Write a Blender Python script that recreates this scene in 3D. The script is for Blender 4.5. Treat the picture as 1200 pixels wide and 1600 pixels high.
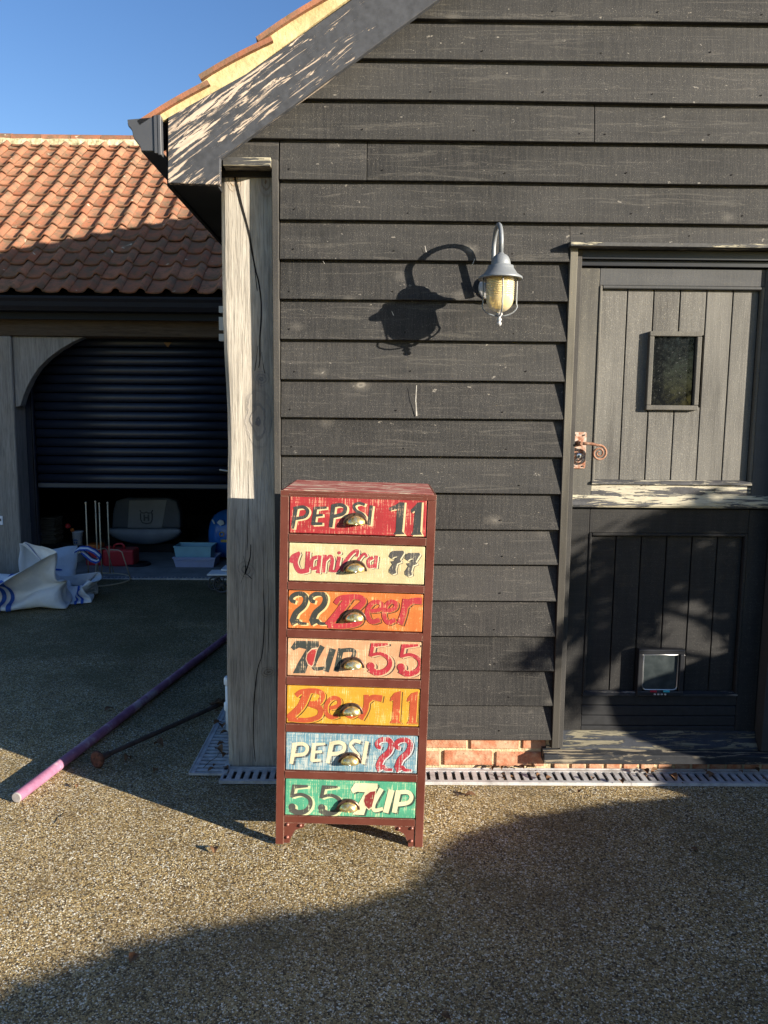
import bpy, bmesh, math, random
from mathutils import Vector, Matrix, noise
for o in list(bpy.data.objects): bpy.data.objects.remove(o, do_unlink=True)
S = bpy.context.scene; COL = S.collection
PI = math.pi; R = math.radians
random.seed(7)

# ---------------------------------------------------------------- camera
F, PITCH, YAW, ROLL, H = 1197.79, 0.123664, 0.008642, 0.0091847, 1.465
cy_, sy_ = math.cos(YAW), math.sin(YAW)
FW = Vector((sy_*math.cos(PITCH), cy_*math.cos(PITCH), -math.sin(PITCH)))
r0 = Vector((cy_, -sy_, 0)); u0 = r0.cross(FW)
RT = math.cos(ROLL)*r0 + math.sin(ROLL)*u0
UP = -math.sin(ROLL)*r0 + math.cos(ROLL)*u0
CP = Vector((0, 0, H))
cd = bpy.data.cameras.new('camera'); cam = bpy.data.objects.new('camera', cd); COL.objects.link(cam)
cd.sensor_fit = 'HORIZONTAL'; cd.sensor_width = 36; cd.lens = 36*F/1200
cd.clip_start = 0.05; cd.clip_end = 2000
cam.matrix_world = Matrix(((RT.x, UP.x, -FW.x, 0), (RT.y, UP.y, -FW.y, 0), (RT.z, UP.z, -FW.z, H), (0, 0, 0, 1)))
S.camera = cam
S.render.resolution_x, S.render.resolution_y = 768, 1024

# ---------------------------------------------------------------- light
SUN_AZ, SUN_EL = R(60.0), R(14.0)          # azimuth to the right of the wall's outward normal
sd = bpy.data.lights.new('sun', 'SUN'); sun = bpy.data.objects.new('sun', sd); COL.objects.link(sun)
sd.energy = 5.0; sd.angle = R(0.4); sd.color = (1.0, 0.90, 0.76)
tosun = Vector((math.sin(SUN_AZ)*math.cos(SUN_EL), -math.cos(SUN_AZ)*math.cos(SUN_EL), math.sin(SUN_EL)))
sun.rotation_euler = (-tosun).to_track_quat('-Z', 'Y').to_euler()
sun.location = tosun*30
W = bpy.data.worlds.new('World'); S.world = W; W.use_nodes = True
wn = W.node_tree
for n in list(wn.nodes): wn.nodes.remove(n)
sky = wn.nodes.new('ShaderNodeTexSky'); sky.sky_type = 'NISHITA'; sky.sun_disc = False
sky.sun_elevation = SUN_EL; sky.sun_rotation = math.atan2(tosun.x, tosun.y)
sky.air_density = 1.0; sky.dust_density = 0.3; sky.ozone_density = 1.2
bg = wn.nodes.new('ShaderNodeBackground'); bg.inputs[1].default_value = 0.074
wo = wn.nodes.new('ShaderNodeOutputWorld')
hs = wn.nodes.new('ShaderNodeHueSaturation'); hs.inputs['Hue'].default_value = .516; hs.inputs['Saturation'].default_value = 1.32; hs.inputs['Value'].default_value = 1.0
wn.links.new(sky.outputs[0], hs.inputs['Color']); wn.links.new(hs.outputs[0], bg.inputs[0]); wn.links.new(bg.outputs[0], wo.inputs[0])
S.view_settings.view_transform = 'Standard'; S.view_settings.look = 'None'
S.view_settings.gamma = 1; S.view_settings.exposure = 1.5

# ---------------------------------------------------------------- pixel helpers (photo pixel -> point at a real depth)
def ray(x, y): return FW + RT*((x-600)/F) - UP*((y-800)/F)
def onY(x, y, Y): d = ray(x, y); return CP + d*(Y/d.y)
def G(x, y, z=0.0): d = ray(x, y); return CP + d*((z-H)/d.z)

# ---------------------------------------------------------------- mesh builder
class MB:
    def __init__(s): s.v = []; s.f = []; s.sm = []
    def add(s, vs, fs, smooth=False):
        b = len(s.v); s.v += [tuple(v) for v in vs]; s.f += [tuple(b+i for i in f) for f in fs]; s.sm += [smooth]*len(fs); return s
    def box(s, x0, x1, y0, y1, z0, z1):
        return s.add([(x0,y0,z0),(x1,y0,z0),(x1,y1,z0),(x0,y1,z0),(x0,y0,z1),(x1,y0,z1),(x1,y1,z1),(x0,y1,z1)],
                     [(0,3,2,1),(4,5,6,7),(0,1,5,4),(1,2,6,5),(2,3,7,6),(3,0,4,7)])
    def prismY(s, pts, y0, y1, smooth=False):          # outline in x,z pushed along y
        n = len(pts)
        a = sum(pts[i][0]*pts[(i+1) % n][1]-pts[(i+1) % n][0]*pts[i][1] for i in range(n))
        if a < 0: pts = pts[::-1]
        return s.add([(x,y0,z) for x,z in pts]+[(x,y1,z) for x,z in pts],
                     [tuple(range(n)), tuple(range(2*n-1, n-1, -1))]+[(i, i+n, (i+1) % n+n, (i+1) % n) for i in range(n)])
    def prismX(s, pts, x0, x1):                        # outline in y,z pushed along x
        n = len(pts)
        a = sum(pts[i][0]*pts[(i+1) % n][1]-pts[(i+1) % n][0]*pts[i][1] for i in range(n))
        if a < 0: pts = pts[::-1]
        return s.add([(x0,y,z) for y,z in pts]+[(x1,y,z) for y,z in pts],
                     [tuple(range(n-1,-1,-1)), tuple(range(n, 2*n))]+[(i, (i+1) % n, (i+1) % n+n, i+n) for i in range(n)])
    def prismZ(s, pts, z0, z1):
        n = len(pts)
        a = sum(pts[i][0]*pts[(i+1) % n][1]-pts[(i+1) % n][0]*pts[i][1] for i in range(n))
        if a < 0: pts = pts[::-1]
        return s.add([(x,y,z0) for x,y in pts]+[(x,y,z1) for x,y in pts],
                     [tuple(range(n-1,-1,-1)), tuple(range(n, 2*n))]+[(i, (i+1) % n, (i+1) % n+n, i+n) for i in range(n)])
    def tube(s, pts, r, n=8, closed=False, caps=True):
        pts = [Vector(p) for p in pts]; m = len(pts); rr = r if isinstance(r, (list, tuple)) else [r]*m
        vs = []; ref = None
        for i, p in enumerate(pts):
            a = pts[(i-1) % m] if (closed or i > 0) else p
            b = pts[(i+1) % m] if (closed or i < m-1) else p
            t = (b-a).normalized()
            if ref is None: ref = t.orthogonal().normalized()
            ref = (ref - t*ref.dot(t)); ref = ref.normalized() if ref.length > 1e-6 else t.orthogonal().normalized()
            bi = t.cross(ref)
            for k in range(n):
                an = 2*PI*k/n; vs.append(p + (ref*math.cos(an)+bi*math.sin(an))*rr[i])
        fs = []
        for i in range(m if closed else m-1):
            for k in range(n):
                a = i*n+k; b = i*n+(k+1) % n; j = ((i+1) % m)*n
                fs.append((a, b, j+(k+1) % n, j+k))
        s.add(vs, fs, True)
        if caps and not closed:
            b0 = len(s.v)-len(vs)
            s.f.append(tuple(b0+k for k in range(n-1, -1, -1))); s.sm.append(False)
            s.f.append(tuple(b0+(m-1)*n+k for k in range(n))); s.sm.append(False)
        return s
    def lathe(s, prof, c=(0,0,0), n=24, axis='z', smooth=True, cap=True):
        vs = []
        for (r, h) in prof:
            for k in range(n):
                a = 2*PI*k/n; p = (r*math.cos(a), r*math.sin(a), h)
                if axis == 'y': p = (p[0], h, p[1])
                if axis == 'x': p = (h, p[0], p[1])
                vs.append((c[0]+p[0], c[1]+p[1], c[2]+p[2]))
        fs = []
        for i in range(len(prof)-1):
            for k in range(n):
                q = (i*n+k, i*n+(k+1) % n, (i+1)*n+(k+1) % n, (i+1)*n+k)
                fs.append(q if axis != 'y' else q[::-1])
        s.add(vs, fs, smooth)
        if cap:
            b0 = len(s.v)-len(vs); l = (len(prof)-1)*n
            c0 = tuple(b0+k for k in range(n-1, -1, -1)); c1 = tuple(b0+l+k for k in range(n))
            if axis == 'y': c0, c1 = c0[::-1], c1[::-1]
            s.f += [c0, c1]; s.sm += [False, False]
        return s
    def mesh(s, name, mat, origin=(0,0,0)):
        me = bpy.data.meshes.new(name); ox, oy, oz = origin
        me.from_pydata([(x-ox, y-oy, z-oz) for x, y, z in s.v], [], s.f)
        me.polygons.foreach_set('use_smooth', s.sm); me.materials.append(mat); me.update()
        return me
    def build(s, name, mat, parent=None, origin=(0,0,0), bevel=0, seg=1):
        o = bpy.data.objects.new(name, s.mesh(name, mat, origin)); COL.objects.link(o); o.location = origin
        if bevel:
            m = o.modifiers.new('bevel', 'BEVEL'); m.width = bevel; m.segments = seg; m.limit_method = 'ANGLE'; m.angle_limit = R(40)
            m.harden_normals = False
        if parent is not None: setpar(o, parent)
        return o
def world_of(o):
    m = o.matrix_basis.copy() if o.parent is None else world_of(o.parent) @ o.matrix_parent_inverse @ o.matrix_basis
    return m
def setpar(o, p): o.parent = p; o.matrix_parent_inverse = world_of(p).inverted()
def place(me, name, loc, parent, rot=(0,0,0)):
    o = bpy.data.objects.new(name, me); COL.objects.link(o); o.location = loc; o.rotation_euler = rot
    if parent is not None: setpar(o, parent)
    return o
def tag(o, label, cat=None, group=None, kind=None):
    if label: o['label'] = label
    if cat: o['category'] = cat
    if group: o['group'] = group
    if kind: o['kind'] = kind
    return o
def thing(name, label, cat, loc=(0,0,0), group=None, rot=(0,0,0)):
    o = bpy.data.objects.new(name, None); COL.objects.link(o); o.location = loc; o.rotation_euler = rot; o.empty_display_size = .1
    return tag(o, label, cat, group)

# ---------------------------------------------------------------- material helpers
class M:
    def __init__(s, name, rough=.7, metal=0., spec=.35):
        s.m = bpy.data.materials.new(name); s.m.use_nodes = True; s.t = s.m.node_tree
        s.b = s.t.nodes['Principled BSDF']; s.b.inputs['Roughness'].default_value = rough
        s.b.inputs['Metallic'].default_value = metal; s.b.inputs['Specular IOR Level'].default_value = spec
        s.tc = None
    def n(s, ty, ins=None, **pr):
        nd = s.t.nodes.new(ty)
        for k, v in pr.items(): setattr(nd, k, v)
        for k, v in (ins or {}).items():
            sk = nd.inputs[k]
            if isinstance(v, bpy.types.NodeSocket): s.t.links.new(v, sk)
            else: sk.default_value = v
        return nd
    def co(s, scale=(1,1,1), rot=(0,0,0), rnd=True, loc=(0,0,0)):
        if s.tc is None:
            s.tc = s.n('ShaderNodeTexCoord').outputs['Object']
            if rnd:
                oi = s.n('ShaderNodeObjectInfo').outputs['Random']
                mu = s.n('ShaderNodeVectorMath', {0: (37.1, 71.7, 53.3)}, operation='SCALE'); s.t.links.new(oi, mu.inputs['Scale'])
                s.tc = s.n('ShaderNodeVectorMath', {0: s.tc, 1: mu.outputs[0]}, operation='ADD').outputs[0]
                s.rand = oi
        v = s.tc
        if any(rot): v = s.n('ShaderNodeMapping', {'Vector': v, 'Rotation': rot}).outputs[0]
        return s.n('ShaderNodeMapping', {'Vector': v, 'Location': loc, 'Scale': scale}).outputs[0]
    def noise(s, vec, sc=1., det=4., rough=.55, dist=0.):
        return s.n('ShaderNodeTexNoise', {'Vector': vec, 'Scale': sc, 'Detail': det, 'Roughness': rough, 'Distortion': dist}).outputs[0]
    def vor(s, vec, sc=1., feature='F1', rnd=1.):
        return s.n('ShaderNodeTexVoronoi', {'Vector': vec, 'Scale': sc, 'Randomness': rnd}, feature=feature)
    def ramp(s, f, stops, interp='LINEAR'):
        nd = s.n('ShaderNodeValToRGB', {0: f}); r = nd.color_ramp; r.interpolation = interp
        while len(r.elements) < len(stops): r.elements.new(.5)
        for e, (p, c) in zip(r.elements, stops):
            e.position = p; c = (c, c, c) if isinstance(c, (int, float)) else c; e.color = (*c, 1)
        return nd.outputs[0]
    def mix(s, f, a, b, mode='MIX'):
        nd = s.n('ShaderNodeMix', data_type='RGBA', blend_type=mode)
        for k, v in ((0, f), (6, a), (7, b)):
            sk = nd.inputs[k]
            if isinstance(v, bpy.types.NodeSocket): s.t.links.new(v, sk)
            elif k == 0: sk.default_value = v
            else: sk.default_value = (*v, 1)
        return nd.outputs[2]
    def ma(s, op, a, b=0., c=0., clamp=False): return s.n('ShaderNodeMath', {0: a, 1: b, 2: c}, operation=op, use_clamp=clamp).outputs[0]
    def col(s, c):
        if isinstance(c, bpy.types.NodeSocket): s.t.links.new(c, s.b.inputs['Base Color'])
        else: s.b.inputs['Base Color'].default_value = (*c, 1)
        return s
    def rough(s, c): s.t.links.new(c, s.b.inputs['Roughness']); return s
    def bump(s, h, dist=.002, strength=1.):
        if not hasattr(s, 'bm'): s.bm = None
        nd = s.n('ShaderNodeBump', {'Height': h, 'Distance': dist, 'Strength': strength})
        if s.bm is not None: s.t.links.new(s.bm, nd.inputs['Normal'])
        s.bm = nd.outputs[0]; s.t.links.new(s.bm, s.b.inputs['Normal']); return s

AX = {'x': (1,12,12), 'y': (12,1,12), 'z': (12,12,1)}
def plain(name, c, rough=.6, metal=0., var=.25, sc=6., spec=.35, bump=0.):
    m = M(name, rough, metal, spec); v = m.co()
    f = m.noise(v, sc, 5)
    m.col(m.mix(m.ramp(f, [(.3, 0.), (.7, 1.)]), tuple(x*(1-var) for x in c), tuple(min(1, x*(1+var)) for x in c)))
    if bump: m.bump(m.noise(v, sc*12, 3), bump)
    return m.m
def stained(name, c1, c2, ax='x', speck=(.2,.18,.15), speck_amt=.5, rough=.75, knots=True, bump=.0012, sc=1.):
    """black-stained / weathered timber: grain streaks, saw marks, knots, fine bleached specks"""
    m = M(name, rough, 0, .3); g = m.co(tuple(a*sc for a in AX[ax]))
    g1 = m.noise(g, 2.2, 8, .62, .4); g2 = m.noise(g, 11., 5, .6)
    base = m.mix(m.ramp(g1, [(.3, 0.), (.72, 1.)]), c1, c2)
    if knots: base = m.mix(m.ramp(m.rand, [(0., .55), (.5, .0), (1., .0)]), base, tuple(x*.7 for x in c1)); base = m.mix(m.ramp(m.rand, [(.5, .0), (1., .5)]), base, tuple(x*1.7 for x in c2))
    v = m.co((1,1,1)); big = m.noise(v, 2.3, 3)
    base = m.mix(m.ramp(big, [(.35, 0.), (.7, .55)]), base, tuple(x*1.45 for x in c2))
    cross = {'x': (60,2,3), 'y': (2,60,3), 'z': (3,3,60)}[ax]
    saw = m.noise(m.co(cross), 3.0, 3, .5)
    sp = m.noise(v, 260, 2, .7)
    spf = m.ma('MULTIPLY', m.ramp(sp, [(.58, 0.), (.72, 1.)]), m.ramp(g1, [(.3, .25), (.7, 1.)]))
    base = m.mix(m.ma('MULTIPLY', spf, speck_amt), base, speck)
    base = m.mix(m.ramp(saw, [(.4, .0), (.8, .13 if ax == 'x' else .04)]), base, speck)
    h = m.ma('ADD', m.ma('MULTIPLY', g2, .5), m.ma('MULTIPLY', sp, .5))
    if knots:
        kv = m.co({'x': (6.,6,9), 'y': (9,6,6), 'z': (6,9,6)}[ax])
        kd = m.vor(kv, .55).outputs['Distance']
        kd2 = m.ma('ADD', kd, m.ma('MULTIPLY', m.noise(v, 30, 2), .09))
        kf = m.ramp(kd2, [(.03, .2), (.07, .8), (.11, .2), (.19, 0.)])
        base = m.mix(kf, base, tuple(x*1.3 for x in speck))
        ring = m.noise(m.co({'x': (1.5,14,26), 'y': (14,1.5,26), 'z': (26,14,1.5)}[ax]), 1.6, 6, .7, 1.5)
        base = m.mix(m.ramp(ring, [(.57, 0.), (.62, .22), (.68, 0.)]), base, speck)
        scr = m.noise(m.co((9,9,14), loc=(4,4,4)), 3., 3, .6); base = m.mix(m.ramp(scr, [(.70, 0.), (.73, .6)]), base, tuple(x*1.5 for x in speck))
        h = m.ma('ADD', h, m.ma('MULTIPLY', kf, .5))
    m.col(base); m.bump(h, bump)
    return m.m
def peeled(name, paint, bare, bare2, ax='x', rot=(0,0,0), amt=.5, rough=.65, sc=1., fine=8., grad=None, bump=.0012, vary=True):
    """old paint flaking along the grain; amt = share of bare wood; grad=(axis index, lo, hi, add) wear that grows along the piece"""
    m = M(name, rough, 0, .35); A = AX[ax]
    mp = m.co(tuple(a*sc for a in A), rot=rot, rnd=vary)
    v = m.co((1,1,1)); n1 = m.noise(mp, 2.0, 9, .72, .8); n2 = m.noise(v, 3.6, 4, .55)
    w = m.ma('ADD', m.ma('MULTIPLY', n1, .7), m.ma('MULTIPLY', n2, .3))
    thr = .5 + (.5-amt)*.42
    if grad:
        sp = m.n('ShaderNodeSeparateXYZ', {0: m.n('ShaderNodeTexCoord').outputs['Object']}).outputs[grad[0]]
        gr = m.n('ShaderNodeMapRange', {0: sp, 1: grad[1], 2: grad[2], 3: grad[3], 4: 0.}).outputs[0]
        w = m.ma('ADD', w, gr)
    mask = m.ramp(w, [(thr-.008, 0.), (thr+.008, 1.)])
    grain = m.noise(mp, fine, 5, .6)
    wood = m.mix(m.ramp(grain, [(.35, 0.), (.65, 1.)]), bare, bare2)
    pt = m.mix(m.ramp(m.noise(v, 40, 4), [(.3, 0.), (.7, 1.)]), tuple(x*.75 for x in paint), tuple(x*1.3 for x in paint))
    m.col(m.mix(mask, pt, wood))
    m.bump(m.ma('SUBTRACT', m.ma('MULTIPLY', grain, .35), m.ma('MULTIPLY', mask, .8)), bump)
    return m.m

def oak(name, c1, c2, c3, ax='z', crack=True, knots=(), zones=()):
    m = M(name, .85, 0, .2); g = m.co(AX[ax]); v = m.co((1,1,1))
    g1 = m.noise(g, 3.0, 8, .6, 1.2); g2 = m.noise(g, 14., 4, .6)
    sp = m.noise(m.co(tuple(a*(.35 if a == 1 else .6) for a in AX[ax])), 30., 4, .65)
    long_ = m.noise(m.co(tuple(a*(.3 if a == 1 else 1.6) for a in AX[ax])), 9., 4, .6, .6)
    base = m.mix(m.ramp(g1, [(.3, 0.), (.7, 1.)]), c1, c2)
    base = m.mix(m.ramp(m.noise(v, 3.2, 4), [(.45, 0.), (.75, .7)]), base, c3)
    base = m.mix(m.ramp(sp, [(.35, .45), (.5, 0.)]), base, tuple(x*.45 for x in c1))
    base = m.mix(m.ramp(long_, [(.30, .6), (.44, 0.)]), base, tuple(x*.5 for x in c1))
    h = m.ma('ADD', m.ma('ADD', m.ma('MULTIPLY', g2, .5), m.ma('MULTIPLY', sp, .4)), m.ma('MULTIPLY', long_, .5))
    wc = m.n('ShaderNodeTexCoord').outputs['Object']
    for (kx, kz, kr, st_, kc) in knots:
        off_ = m.n('ShaderNodeVectorMath', {0: wc, 1: (kx, 0, kz)}, operation='SUBTRACT').outputs[0]
        sc_2 = m.n('ShaderNodeVectorMath', {0: off_, 1: (1/kr, 0, st_/kr)}, operation='MULTIPLY').outputs[0]
        ln = m.n('ShaderNodeVectorMath', {0: sc_2}, operation='LENGTH').outputs['Value']
        ln = m.ma('ADD', ln, m.ma('MULTIPLY', m.ma('SUBTRACT', m.noise(v, 16, 4), .5), .9))
        rings = m.ramp(m.ma('SINE', m.ma('MULTIPLY', ln, 17.)), [(.35, 0.), (.8, 1.)])
        fall = m.ramp(m.ma('MULTIPLY', ln, .5), [(.0, .95), (.25, .55), (.6, 0.)])
        base = m.mix(m.ma('MULTIPLY', fall, m.ma('ADD', m.ma('MULTIPLY', rings, .6), .35)), base, kc)
        h = m.ma('ADD', h, m.ma('MULTIPLY', m.ma('MULTIPLY', fall, rings), .8))
    m.col(base); m.bump(h, .003)
    return m.m

def gravel_mat():
    m = M('resin_bound_gravel', .72, 0, .4)
    v = m.co((1,1,1), rnd=False)
    vo = m.vor(v, 190.); vo2 = m.vor(v, 300.)
    rc = m.n('ShaderNodeSeparateColor', {0: vo.outputs['Color']}); rc2 = m.n('ShaderNodeSeparateColor', {0: vo2.outputs['Color']})
    st = [(0., (.028,.018,.009)), (.20, (.105,.066,.026)), (.34, (.33,.225,.088)), (.52, (.58,.42,.17)), (.68, (.37,.26,.105)), (.82, (.76,.61,.31)), (.91, (.96,.91,.74))]
    c = m.ramp(rc.outputs[0], st); c2 = m.ramp(rc2.outputs[1], st)
    c = m.mix(m.ramp(rc.outputs[2], [(.55, 0.), (.56, 1.)]), c, c2)
    dist = m.vor(v, 190., 'DISTANCE_TO_EDGE').outputs['Distance']
    c = m.mix(m.ramp(dist, [(0., .8), (.12, 0.)]), c, (.04,.032,.02))
    # long-wave tone, moss towards the garage and in patches, bleached tracks
    big = m.noise(v, 1.1, 5, .6)
    c = m.mix(m.ramp(big, [(.32, .55), (.58, 0.)]), c, (.08,.055,.022))
    big2 = m.noise(m.co((1,1,1), loc=(5,3,0)), 3.7, 5, .65)
    c = m.mix(m.ramp(big2, [(.50, 0.), (.75, .5)]), c, (.12,.08,.03))
    y = m.n('ShaderNodeSeparateXYZ', {0: v}).outputs[1]
    far = m.n('ShaderNodeMapRange', {0: y, 1: 2.6, 2: 6.2, 3: -.04, 4: .26}).outputs[0]
    mo = m.ma('ADD', m.noise(m.co((1,1,1), loc=(9,2,0)), 2.3, 7, .68), far)
    mf = m.ramp(mo, [(.52, 0.), (.66, .55), (.85, .8)])
    moss = m.mix(m.noise(v, 60, 4), (.032,.030,.008), (.10,.088,.022))
    c = m.mix(m.ma('MULTIPLY', mf, m.ramp(m.noise(v, 120, 3), [(.35, .55), (.6, 1.)])), c, moss)
    m.col(c)
    m.rough(m.ramp(rc.outputs[1], [(0., .45), (1., .85)]))
    m.bump(m.ramp(dist, [(0., 0.), (.35, 1.)]), .0022, 1.)
    m.bump(m.noise(v, 25, 3), .003, .6)
    return m.m

MT = {}
MT['gravel'] = gravel_mat()
MT['board'] = stained('black_stained_board', (.0095,.010,.0105), (.026,.0255,.025), 'x', (.17,.157,.135), .8, bump=.002)
MT['board_dark'] = plain('black_boarding', (.012,.013,.015), .8)
MT['trim'] = stained('black_trim', (.022,.022,.022), (.05,.047,.043), 'z', (.16,.145,.12), .55, knots=False)
MT['trim_x'] = peeled('worn_head_trim', (.05,.05,.05), (.42,.38,.27), (.30,.27,.2), 'x', amt=.40, sc=2.5, fine=10)
MT['arch_'] = stained('weathered_architrave', (.05,.047,.04), (.13,.12,.095), 'z', (.26,.24,.18), .7, knots=False, bump=.001)
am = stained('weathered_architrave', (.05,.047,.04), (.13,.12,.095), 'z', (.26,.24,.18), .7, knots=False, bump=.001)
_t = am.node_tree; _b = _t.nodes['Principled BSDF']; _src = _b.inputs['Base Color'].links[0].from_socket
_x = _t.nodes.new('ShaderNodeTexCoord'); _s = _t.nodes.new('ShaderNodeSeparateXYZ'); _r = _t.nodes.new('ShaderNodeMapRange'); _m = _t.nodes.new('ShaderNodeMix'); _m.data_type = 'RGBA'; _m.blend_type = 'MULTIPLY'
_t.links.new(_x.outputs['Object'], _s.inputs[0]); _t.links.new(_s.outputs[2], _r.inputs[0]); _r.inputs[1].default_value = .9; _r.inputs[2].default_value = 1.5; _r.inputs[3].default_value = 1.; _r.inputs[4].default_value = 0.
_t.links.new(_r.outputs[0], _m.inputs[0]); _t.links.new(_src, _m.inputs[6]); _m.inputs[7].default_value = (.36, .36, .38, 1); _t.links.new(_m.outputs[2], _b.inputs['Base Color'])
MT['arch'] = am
MT['barge'] = peeled('flaking_bargeboard', (.042,.045,.052), (.56,.45,.35), (.40,.32,.25), 'x', rot=(0, R(36), 0), amt=.25, sc=3.0, fine=4, grad=(0, -.76, -.05, .115), vary=False)
MT['mortar_verge'] = None
m = M('yellow_verge_mortar', .9, 0, .2); v = m.co((1,1,1)); f = m.noise(v, 14, 6, .65)
m.col(m.mix(m.ramp(f, [(.3, 0.), (.68, 1.)]), (.36,.27,.13), (.60,.49,.27))); m.bump(m.noise(v, 60, 5), .003); MT['mortar_verge'] = m.m
m = M('clay_pantile', .85, 0, .25); v = m.co((1,1,1)); f = m.noise(v, 9, 6, .65); f2 = m.noise(v, 26, 5, .6)
c = m.mix(m.ramp(m.rand, [(0., 0.), (1., 1.)]), (.26,.098,.054), (.36,.165,.095))
c = m.mix(m.ramp(f, [(.40, 0.), (.60, .85)]), c, (.14,.10,.065))
c = m.mix(m.ramp(f2, [(.57, 0.), (.68, .75)]), c, (.10,.088,.045))
c = m.mix(m.ramp(m.noise(m.co((1,1,1), loc=(3,3,3)), 12, 4), [(.68, 0.), (.73, .8)]), c, (.52,.5,.38))
m.col(c); m.bump(m.noise(v, 90, 4), .0015); MT['tile'] = m.m
m = M('ridge_mortar', .95, 0, .2); v = m.co((1,1,1)); f = m.noise(v, 16, 6, .7)
m.col(m.ramp(f, [(.3, (.16,.14,.07)), (.5, (.45,.40,.25)), (.7, (.62,.56,.42))])); m.bump(f, .01); MT['ridge_mortar'] = m.m
MT['gutter'] = plain('dark_grey_gutter', (.055,.058,.065), .38, 0, .12, 4, .5)
MT['navy'] = plain('navy_painted_metal', (.012,.017,.032), .40, 0, .15, 5, .5)
MT['navy_dark'] = plain('black_navy_gutter', (.005,.007,.013), .5, 0, .15, 5, .2)
MT['oak'] = oak('silvered_oak', (.27,.24,.20), (.46,.42,.355), (.56,.52,.45))
MT['oak_dark'] = oak('grey_oak', (.20,.185,.165), (.34,.32,.29), (.27,.24,.20))
MT['oak_beam'] = oak('brown_oak_beam', (.06,.042,.028), (.11,.08,.055), (.09,.075,.06), 'x')
MT['crack'] = plain('dark_crack', (.006,.005,.004), .95)
MT['void'] = plain('shadow_void', (.012,.011,.010), .95)
m = M('red_brick', .9, 0, .2); v = m.co((1,1,1)); f = m.noise(v, 16, 6, .65)
c = m.mix(m.ramp(m.rand, [(0., 0.), (1., 1.)]), (.33,.115,.06), (.45,.20,.115))
c = m.mix(m.ramp(f, [(.42, 0.), (.62, .75)]), c, (.50,.36,.24))
c = m.mix(m.ramp(m.noise(v, 50, 3), [(.62, 0.), (.7, .5)]), c, (.12,.07,.04))
m.col(c); m.bump(m.noise(v, 70, 5), .003); MT['brick'] = m.m
m = M('lime_mortar', .95, 0, .2); v = m.co((1,1,1)); f = m.noise(v, 20, 6, .7)
m.col(m.ramp(f, [(.3, (.36,.27,.15)), (.6, (.60,.49,.31)), (.8, (.70,.62,.48))])); m.bump(m.noise(v, 120, 4), .004); MT['mortar'] = m.m
m = M('galvanised_grating', .5, .15, .5); v = m.co((1,1,1)); f = m.noise(v, 22, 6, .65)
m.col(m.ramp(f, [(.3, (.30,.29,.28)), (.55, (.52,.52,.52)), (.75, (.62,.62,.61))])); m.rough(m.ramp(f, [(.3, .65), (.7, .35)])); MT['galv'] = m.m
MT['mud'] = plain('drain_silt', (.018,.015,.011), .95, 0, .5, 30)
# doors
MT['dplank'] = stained('bleached_door_plank', (.055,.053,.049), (.122,.117,.105), 'z', (.31,.295,.255), .95, knots=False, bump=.0016, sc=1.5)
MT['dframe'] = stained('bleached_door_rail', (.045,.044,.042), (.10,.095,.082), 'z', (.27,.25,.20), .8, knots=False, bump=.001)
MT['drail'] = stained('grey_door_rail', (.035,.037,.040), (.056,.058,.061), 'x', (.18,.17,.15), .35, knots=False, bump=.0008)
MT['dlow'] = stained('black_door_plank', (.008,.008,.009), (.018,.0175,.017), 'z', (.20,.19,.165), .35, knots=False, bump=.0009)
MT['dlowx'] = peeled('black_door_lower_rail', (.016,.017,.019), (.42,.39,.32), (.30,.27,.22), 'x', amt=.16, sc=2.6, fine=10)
MT['weather'] = peeled('flaked_weather_bar', (.055,.056,.06), (.46,.42,.31), (.33,.30,.22), 'x', amt=.53, sc=2.6, fine=8)
MT['bead'] = peeled('flaked_door_bead', (.05,.05,.054), (.46,.42,.32), (.34,.31,.24), 'x', amt=.50, sc=2.4, fine=8)
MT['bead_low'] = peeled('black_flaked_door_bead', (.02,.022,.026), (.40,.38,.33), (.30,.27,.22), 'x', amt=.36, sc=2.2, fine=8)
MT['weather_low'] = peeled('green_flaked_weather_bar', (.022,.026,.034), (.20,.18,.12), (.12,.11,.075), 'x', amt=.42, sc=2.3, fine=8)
MT['sill'] = peeled('flaked_door_sill', (.016,.018,.022), (.30,.255,.18), (.2,.17,.12), 'x', amt=.40, sc=2.0, fine=8)
MT['rust'] = None
m = M('rusty_iron', .8, .1, .3); v = m.co((1,1,1)); f = m.noise(v, 60, 6, .7)
m.col(m.ramp(f, [(.3, (.12,.05,.03)), (.5, (.28,.14,.085)), (.7, (.42,.30,.23))])); m.bump(f, .001); MT['rust'] = m.m
m = M('rusty_white_plate', .7, .1, .3); v = m.co((1,1,1)); f = m.noise(v, 45, 6, .7)
m.col(m.ramp(f, [(.40, (.26,.10,.055)), (.50, (.40,.27,.20)), (.62, (.48,.42,.37))])); MT['plate'] = m.m
m = M('rust_brown_anchor', .95, 0, .2); v = m.co((1,1,1)); f = m.noise(v, 60, 6, .7)
m.col(m.ramp(f, [(.35, (.05,.025,.018)), (.65, (.20,.09,.055))])); m.bump(f, .01); MT['rustfoot'] = m.m
MT['chrome'] = plain('dull_chrome', (.6,.6,.6), .3, .9, .1, 20)
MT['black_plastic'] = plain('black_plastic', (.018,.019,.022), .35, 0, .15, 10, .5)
# lamp
MT['lamp_grey'] = plain('grey_lamp_enamel', (.17,.185,.20), .45, .1, .08, 20, .5, .0003)
MT['lamp_white'] = plain('pale_lamp_metal', (.42,.42,.42), .4, .1, .1, 20, .5)
m = M('amber_ribbed_glass', .12, 0, .5); m.col((.95,.80,.46)); m.b.inputs['Transmission Weight'].default_value = .55; m.b.inputs['IOR'].default_value = 1.3; MT['amber'] = m.m
MT['bulb'] = plain('cream_bulb', (.85,.72,.42), .4, 0, .05)
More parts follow.
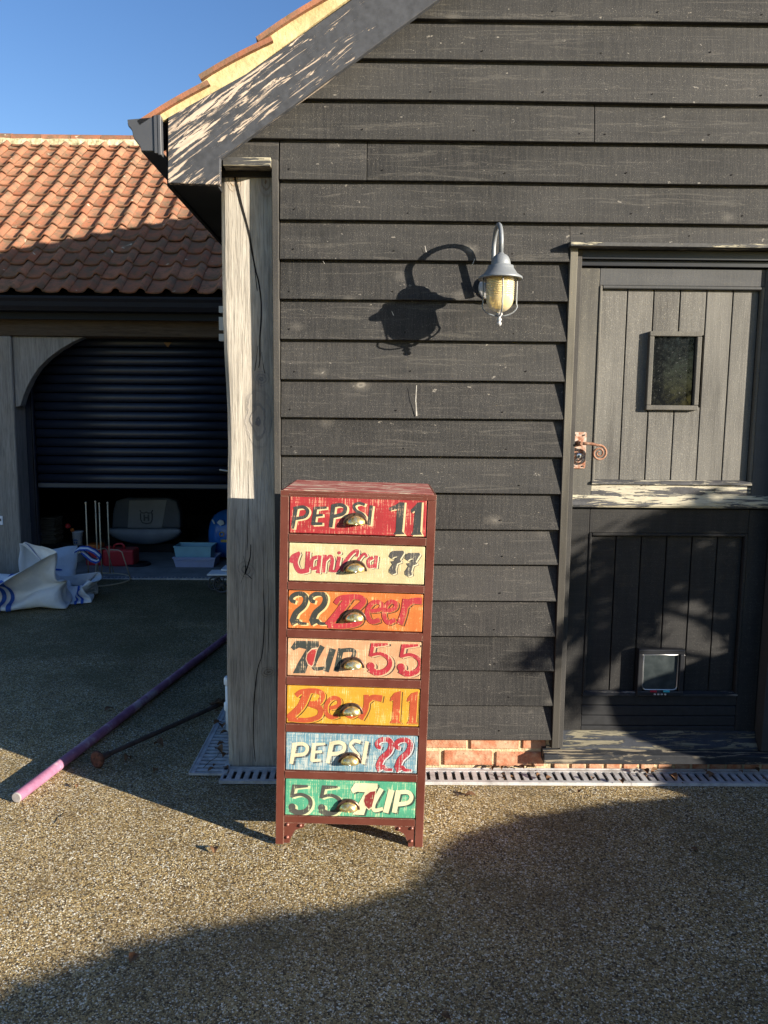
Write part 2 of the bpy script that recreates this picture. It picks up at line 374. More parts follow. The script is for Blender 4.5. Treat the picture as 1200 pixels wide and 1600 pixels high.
# windows
m = M('dirty_dark_glass', .04, 0, .35); v = m.co((1,1,1))
web = m.ramp(m.noise(v, 95, 6, .8), [(.60, 0.), (.66, .30)]); m.col(m.mix(web, (.006,.007,.008), (.45,.46,.46)))
m.rough(m.ramp(m.noise(v, 60, 5, .8), [(.5, .03), (.7, .4)])); MT['glass'] = m.m
m = M('clear_flap_plastic', .15, 0, .5); m.col(m.mix(m.ramp(m.noise(m.co(), 20, 4), [(.4, 0.), (.7, 1.)]), (.025,.032,.034), (.05,.06,.062))); MT['flap'] = m.m
MT['redp'] = plain('red_plastic', (.45,.02,.05), .4); MT['cyanp'] = plain('turquoise_plastic', (.05,.42,.5), .4)
MT['whitep'] = plain('white_plastic', (.82,.84,.86), .45, 0, .06)
MT['whitebucket'] = plain('white_bucket_plastic', (.78,.80,.82), .4, 0, .08)
MT['blueprint'] = plain('blue_print', (.05,.15,.45), .5)
MT['redcan'] = plain('red_can_plastic', (.62,.04,.045), .35, 0, .15)
MT['orange'] = plain('orange_plastic', (.7,.18,.03), .4)
MT['teal'] = plain('pale_teal_plastic', (.32,.58,.66), .4, 0, .1)
MT['clearbox'] = plain('clear_box_plastic', (.42,.46,.66), .2, 0, .1)
MT['sack'] = plain('blue_sack_film', (.02,.13,.48), .25, 0, .2, 8, .5)
MT['sackprint'] = plain('pale_sack_print', (.6,.68,.75), .4)
MT['gold'] = plain('gold_sack_print', (.55,.38,.1), .4)
MT['seat'] = plain('dark_blue_grey_seat', (.09,.105,.135), .6, 0, .1)
MT['seatmid'] = plain('grey_seat_panel', (.26,.27,.29), .65, 0, .1)
MT['seatpan'] = plain('grey_seat_lip', (.26,.29,.35), .5, 0, .1)
MT['emblem'] = plain('dark_emblem', (.09,.095,.11), .6)
MT['rubber'] = plain('black_rubber', (.012,.013,.016), .7)
MT['brasswire'] = plain('pale_brass_rod', (.60,.49,.32), .4, .1, .1)
MT['log'] = oak('split_logs', (.16,.12,.08), (.36,.29,.20), (.25,.2,.14), 'x')
MT['concrete'] = plain('garage_concrete', (.27,.27,.26), .85, 0, .25, 5)
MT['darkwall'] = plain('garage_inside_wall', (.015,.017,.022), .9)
MT['foil'] = plain('dusty_plastic_bag', (.18,.20,.22), .4, 0, .3, 20)
m = M('woven_white_bag', .55, 0, .4); v = m.co((1,1,1)); f = m.noise(v, 5, 5, .6)
m.col(m.mix(m.ramp(f, [(.3, 0.), (.7, 1.)]), (.72,.73,.74), (.88,.88,.88))); m.bump(m.noise(v, 14, 4, .6), .018, .6); m.bump(m.noise(v, 45, 3), .003, .6); MT['bag'] = m.m
MT['blueweb'] = plain('blue_webbing', (.03,.10,.42), .7, 0, .2, 20)
m = M('faded_purple_paint', .55, 0, .35); v = m.co((1,1,1)); f = m.noise(v, 7, 6, .65)
m.col(m.ramp(f, [(.28, (.14,.06,.09)), (.40, (.24,.10,.17)), (.54, (.32,.15,.235)), (.63, (.50,.37,.40))])); m.bump(m.noise(v, 80, 4), .0006); MT['purple'] = m.m
MT['greycap'] = plain('grey_pole_end', (.28,.26,.25), .6, 0, .2, 40)
MT['darkrod'] = plain('dark_brown_rod', (.075,.05,.04), .7, 0, .4, 30)
m = M('dead_leaf', .8, 0, .2); m.col(m.mix(m.ramp(m.noise(m.co(), 30, 4), [(.3, 0.), (.7, 1.)]), (.07,.035,.018), (.20,.11,.055))); MT['leaf'] = m.m
MT['twig'] = plain('twig', (.10,.075,.05), .8)
m = M('foliage_leaf', .6, 0, .3); m.col(m.mix(m.noise(m.co(), 8, 3), (.03,.05,.015), (.07,.10,.03))); MT['foliage'] = m.m
MT['bark'] = plain('bark', (.09,.07,.05), .9, 0, .3, 20)
MT['redframe'] = None
def edge_wear(m, c, wear, v, amt=.5, rad=.0016):
    bv = m.n('ShaderNodeBevel'); bv.samples = 4; bv.inputs['Radius'].default_value = rad; gm_ = m.n('ShaderNodeNewGeometry').outputs['Normal']
    dt = m.n('ShaderNodeVectorMath', {0: bv.outputs[0], 1: gm_}, operation='DOT_PRODUCT').outputs['Value']
    ef = m.ramp(dt, [(.80, 1.), (.985, 0.)]); nf = m.ramp(m.noise(v, 32, 5, .7), [(.5-.12*amt, 0.), (.56-.12*amt, 1.)])
    return m.mix(m.ma('MULTIPLY', ef, nf), c, wear)
m = M('oxide_red_frame', .42, 0, .45); v = m.co((1,1,1), rnd=False); f = m.noise(v, 7, 5, .6)
c = m.mix(m.ramp(f, [(.3, 0.), (.7, 1.)]), (.085,.022,.014), (.12,.034,.022))
c = m.mix(m.ramp(m.noise(v, 55, 5, .7), [(.68, 0.), (.72, .5)]), c, (.30,.2,.15)); c = edge_wear(m, c, (.42,.32,.24), v, .6); m.col(c); m.rough(m.ramp(f, [(.3, .35), (.7, .55)])); MT['redframe'] = m.m
MT['rivet'] = plain('red_rivet', (.26,.10,.075), .28, .5, .2, 60, .5)
m = M('scuffed_cabinet_top', .5, 0, .4); v = m.co((2,6,1), rnd=False); f = m.noise(v, 4, 6, .7, 1.)
m.col(m.ramp(f, [(.40, (.26,.06,.05)), (.52, (.38,.13,.11)), (.60, (.55,.45,.34)), (.72, (.12,.09,.07))])); MT['cabtop'] = m.m
m = M('aged_brass', .22, .85, .5); v = m.co((1,1,1)); f = m.noise(v, 90, 5, .7)
m.col(m.ramp(f, [(.32, (.20,.13,.05)), (.43, (.62,.42,.10)), (.56, (.80,.70,.42))])); m.rough(m.ramp(f, [(.3, .5), (.55, .2)])); MT['brass'] = m.m
MT['brassdark'] = plain('dark_brass_rim', (.16,.10,.075), .3, .8, .3, 80)

def drawer_paint(name, c, scratch=(.80,.70,.45), amt=.5, dark=None, seed=0., rough=.55):
    """hand-painted board rubbed back along the vertical saw lines"""
    m = M(name, rough, 0, .35); L = (seed*3.7, 0, seed*1.3)
    v = m.co((1,1,1), rnd=False, loc=L)
    lines = m.noise(m.co((1,1,.05), loc=L), 300, 4, .65); hl = m.noise(m.co((.07,1,1), loc=L), 150, 3, .6); blot = m.noise(v, 16, 5, .65); fine = m.noise(v, 340, 2, .6)
    w = m.ma('ADD', m.ma('ADD', m.ma('MULTIPLY', lines, .50), m.ma('MULTIPLY', hl, .17)), m.ma('ADD', m.ma('MULTIPLY', blot, .25), m.ma('MULTIPLY', fine, .08)))
    t = .60-.13*amt
    mask = m.ramp(w, [(t-.012, 0.), (t+.03, .85)])
    base = m.mix(m.ramp(blot, [(.3, 0.), (.7, 1.)]), tuple(x*.78 for x in c), tuple(min(1, x*1.15) for x in c))
    c_ = m.mix(mask, base, scratch)
    dk = m.ramp(m.noise(m.co((1,1,.05), loc=(seed+9, 0, 4)), 260, 3), [(.66, 0.), (.74, .6)])
    c_ = m.mix(dk, c_, tuple(x*.25 for x in c))
    m.col(c_); m.bump(m.ma('SUBTRACT', lines, mask), .0004)
    return m.m

# ================================================================ GROUND
g = MB(); N = 8
g.add([(-60,-40,0),(60,-40,0),(60,80,0),(-60,80,0)], [(0,1,2,3)])
ground = g.build('ground', MT['gravel']); tag(ground, None, kind='structure')

# ================================================================ GABLE BUILDING (black weatherboarded)
DW = 3.0
barn = thing('weatherboarded_building', 'black weatherboarded gable building with oak corner post, stable door and flaking bargeboard', 'building', (1.8, 3.0, 0))
ZI = [2.92068 - i*.145614 + d/1000 for i, d in enumerate([-9.6,-4.4,.3,3.9,4.7,6.8,7.9,6.2,1.8,-4.2,-5.6,-5.3,-4.3,-1.9,2.5,-1.,-.6,.7,.7,1.4])]
for k in range(1, 9): ZI.insert(0, ZI[0]+.148)
XR, RS = 1.80, .70            # ridge x, roof slope
def rake_low(z): return (z-2.394)/RS - .583
rng = random.Random(3)
nails = MB()
def board(x0, x1, z0, z1, ytop=3.025, ybot=3.0):
    n = max(2, int((x1-x0)/.25)); m = MB(); vs = []; fs = []
    ph = rng.uniform(0, 10)
    for i in range(n+1):
        x = x0+(x1-x0)*i/n
        jz = noise.noise(Vector((x*1.3, ph, 0)))*.0022; jy = noise.noise(Vector((x*1.1, ph, 5)))*.0025
        vs += [(x, ybot+jy, z0+jz), (x, ytop+jy*.4, z1), (x, ytop+.0065, z1), (x, ybot+.024, z0+jz+.0005)]
    for i in range(n):
        a = i*4; b = a+4
        fs += [(a, b, b+1, a+1), (a+1, b+1, b+2, a+2), (a+2, b+2, b+3, a+3), (a+3, b+3, b, a)]
    fs += [(0,1,2,3), (n*4+3, n*4+2, n*4+1, n*4)]
    m.add(vs, fs)
    c = ((x0+x1)/2, 3.0, z0)
    m.build('weatherboard', MT['board'], barn, origin=c, bevel=.0015)
    x = x0+rng.uniform(.02,.06)
    while x < x1:
        nails.lathe([(.0030, -.0014), (.0024, .001)], (x, ybot+.004, z0+.033+rng.uniform(-.006,.006)), 6, 'y'); x += rng.uniform(.38,.46)
DX0, DX1, DZ = .722, 1.665, 2.125       # door opening outside the architraves
for k, z0 in enumerate(ZI):
    i = k-8
    zt = (ZI[k-1] if k else z0+.148)+.018
    xl = -.378 if i >= 5 else max(-.585 if i >= 3 else -9, rake_low(z0)-.05)
    xr = 4.2 if i >= 0 else min(4.2, 2*XR - rake_low(z0) + .05)
    if i == 4: xl = -.378
    if xl > xr-.1: continue
    cuts = []
    if i == 3: cuts = [onY(930, 195, 3).x]
    if i == 4: cuts = [onY(573, 255, 3).x]
    if i in (-1, -4): cuts = [1.1]
    if i in (7, 12, 16): cuts = [2.9]
    if i in (3, 4): 
        pass
    if z0 > DZ-.005:
        xs = [xl]+cuts+[xr]
        for a, b in zip(xs, xs[1:]): board(a+.0012, b-.0012, z0, zt)
    else:
        board(xl, DX0, z0, zt)
        xs = [DX1]+[c for c in cuts if c > DX1]+[xr]
        for a, b in zip(xs, xs[1:]): board(a+.0012, b-.0012, z0, zt)
        if zt-.018 > DZ+.02:
            f = (DZ+.004-z0)/(zt-z0)
            board(DX0+.0012, DX1-.0012, DZ+.004, zt, 3.025, 3.0+.025*f)
# board 4 left bit above the post head
board(-.585, -.381, 2.412, ZI[8+3]+.018, 3.025, 3.004)
nl = nails.build('nail_head', MT['crack'], barn); nl['kind'] = 'stuff'

# bird-lime streaks and scratches on the boards
m = MB()
for (x_, y_, w_, h_, lean) in ((651,602,1.6,26,-1.5), (650,628,2.4,22,1.), (664,384,1.2,10,2.), (742,404,1.4,10,-4.), (612,486,1.6,7,3.), (505,408,.8,4,2.)):
    a_, b_ = onY(x_, y_, 2.9985), onY(x_+lean, y_+h_, 2.9985); k_ = w_/2/F*3
    m.add([(a_.x-k_*.5, 2.9985, a_.z), (a_.x+k_*.5, 2.9985, a_.z), (b_.x+k_, 2.9975, b_.z), (b_.x-k_*.8, 2.9975, b_.z)], [(0,3,2,1)])
m.build('pale_streak', plain('bird_lime', (.42,.40,.36), .8, 0, .3, 60), barn)
# walls behind the boards
m = MB(); m.box(-.40, .735, 3.034, 3.10, .159, 2.36); m.box(1.655, 4.2, 3.034, 3.10, .11, 2.36); m.box(.735, 1.655, 3.034, 3.10, 2.14, 2.36)
zt = lambda x: 2.394+.10+RS*(min(x, 2*XR-x)+.583)
m.prismY([(-.60, 2.361), (4.2, 2.361), (4.2, zt(4.2)), (XR, zt(XR)), (-.60, zt(-.60))], 3.034, 3.10)
m.build('gable_wall', MT['void'], barn)
m = MB(); m.box(-.60, -.52, 3.27, 6.6, 0, 2.42); m.box(4.12, 4.2, 3.11, 6.6, 0, 2.42); m.box(-.51, 4.11, 6.5, 6.6, 0, 2.42)
m.prismY([(-.51, 2.421), (4.11, 2.421), (4.11, 2.53), (XR, zt(XR)-.1), (-.51, 2.53)], 6.5, 6.6); m.box(.70, 1.70, 3.14, 3.16, .0, 2.2); m.box(.70, .735, 3.1005, 3.1395, 0, 2.2); m.box(1.655, 1.70, 3.1005, 3.1395, 0, 2.2); m.box(.70, 1.70, 3.125, 3.139, 2.10, 2.2)
m.build('side_wall', MT['board_dark'], barn)
# roof slabs (left, right), with the kick at the eave
def rl(x, lift=0.): # top of roof deck at x on left slope (z)
    if x < -.486: return 2.5315+(x+.769)*.533+lift
    return 2.683+(x+.486)*(.70)+lift
pts = [(-.80, rl(-.80)), (-.486, rl(-.486)), (XR, rl(XR))]
m = MB(); m.prismY([(-.80, rl(-.80)-.004), (-.486, rl(-.486)-.004), (XR, rl(XR)-.004), (XR, rl(XR)-.12), (-.47, rl(-.486)-.12), (-.775, 2.42), (-.80, 2.49)], 2.962, 6.62)
m.build('roof_deck', MT['board_dark'], barn)
m = MB(); P2 = [(-.80, rl(-.80)-.004), (-.486, rl(-.486)-.004), (XR+.0, rl(XR)-.004), (XR, rl(XR)-.12), (-.47, rl(-.486)-.12), (-.775, 2.42), (-.80, 2.49)]
m.prismY([(2*XR-x+.002, z) for x, z in P2], 2.962, 6.62); m.build('roof_deck', MT['board_dark'], barn)
# tiled covering, corrugated sheet of tiles behind the verge (never face-on to the camera)
def corr(side):
    m = MB(); ny = 90; xs = [-.85, -.486, .0, .6, 1.2, XR]; vs = []
    for j in range(ny+1):
        y = 3.16+(6.62-3.16)*j/ny
        for x in xs:
            hh = .028*(.5+.5*math.sin((y-3.16)/.215*2*PI))
            z = (rl(-.80)+(x+.80)*.533 if x < -.486 else rl(x))+.045+hh
            vs.append((x if side < 0 else 2*XR-x, y, z))
    n = len(xs); fs = [(j*n+i, j*n+i+1, (j+1)*n+i+1, (j+1)*n+i) for j in range(ny) for i in range(n-1)]
    m.add(vs, fs, True); o = m.build('pantile_covering', MT['tile'], barn); o['kind'] = 'stuff'
corr(-1); corr(1)
m = MB(); m.lathe([(.09, 2.93), (.09, 6.62)], (XR, 0, rl(XR)+.01), 16, 'y'); m.build('ridge_tile', MT['tile'], barn)
# verge: mortar bedding and the verge tiles seen end on
m = MB()
low = [(-.765, rl(-.765)), (-.486, rl(-.486)), (XR, rl(XR))]
top = [(XR, rl(XR)+.072), (-.486, rl(-.486)+.072), (-.80, rl(-.80)+.040), (-.79, rl(-.79)+.0)]
m.prismY(low+top, 2.934, 3.02); m.build('verge_mortar', MT['mortar_verge'], barn)
m = MB(); m.prismY([(2*XR-x, z) for x, z in (low+top)], 2.934, 3.02); m.build('verge_mortar', MT['mortar_verge'], barn)
def vtile(L):
    m = MB(); n = 6; vs = []
    for i in range(n+1):
        t = i/n; x = -.02+t*(L+.02); z = .004 - t*.020 + .012*math.sin(t*PI)*.4
        for y, dz in ((2.905, 0), (2.98, .012), (3.17, -.01)): vs += [(x, y, z+.017+dz), (x, y, z+dz)]
    fs = []
    for i in range(n):
        a = i*6; b = a+6
        fs += [(a, a+2, b+2, b), (a+2, a+4, b+4, b+2), (a+1, b+1, b+3, a+3), (a+3, b+3, b+5, a+5), (a, b, b+1, a+1), (a+4, a+5, b+5, b+4)]
    fs += [(0, 1, 3, 2), (2, 3, 5, 4), (n*6, n*6+2, n*6+3, n*6+1), (n*6+2, n*6+4, n*6+5, n*6+3)]
    return m.add(vs, fs)
vme = vtile(.27).mesh('verge_tile', MT['tile'])
x = -.845; first = True
while x < XR-.1:
    kick = x < -.5
    z = (2.531-.035 if first else rl(x)+(.052 if x > -.49 else .044))
    a = math.atan((.653 if first else .60) if kick else .70)
    place(vme, 'verge_tile', (x, 0, z+.006), barn, (0, -a, 0))
    x += .207 if not first else .222; first = False
vme2 = vtile(.27).mesh('verge_tile', MT['tile'])
x = -.845
while x < XR-.1:
    o = place(vme, 'verge_tile', (2*XR-x, 6.0, rl(x)+.058), barn, (0, -math.atan(.70), PI)); x += .207
# bargeboards
m = MB()
bp = [(-.775, 2.306), (-.585, 2.300), (-.583, 2.392), (XR, 2.392+RS*(XR+.583)), (XR, 2.934+RS*(XR+.110)), (-.110, 2.934), (-.486, 2.683), (-.769, 2.532)]
m.prismY(bp, 2.932, 2.958); m.build('bargeboard', MT['barge'], barn, bevel=.002)
m = MB(); m.prismY([(2*XR-x, z) for x, z in bp], 2.932, 2.958); m.build('bargeboard', MT['barge'], barn)
# soffit + fascia + gutter
for sgn in (-1, 1):
    X = (lambda a, b: (a, b)) if sgn < 0 else (lambda a, b: (2*XR-b, 2*XR-a))
    m = MB(); a, b = X(-.770, -.602); m.box(a, b, 2.962, 6.62, 2.308, 2.320); m.build('soffit', MT['board_dark'], barn)
    m = MB(); a, b = X(-.786, -.772); m.box(a, b, 2.962, 6.62, 2.302, 2.50); m.build('fascia', MT['board_dark'], barn)
gp = [(-.788, 2.524)]+[(onY(a_, b_, 2.905).x, onY(a_, b_, 2.905).z) for a_, b_ in ((199,187),(199.5,191),(201,196),(205,200),(207,204),(208,210),(210,216),(214,221),(218,226),(220,230),(221,235))]+[(-.788, 2.408)]
for sgn in (-1, 1):
    q = gp if sgn < 0 else [(2*XR-x, z) for x, z in gp]
    m = MB(); m.prismY(q, 2.905, 2.912)
    inner = [(x, z) for x, z in q[2:]]
    vs = []; fs = []
    for y in (2.912, 6.62):
        for x, z in inner: vs.append((x, y, z))
    n = len(inner)
    for i in range(n-1): fs.append((i, i+1, n+i+1, n+i))
    m.add(vs, fs); o = m.build('gutter', MT['gutter'], barn)
    so = o.modifiers.new('solid', 'SOLIDIFY'); so.thickness = .003
    m = MB(); a, b = ((-.812, -.787) if sgn < 0 else (2*XR+.787, 2*XR+.812)); m.box(a+.014, b, 2.898, 2.930, 2.392, 2.528); m.box(a, b-.012, 2.900, 2.925, 2.398, 2.5275)
    m.build('gutter_bracket', MT['gutter'], barn, bevel=.001)
# oak corner post with wavering left edge
EL = [(262,344.5),(330,345.5),(400,346),(450,347),(500,348),(560,350.5),(600,353),(640,355),(700,356),(760,355),(850,353.5),(950,353.5),(1050,354),(1197,357)]
m = MB(); vs = []; YP = 3.047; nx = 14; rows = []
zs = [onY(400, y, YP).z for y in range(255, 1206, 12)]
def edge(yp):
    for (a, xa), (b, xb) in zip(EL, EL[1:]):
        if yp <= b: return xa+(xb-xa)*max(0, (yp-a)/(b-a))
    return EL[-1][1]
for j, yp in enumerate(range(255, 1206, 12)):
    xl = onY(edge(yp), yp, YP).x; z = onY(400, yp, YP).z
    row = []
    for i in range(nx+1):
        t = i/nx; x = xl+(-.398-xl)*t
        y = YP + noise.noise(Vector((x*9, z*2.2, 3)))*.005 + .010*(max(0, 1-t*8))**2
        vs.append((x, y, z))
    for x, y in ((-.398, 3.26), (xl-.0, 3.26)): vs.append((x, y, z))
W_ = nx+3; nr = len(range(255, 1206, 12)); fs = []
for j in range(nr-1):
    for i in range(W_):
        a = j*W_+i; b = j*W_+(i+1) % W_
        fs.append((a, a+W_, b+W_, b))
fs.append(tuple(range(W_))); fs.append(tuple(range((nr-1)*W_+W_-1, (nr-1)*W_-1, -1)))
kp = [(onY(a_, b_, YP).x+.5, onY(a_, b_, YP).z, r_, st_, kc_) for a_, b_, r_, st_, kc_ in ((408,592,.035,1.,(.13,.13,.135)), (404,655,.06,.45,(.10,.10,.11)), (384,890,.040,1.1,(.10,.095,.09)), (420,1050,.035,1.4,(.17,.13,.09)), (415,285,.035,.6,(.15,.085,.045)), (365,280,.04,.8,(.30,.19,.10)))]
MT['oak_post'] = oak('silvered_oak_post', (.25,.225,.19), (.44,.405,.345), (.54,.50,.43), knots=kp)
m.add(vs, fs, False); post = m.build('corner_post', MT['oak_post'], barn, origin=(-.5, YP, 0))
def crack(pts, name='crack', y=YP):
    m = MB(); vs = []; fs = []; cc = catmull_([(a_, b_) for a_, b_, w in pts]); ws_ = [pts[min(len(pts)-1, i_//5)][2] for i_ in range(len(cc))]
    for (px_, py_), w in zip(cc, ws_):
        p = onY(px_, py_, y); hw = w*.42*y/F
        for sx in (-1, 1):
            xx = p.x+sx*hw; vs.append((xx, YP+noise.noise(Vector((xx*9, p.z*2.2, 3)))*.005-.0012, p.z))
    m.add(vs, [(2*i_, 2*i_+1, 2*i_+3, 2*i_+2) for i_ in range(len(cc)-1)]); m.build(name, MT['crack'], post)
def catmull_(P, k=5):
    out = []; Q = [P[0]]+list(P)+[P[-1]]
    for i_ in range(1, len(Q)-2):
        p0, p1, p2, p3 = Q[i_-1], Q[i_], Q[i_+1], Q[i_+2]
        for j_ in range(k):
            t = j_/k; out.append(tuple(.5*((2*p1[d])+(-p0[d]+p2[d])*t+(2*p0[d]-5*p1[d]+4*p2[d]-p3[d])*t*t+(-p0[d]+3*p1[d]-3*p2[d]+p3[d])*t**3) for d in (0,1)))
    out.append(P[-1]); return out
crack([(365,266,4),(370,290,5),(377,320,4.5),(384,345,4),(390,370,3.5),(395,400,2.8),(400,425,2.5),(404,440,2.6),(408,470,2.3),(408,500,2.6),(406,530,2.2),(406,560,1.6),(404,575,1)])
crack([(396,400,1),(399,430,1.4),(402,455,.8)]); crack([(403,540,.8),(400,565,1.3),(398,580,.6)]); crack([(409,550,.6),(411,570,1.2),(414,584,.5)])
crack([(412,880,.6),(412,930,1.4),(413,970,1.7),(410,1020,1.4),(404,1040,1.6),(400,1065,2.2),(397,1100,1.8),(396,1150,1.4),(399,1190,.7)])
crack([(380,868,.6),(384,885,2),(383,897,2.2),(391,870,1.5),(392,850,.6)]); crack([(376,912,.6),(383,897,2.0),(394,905,.7)]); crack([(419,905,.5),(420,960,1),(419,1020,.5)])
crack([(388,720,.5),(388,800,.9),(386,860,.6)])
# box framing the post
m = MB(); m.box(-.4045, -.3805, 2.994, 3.058, .030, 2.411); m.build('corner_trim', MT['trim'], barn, bevel=.0015)
m = MB(); m.box(-.582, -.4050, 2.972, 3.058, 2.381, 2.411); m.build('post_head_trim', MT['trim_x'], barn, bevel=.0015)
# plinth
m = MB(); m.box(-.38, .735, 3.050, 3.11, -.02, .158); m.box(.737, 4.2, 3.050, 3.11, -.02, .10); m.build('plinth_mortar', MT['mortar'], barn)
rb = random.Random(11)
def brick_mesh(w, h):
    m = MB(); n = 4; vs = []
    m.box(-w/2, w/2, 0, .05, 0, h); o = m.mesh('brick', MT['brick']); bmx = bmesh.new(); bmx.from_mesh(o)
    bmesh.ops.bevel(bmx, geom=bmx.edges[:], offset=.004, segments=1, affect='EDGES'); bmx.to_mesh(o); bmx.free(); return o
bs, bh, bw, bc = brick_mesh(.205, .062), brick_mesh(.098, .062), brick_mesh(.062, .075), brick_mesh(.205, .055)
def lay(me, w, z, x, seq=None):
    return place(me, 'brick', (x+w/2, 3.0435+rb.uniform(-.002,.003), z+rb.uniform(-.002,.002)), barn, (rb.uniform(-.01,.01), rb.uniform(-.006,.006), rb.uniform(-.012,.012)))
x = -.37
while x < .70:      # lower course
    w = .205; 
    if x+w > .735: w = .098; 
    lay(bs if w > .1 else bh, w, .022, x); x += w+.013
x = -.37+.11
while x < .50: lay(bs, .205, .096, x); x += .218
lay(bh, .098, .096, x)
x = .745
while x < 2.3: lay(bw, .062, -.002, x); x += .073
# --- door surround
AY = 2.998
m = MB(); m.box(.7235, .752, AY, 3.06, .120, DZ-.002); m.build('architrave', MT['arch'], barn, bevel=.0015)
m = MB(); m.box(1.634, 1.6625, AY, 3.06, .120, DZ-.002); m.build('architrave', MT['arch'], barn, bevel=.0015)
m = MB(); m.prismX([(2.966, DZ-.018), (2.966, DZ-.004), (3.0, DZ+.002), (3.03, DZ+.002), (3.03, DZ-.018)], .716, 1.67); m.build('head_drip', MT['trim_x'], barn, bevel=.001)
m = MB(); m.box(.7525, .775, 3.022, 3.12, .11, DZ-.02); m.box(1.588, 1.6335, 3.000, 3.12, .11, DZ-.02); m.build('door_frame', MT['trim'], barn, bevel=.0015)
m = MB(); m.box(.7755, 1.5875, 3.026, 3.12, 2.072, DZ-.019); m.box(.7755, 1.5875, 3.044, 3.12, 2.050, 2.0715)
m.build('head_frame', MT['black_plastic'], barn, bevel=.0015)  # near-black, unlike the side frame: shade under the drip put into the colour
m = MB(); m.prismX([(2.985, .060), (2.985, .096), (3.03, .108), (3.12, .112), (3.12, .060)], .690, 1.69); m.build('door_sill', MT['sill'], barn, bevel=.002)
# --- door leaves
FY = 3.060      # face of stiles
def rail(p, x0, x1, z0, z1, mat, y0=FY, y1=FY+.045, name='rail', bev=.002):
    m = MB(); m.box(x0, x1, y0, y1, z0, z1); return m.build(name, mat, p, bevel=bev)
LX0, LX1, BX0, BX1 = .779, 1.584, .868, 1.490
uz = lambda y: onY(1060, y, FY).z
def planks(p, z0, z1, mat, hole=None):
    n = 6; w = (BX1-BX0)/n
    for i in range(n):
        a, b = BX0+i*w+.0022, BX0+(i+1)*w-.0022
        segs = [(z0, z1)]
        if hole and b > hole[0]+.03 and a < hole[1]-.03: segs = [(z0, hole[2]), (hole[3], z1)]
        for s0, s1 in segs:
            m = MB(); m.box(a, b, FY+.014+rb.uniform(0,.0012), FY+.03, s0, s1); m.build('plank', mat, p, origin=((a+b)/2, FY, s0), bevel=.0016)
ZU0, ZU1 = uz(775), 2.046
zb0, zb1 = uz(751), uz(452)
up = MB(); up.box(LX0, BX0-.012, FY, FY+.045, ZU0, ZU1)
up = up.build('upper_door_leaf', MT['dframe'], barn, bevel=.002)
rail(up, BX1+.012, LX1, ZU0, ZU1, MT['drail'], name='stile')
rail(up, BX0-.0115, BX1+.0115, zb1+.012, ZU1, MT['drail'], name='top_rail')
rail(up, BX0-.0115, BX1+.0115, ZU0, zb0-.012, MT['bead'], name='bottom_rail')
def beads(p, z0, z1, mside, mbot):
    for (a, b, c, d, mt_) in ((BX0-.0115, BX0, z0-.0115, z1+.0115, mside), (BX1, BX1+.0115, z0-.0115, z1+.0115, mside)):
        m = MB(); m.prismZ([(a, FY-.004), (b, FY-.004 if a < 1 else FY-.004), (b, FY+.02), (a, FY+.02)], c, d); m.build('bead', mt_, p, bevel=.003)
    m = MB(); m.box(BX0+.0005, BX1-.0005, FY-.004, FY+.02, z1, z1+.0115); m.build('bead', MT['drail'] if mside is not MT['dlow'] else MT['dlow'], p, bevel=.003)
    m = MB(); m.prismX([(FY-.010, z0-.016), (FY-.010, z0-.006), (FY+.012, z0+.001), (FY+.02, z0-.016)], BX0-.010, BX1+.010); m.build('bottom_bead', mbot, p)
beads(up, zb0, zb1, MT['dframe'], MT['bead'])
wx0, wx1 = onY(1013, 580, FY-.01).x, onY(1095, 580, FY-.01).x; wz0, wz1 = uz(641), uz(518)
planks(up, zb0, zb1, MT['dplank'], (wx0, wx1, wz0+.012, wz1-.012))
fw = .019
m = MB()
for (a, b, c, d) in ((wx0, wx1, wz1-fw, wz1), (wx0, wx1, wz0, wz0+fw), (wx0, wx0+fw, wz0+fw+.0004, wz1-fw-.0004), (wx1-fw, wx1, wz0+fw+.0004, wz1-fw-.0004)): m.box(a, b, FY-.007, FY+.03, c, d)
m.build('window_frame', MT['dframe'], up, bevel=.003, seg=2)
m = MB(); m.box(wx0+fw, wx1-fw, FY+.010, FY+.014, wz0+fw, wz1-fw); m.build('pane', MT['glass'], up)
# weather bar between the leaves
wb0, wb1 = uz(793), uz(776)
m = MB(); m.prismX([(FY-.022, wb0), (FY-.028, wb0+.010), (FY-.026, wb0+.022), (FY-.010, wb0+.040), (FY-.004, wb1+.006), (FY+.03, wb1+.006), (FY+.03, wb0)], .757, 1.586); m.build('weather_bar', MT['weather'], up, bevel=.0015)
# handle
hp = onY(904, 703, FY)
m = MB(); a, b = onY(893, 700, FY).x, onY(915, 700, FY).x; z0, z1 = onY(904, 732, FY).z, onY(904, 675, FY).z
m.prismY([(a+.004, z0), (b-.004, z0), (b, z0+.004), (b, z1-.004), (b-.004, z1), (a+.004, z1), (a, z1-.004), (a, z0+.004)], FY-.006, FY-.001); m.build('handle_plate', MT['plate'], up, bevel=.001)
m = MB()
for dx in (.010, (b-a)-.010):
    for zz in (z0+.010, z1-.012): m.lathe([(.0032, -.003), (.002, .001)], (a+dx, FY-.0065, zz), 8, 'y')
m.build('plate_screw', MT['crack'], up)
c = onY(904, 712, FY); m = MB(); m.lathe([(.0001, -.002), (.010, -.002), (.012, 0)], (c.x, FY-.007, c.z), 20, 'y'); m.build('lock_cylinder', MT['chrome'], up)
m = MB(); m.box(c.x-.002, c.x+.002, FY-.0105, FY-.0090, c.z-.006, c.z+.004); m.build('keyhole', MT['crack'], up)
kz = onY(905, 693, FY-.03).z; kx = onY(905, 693, FY-.02).x
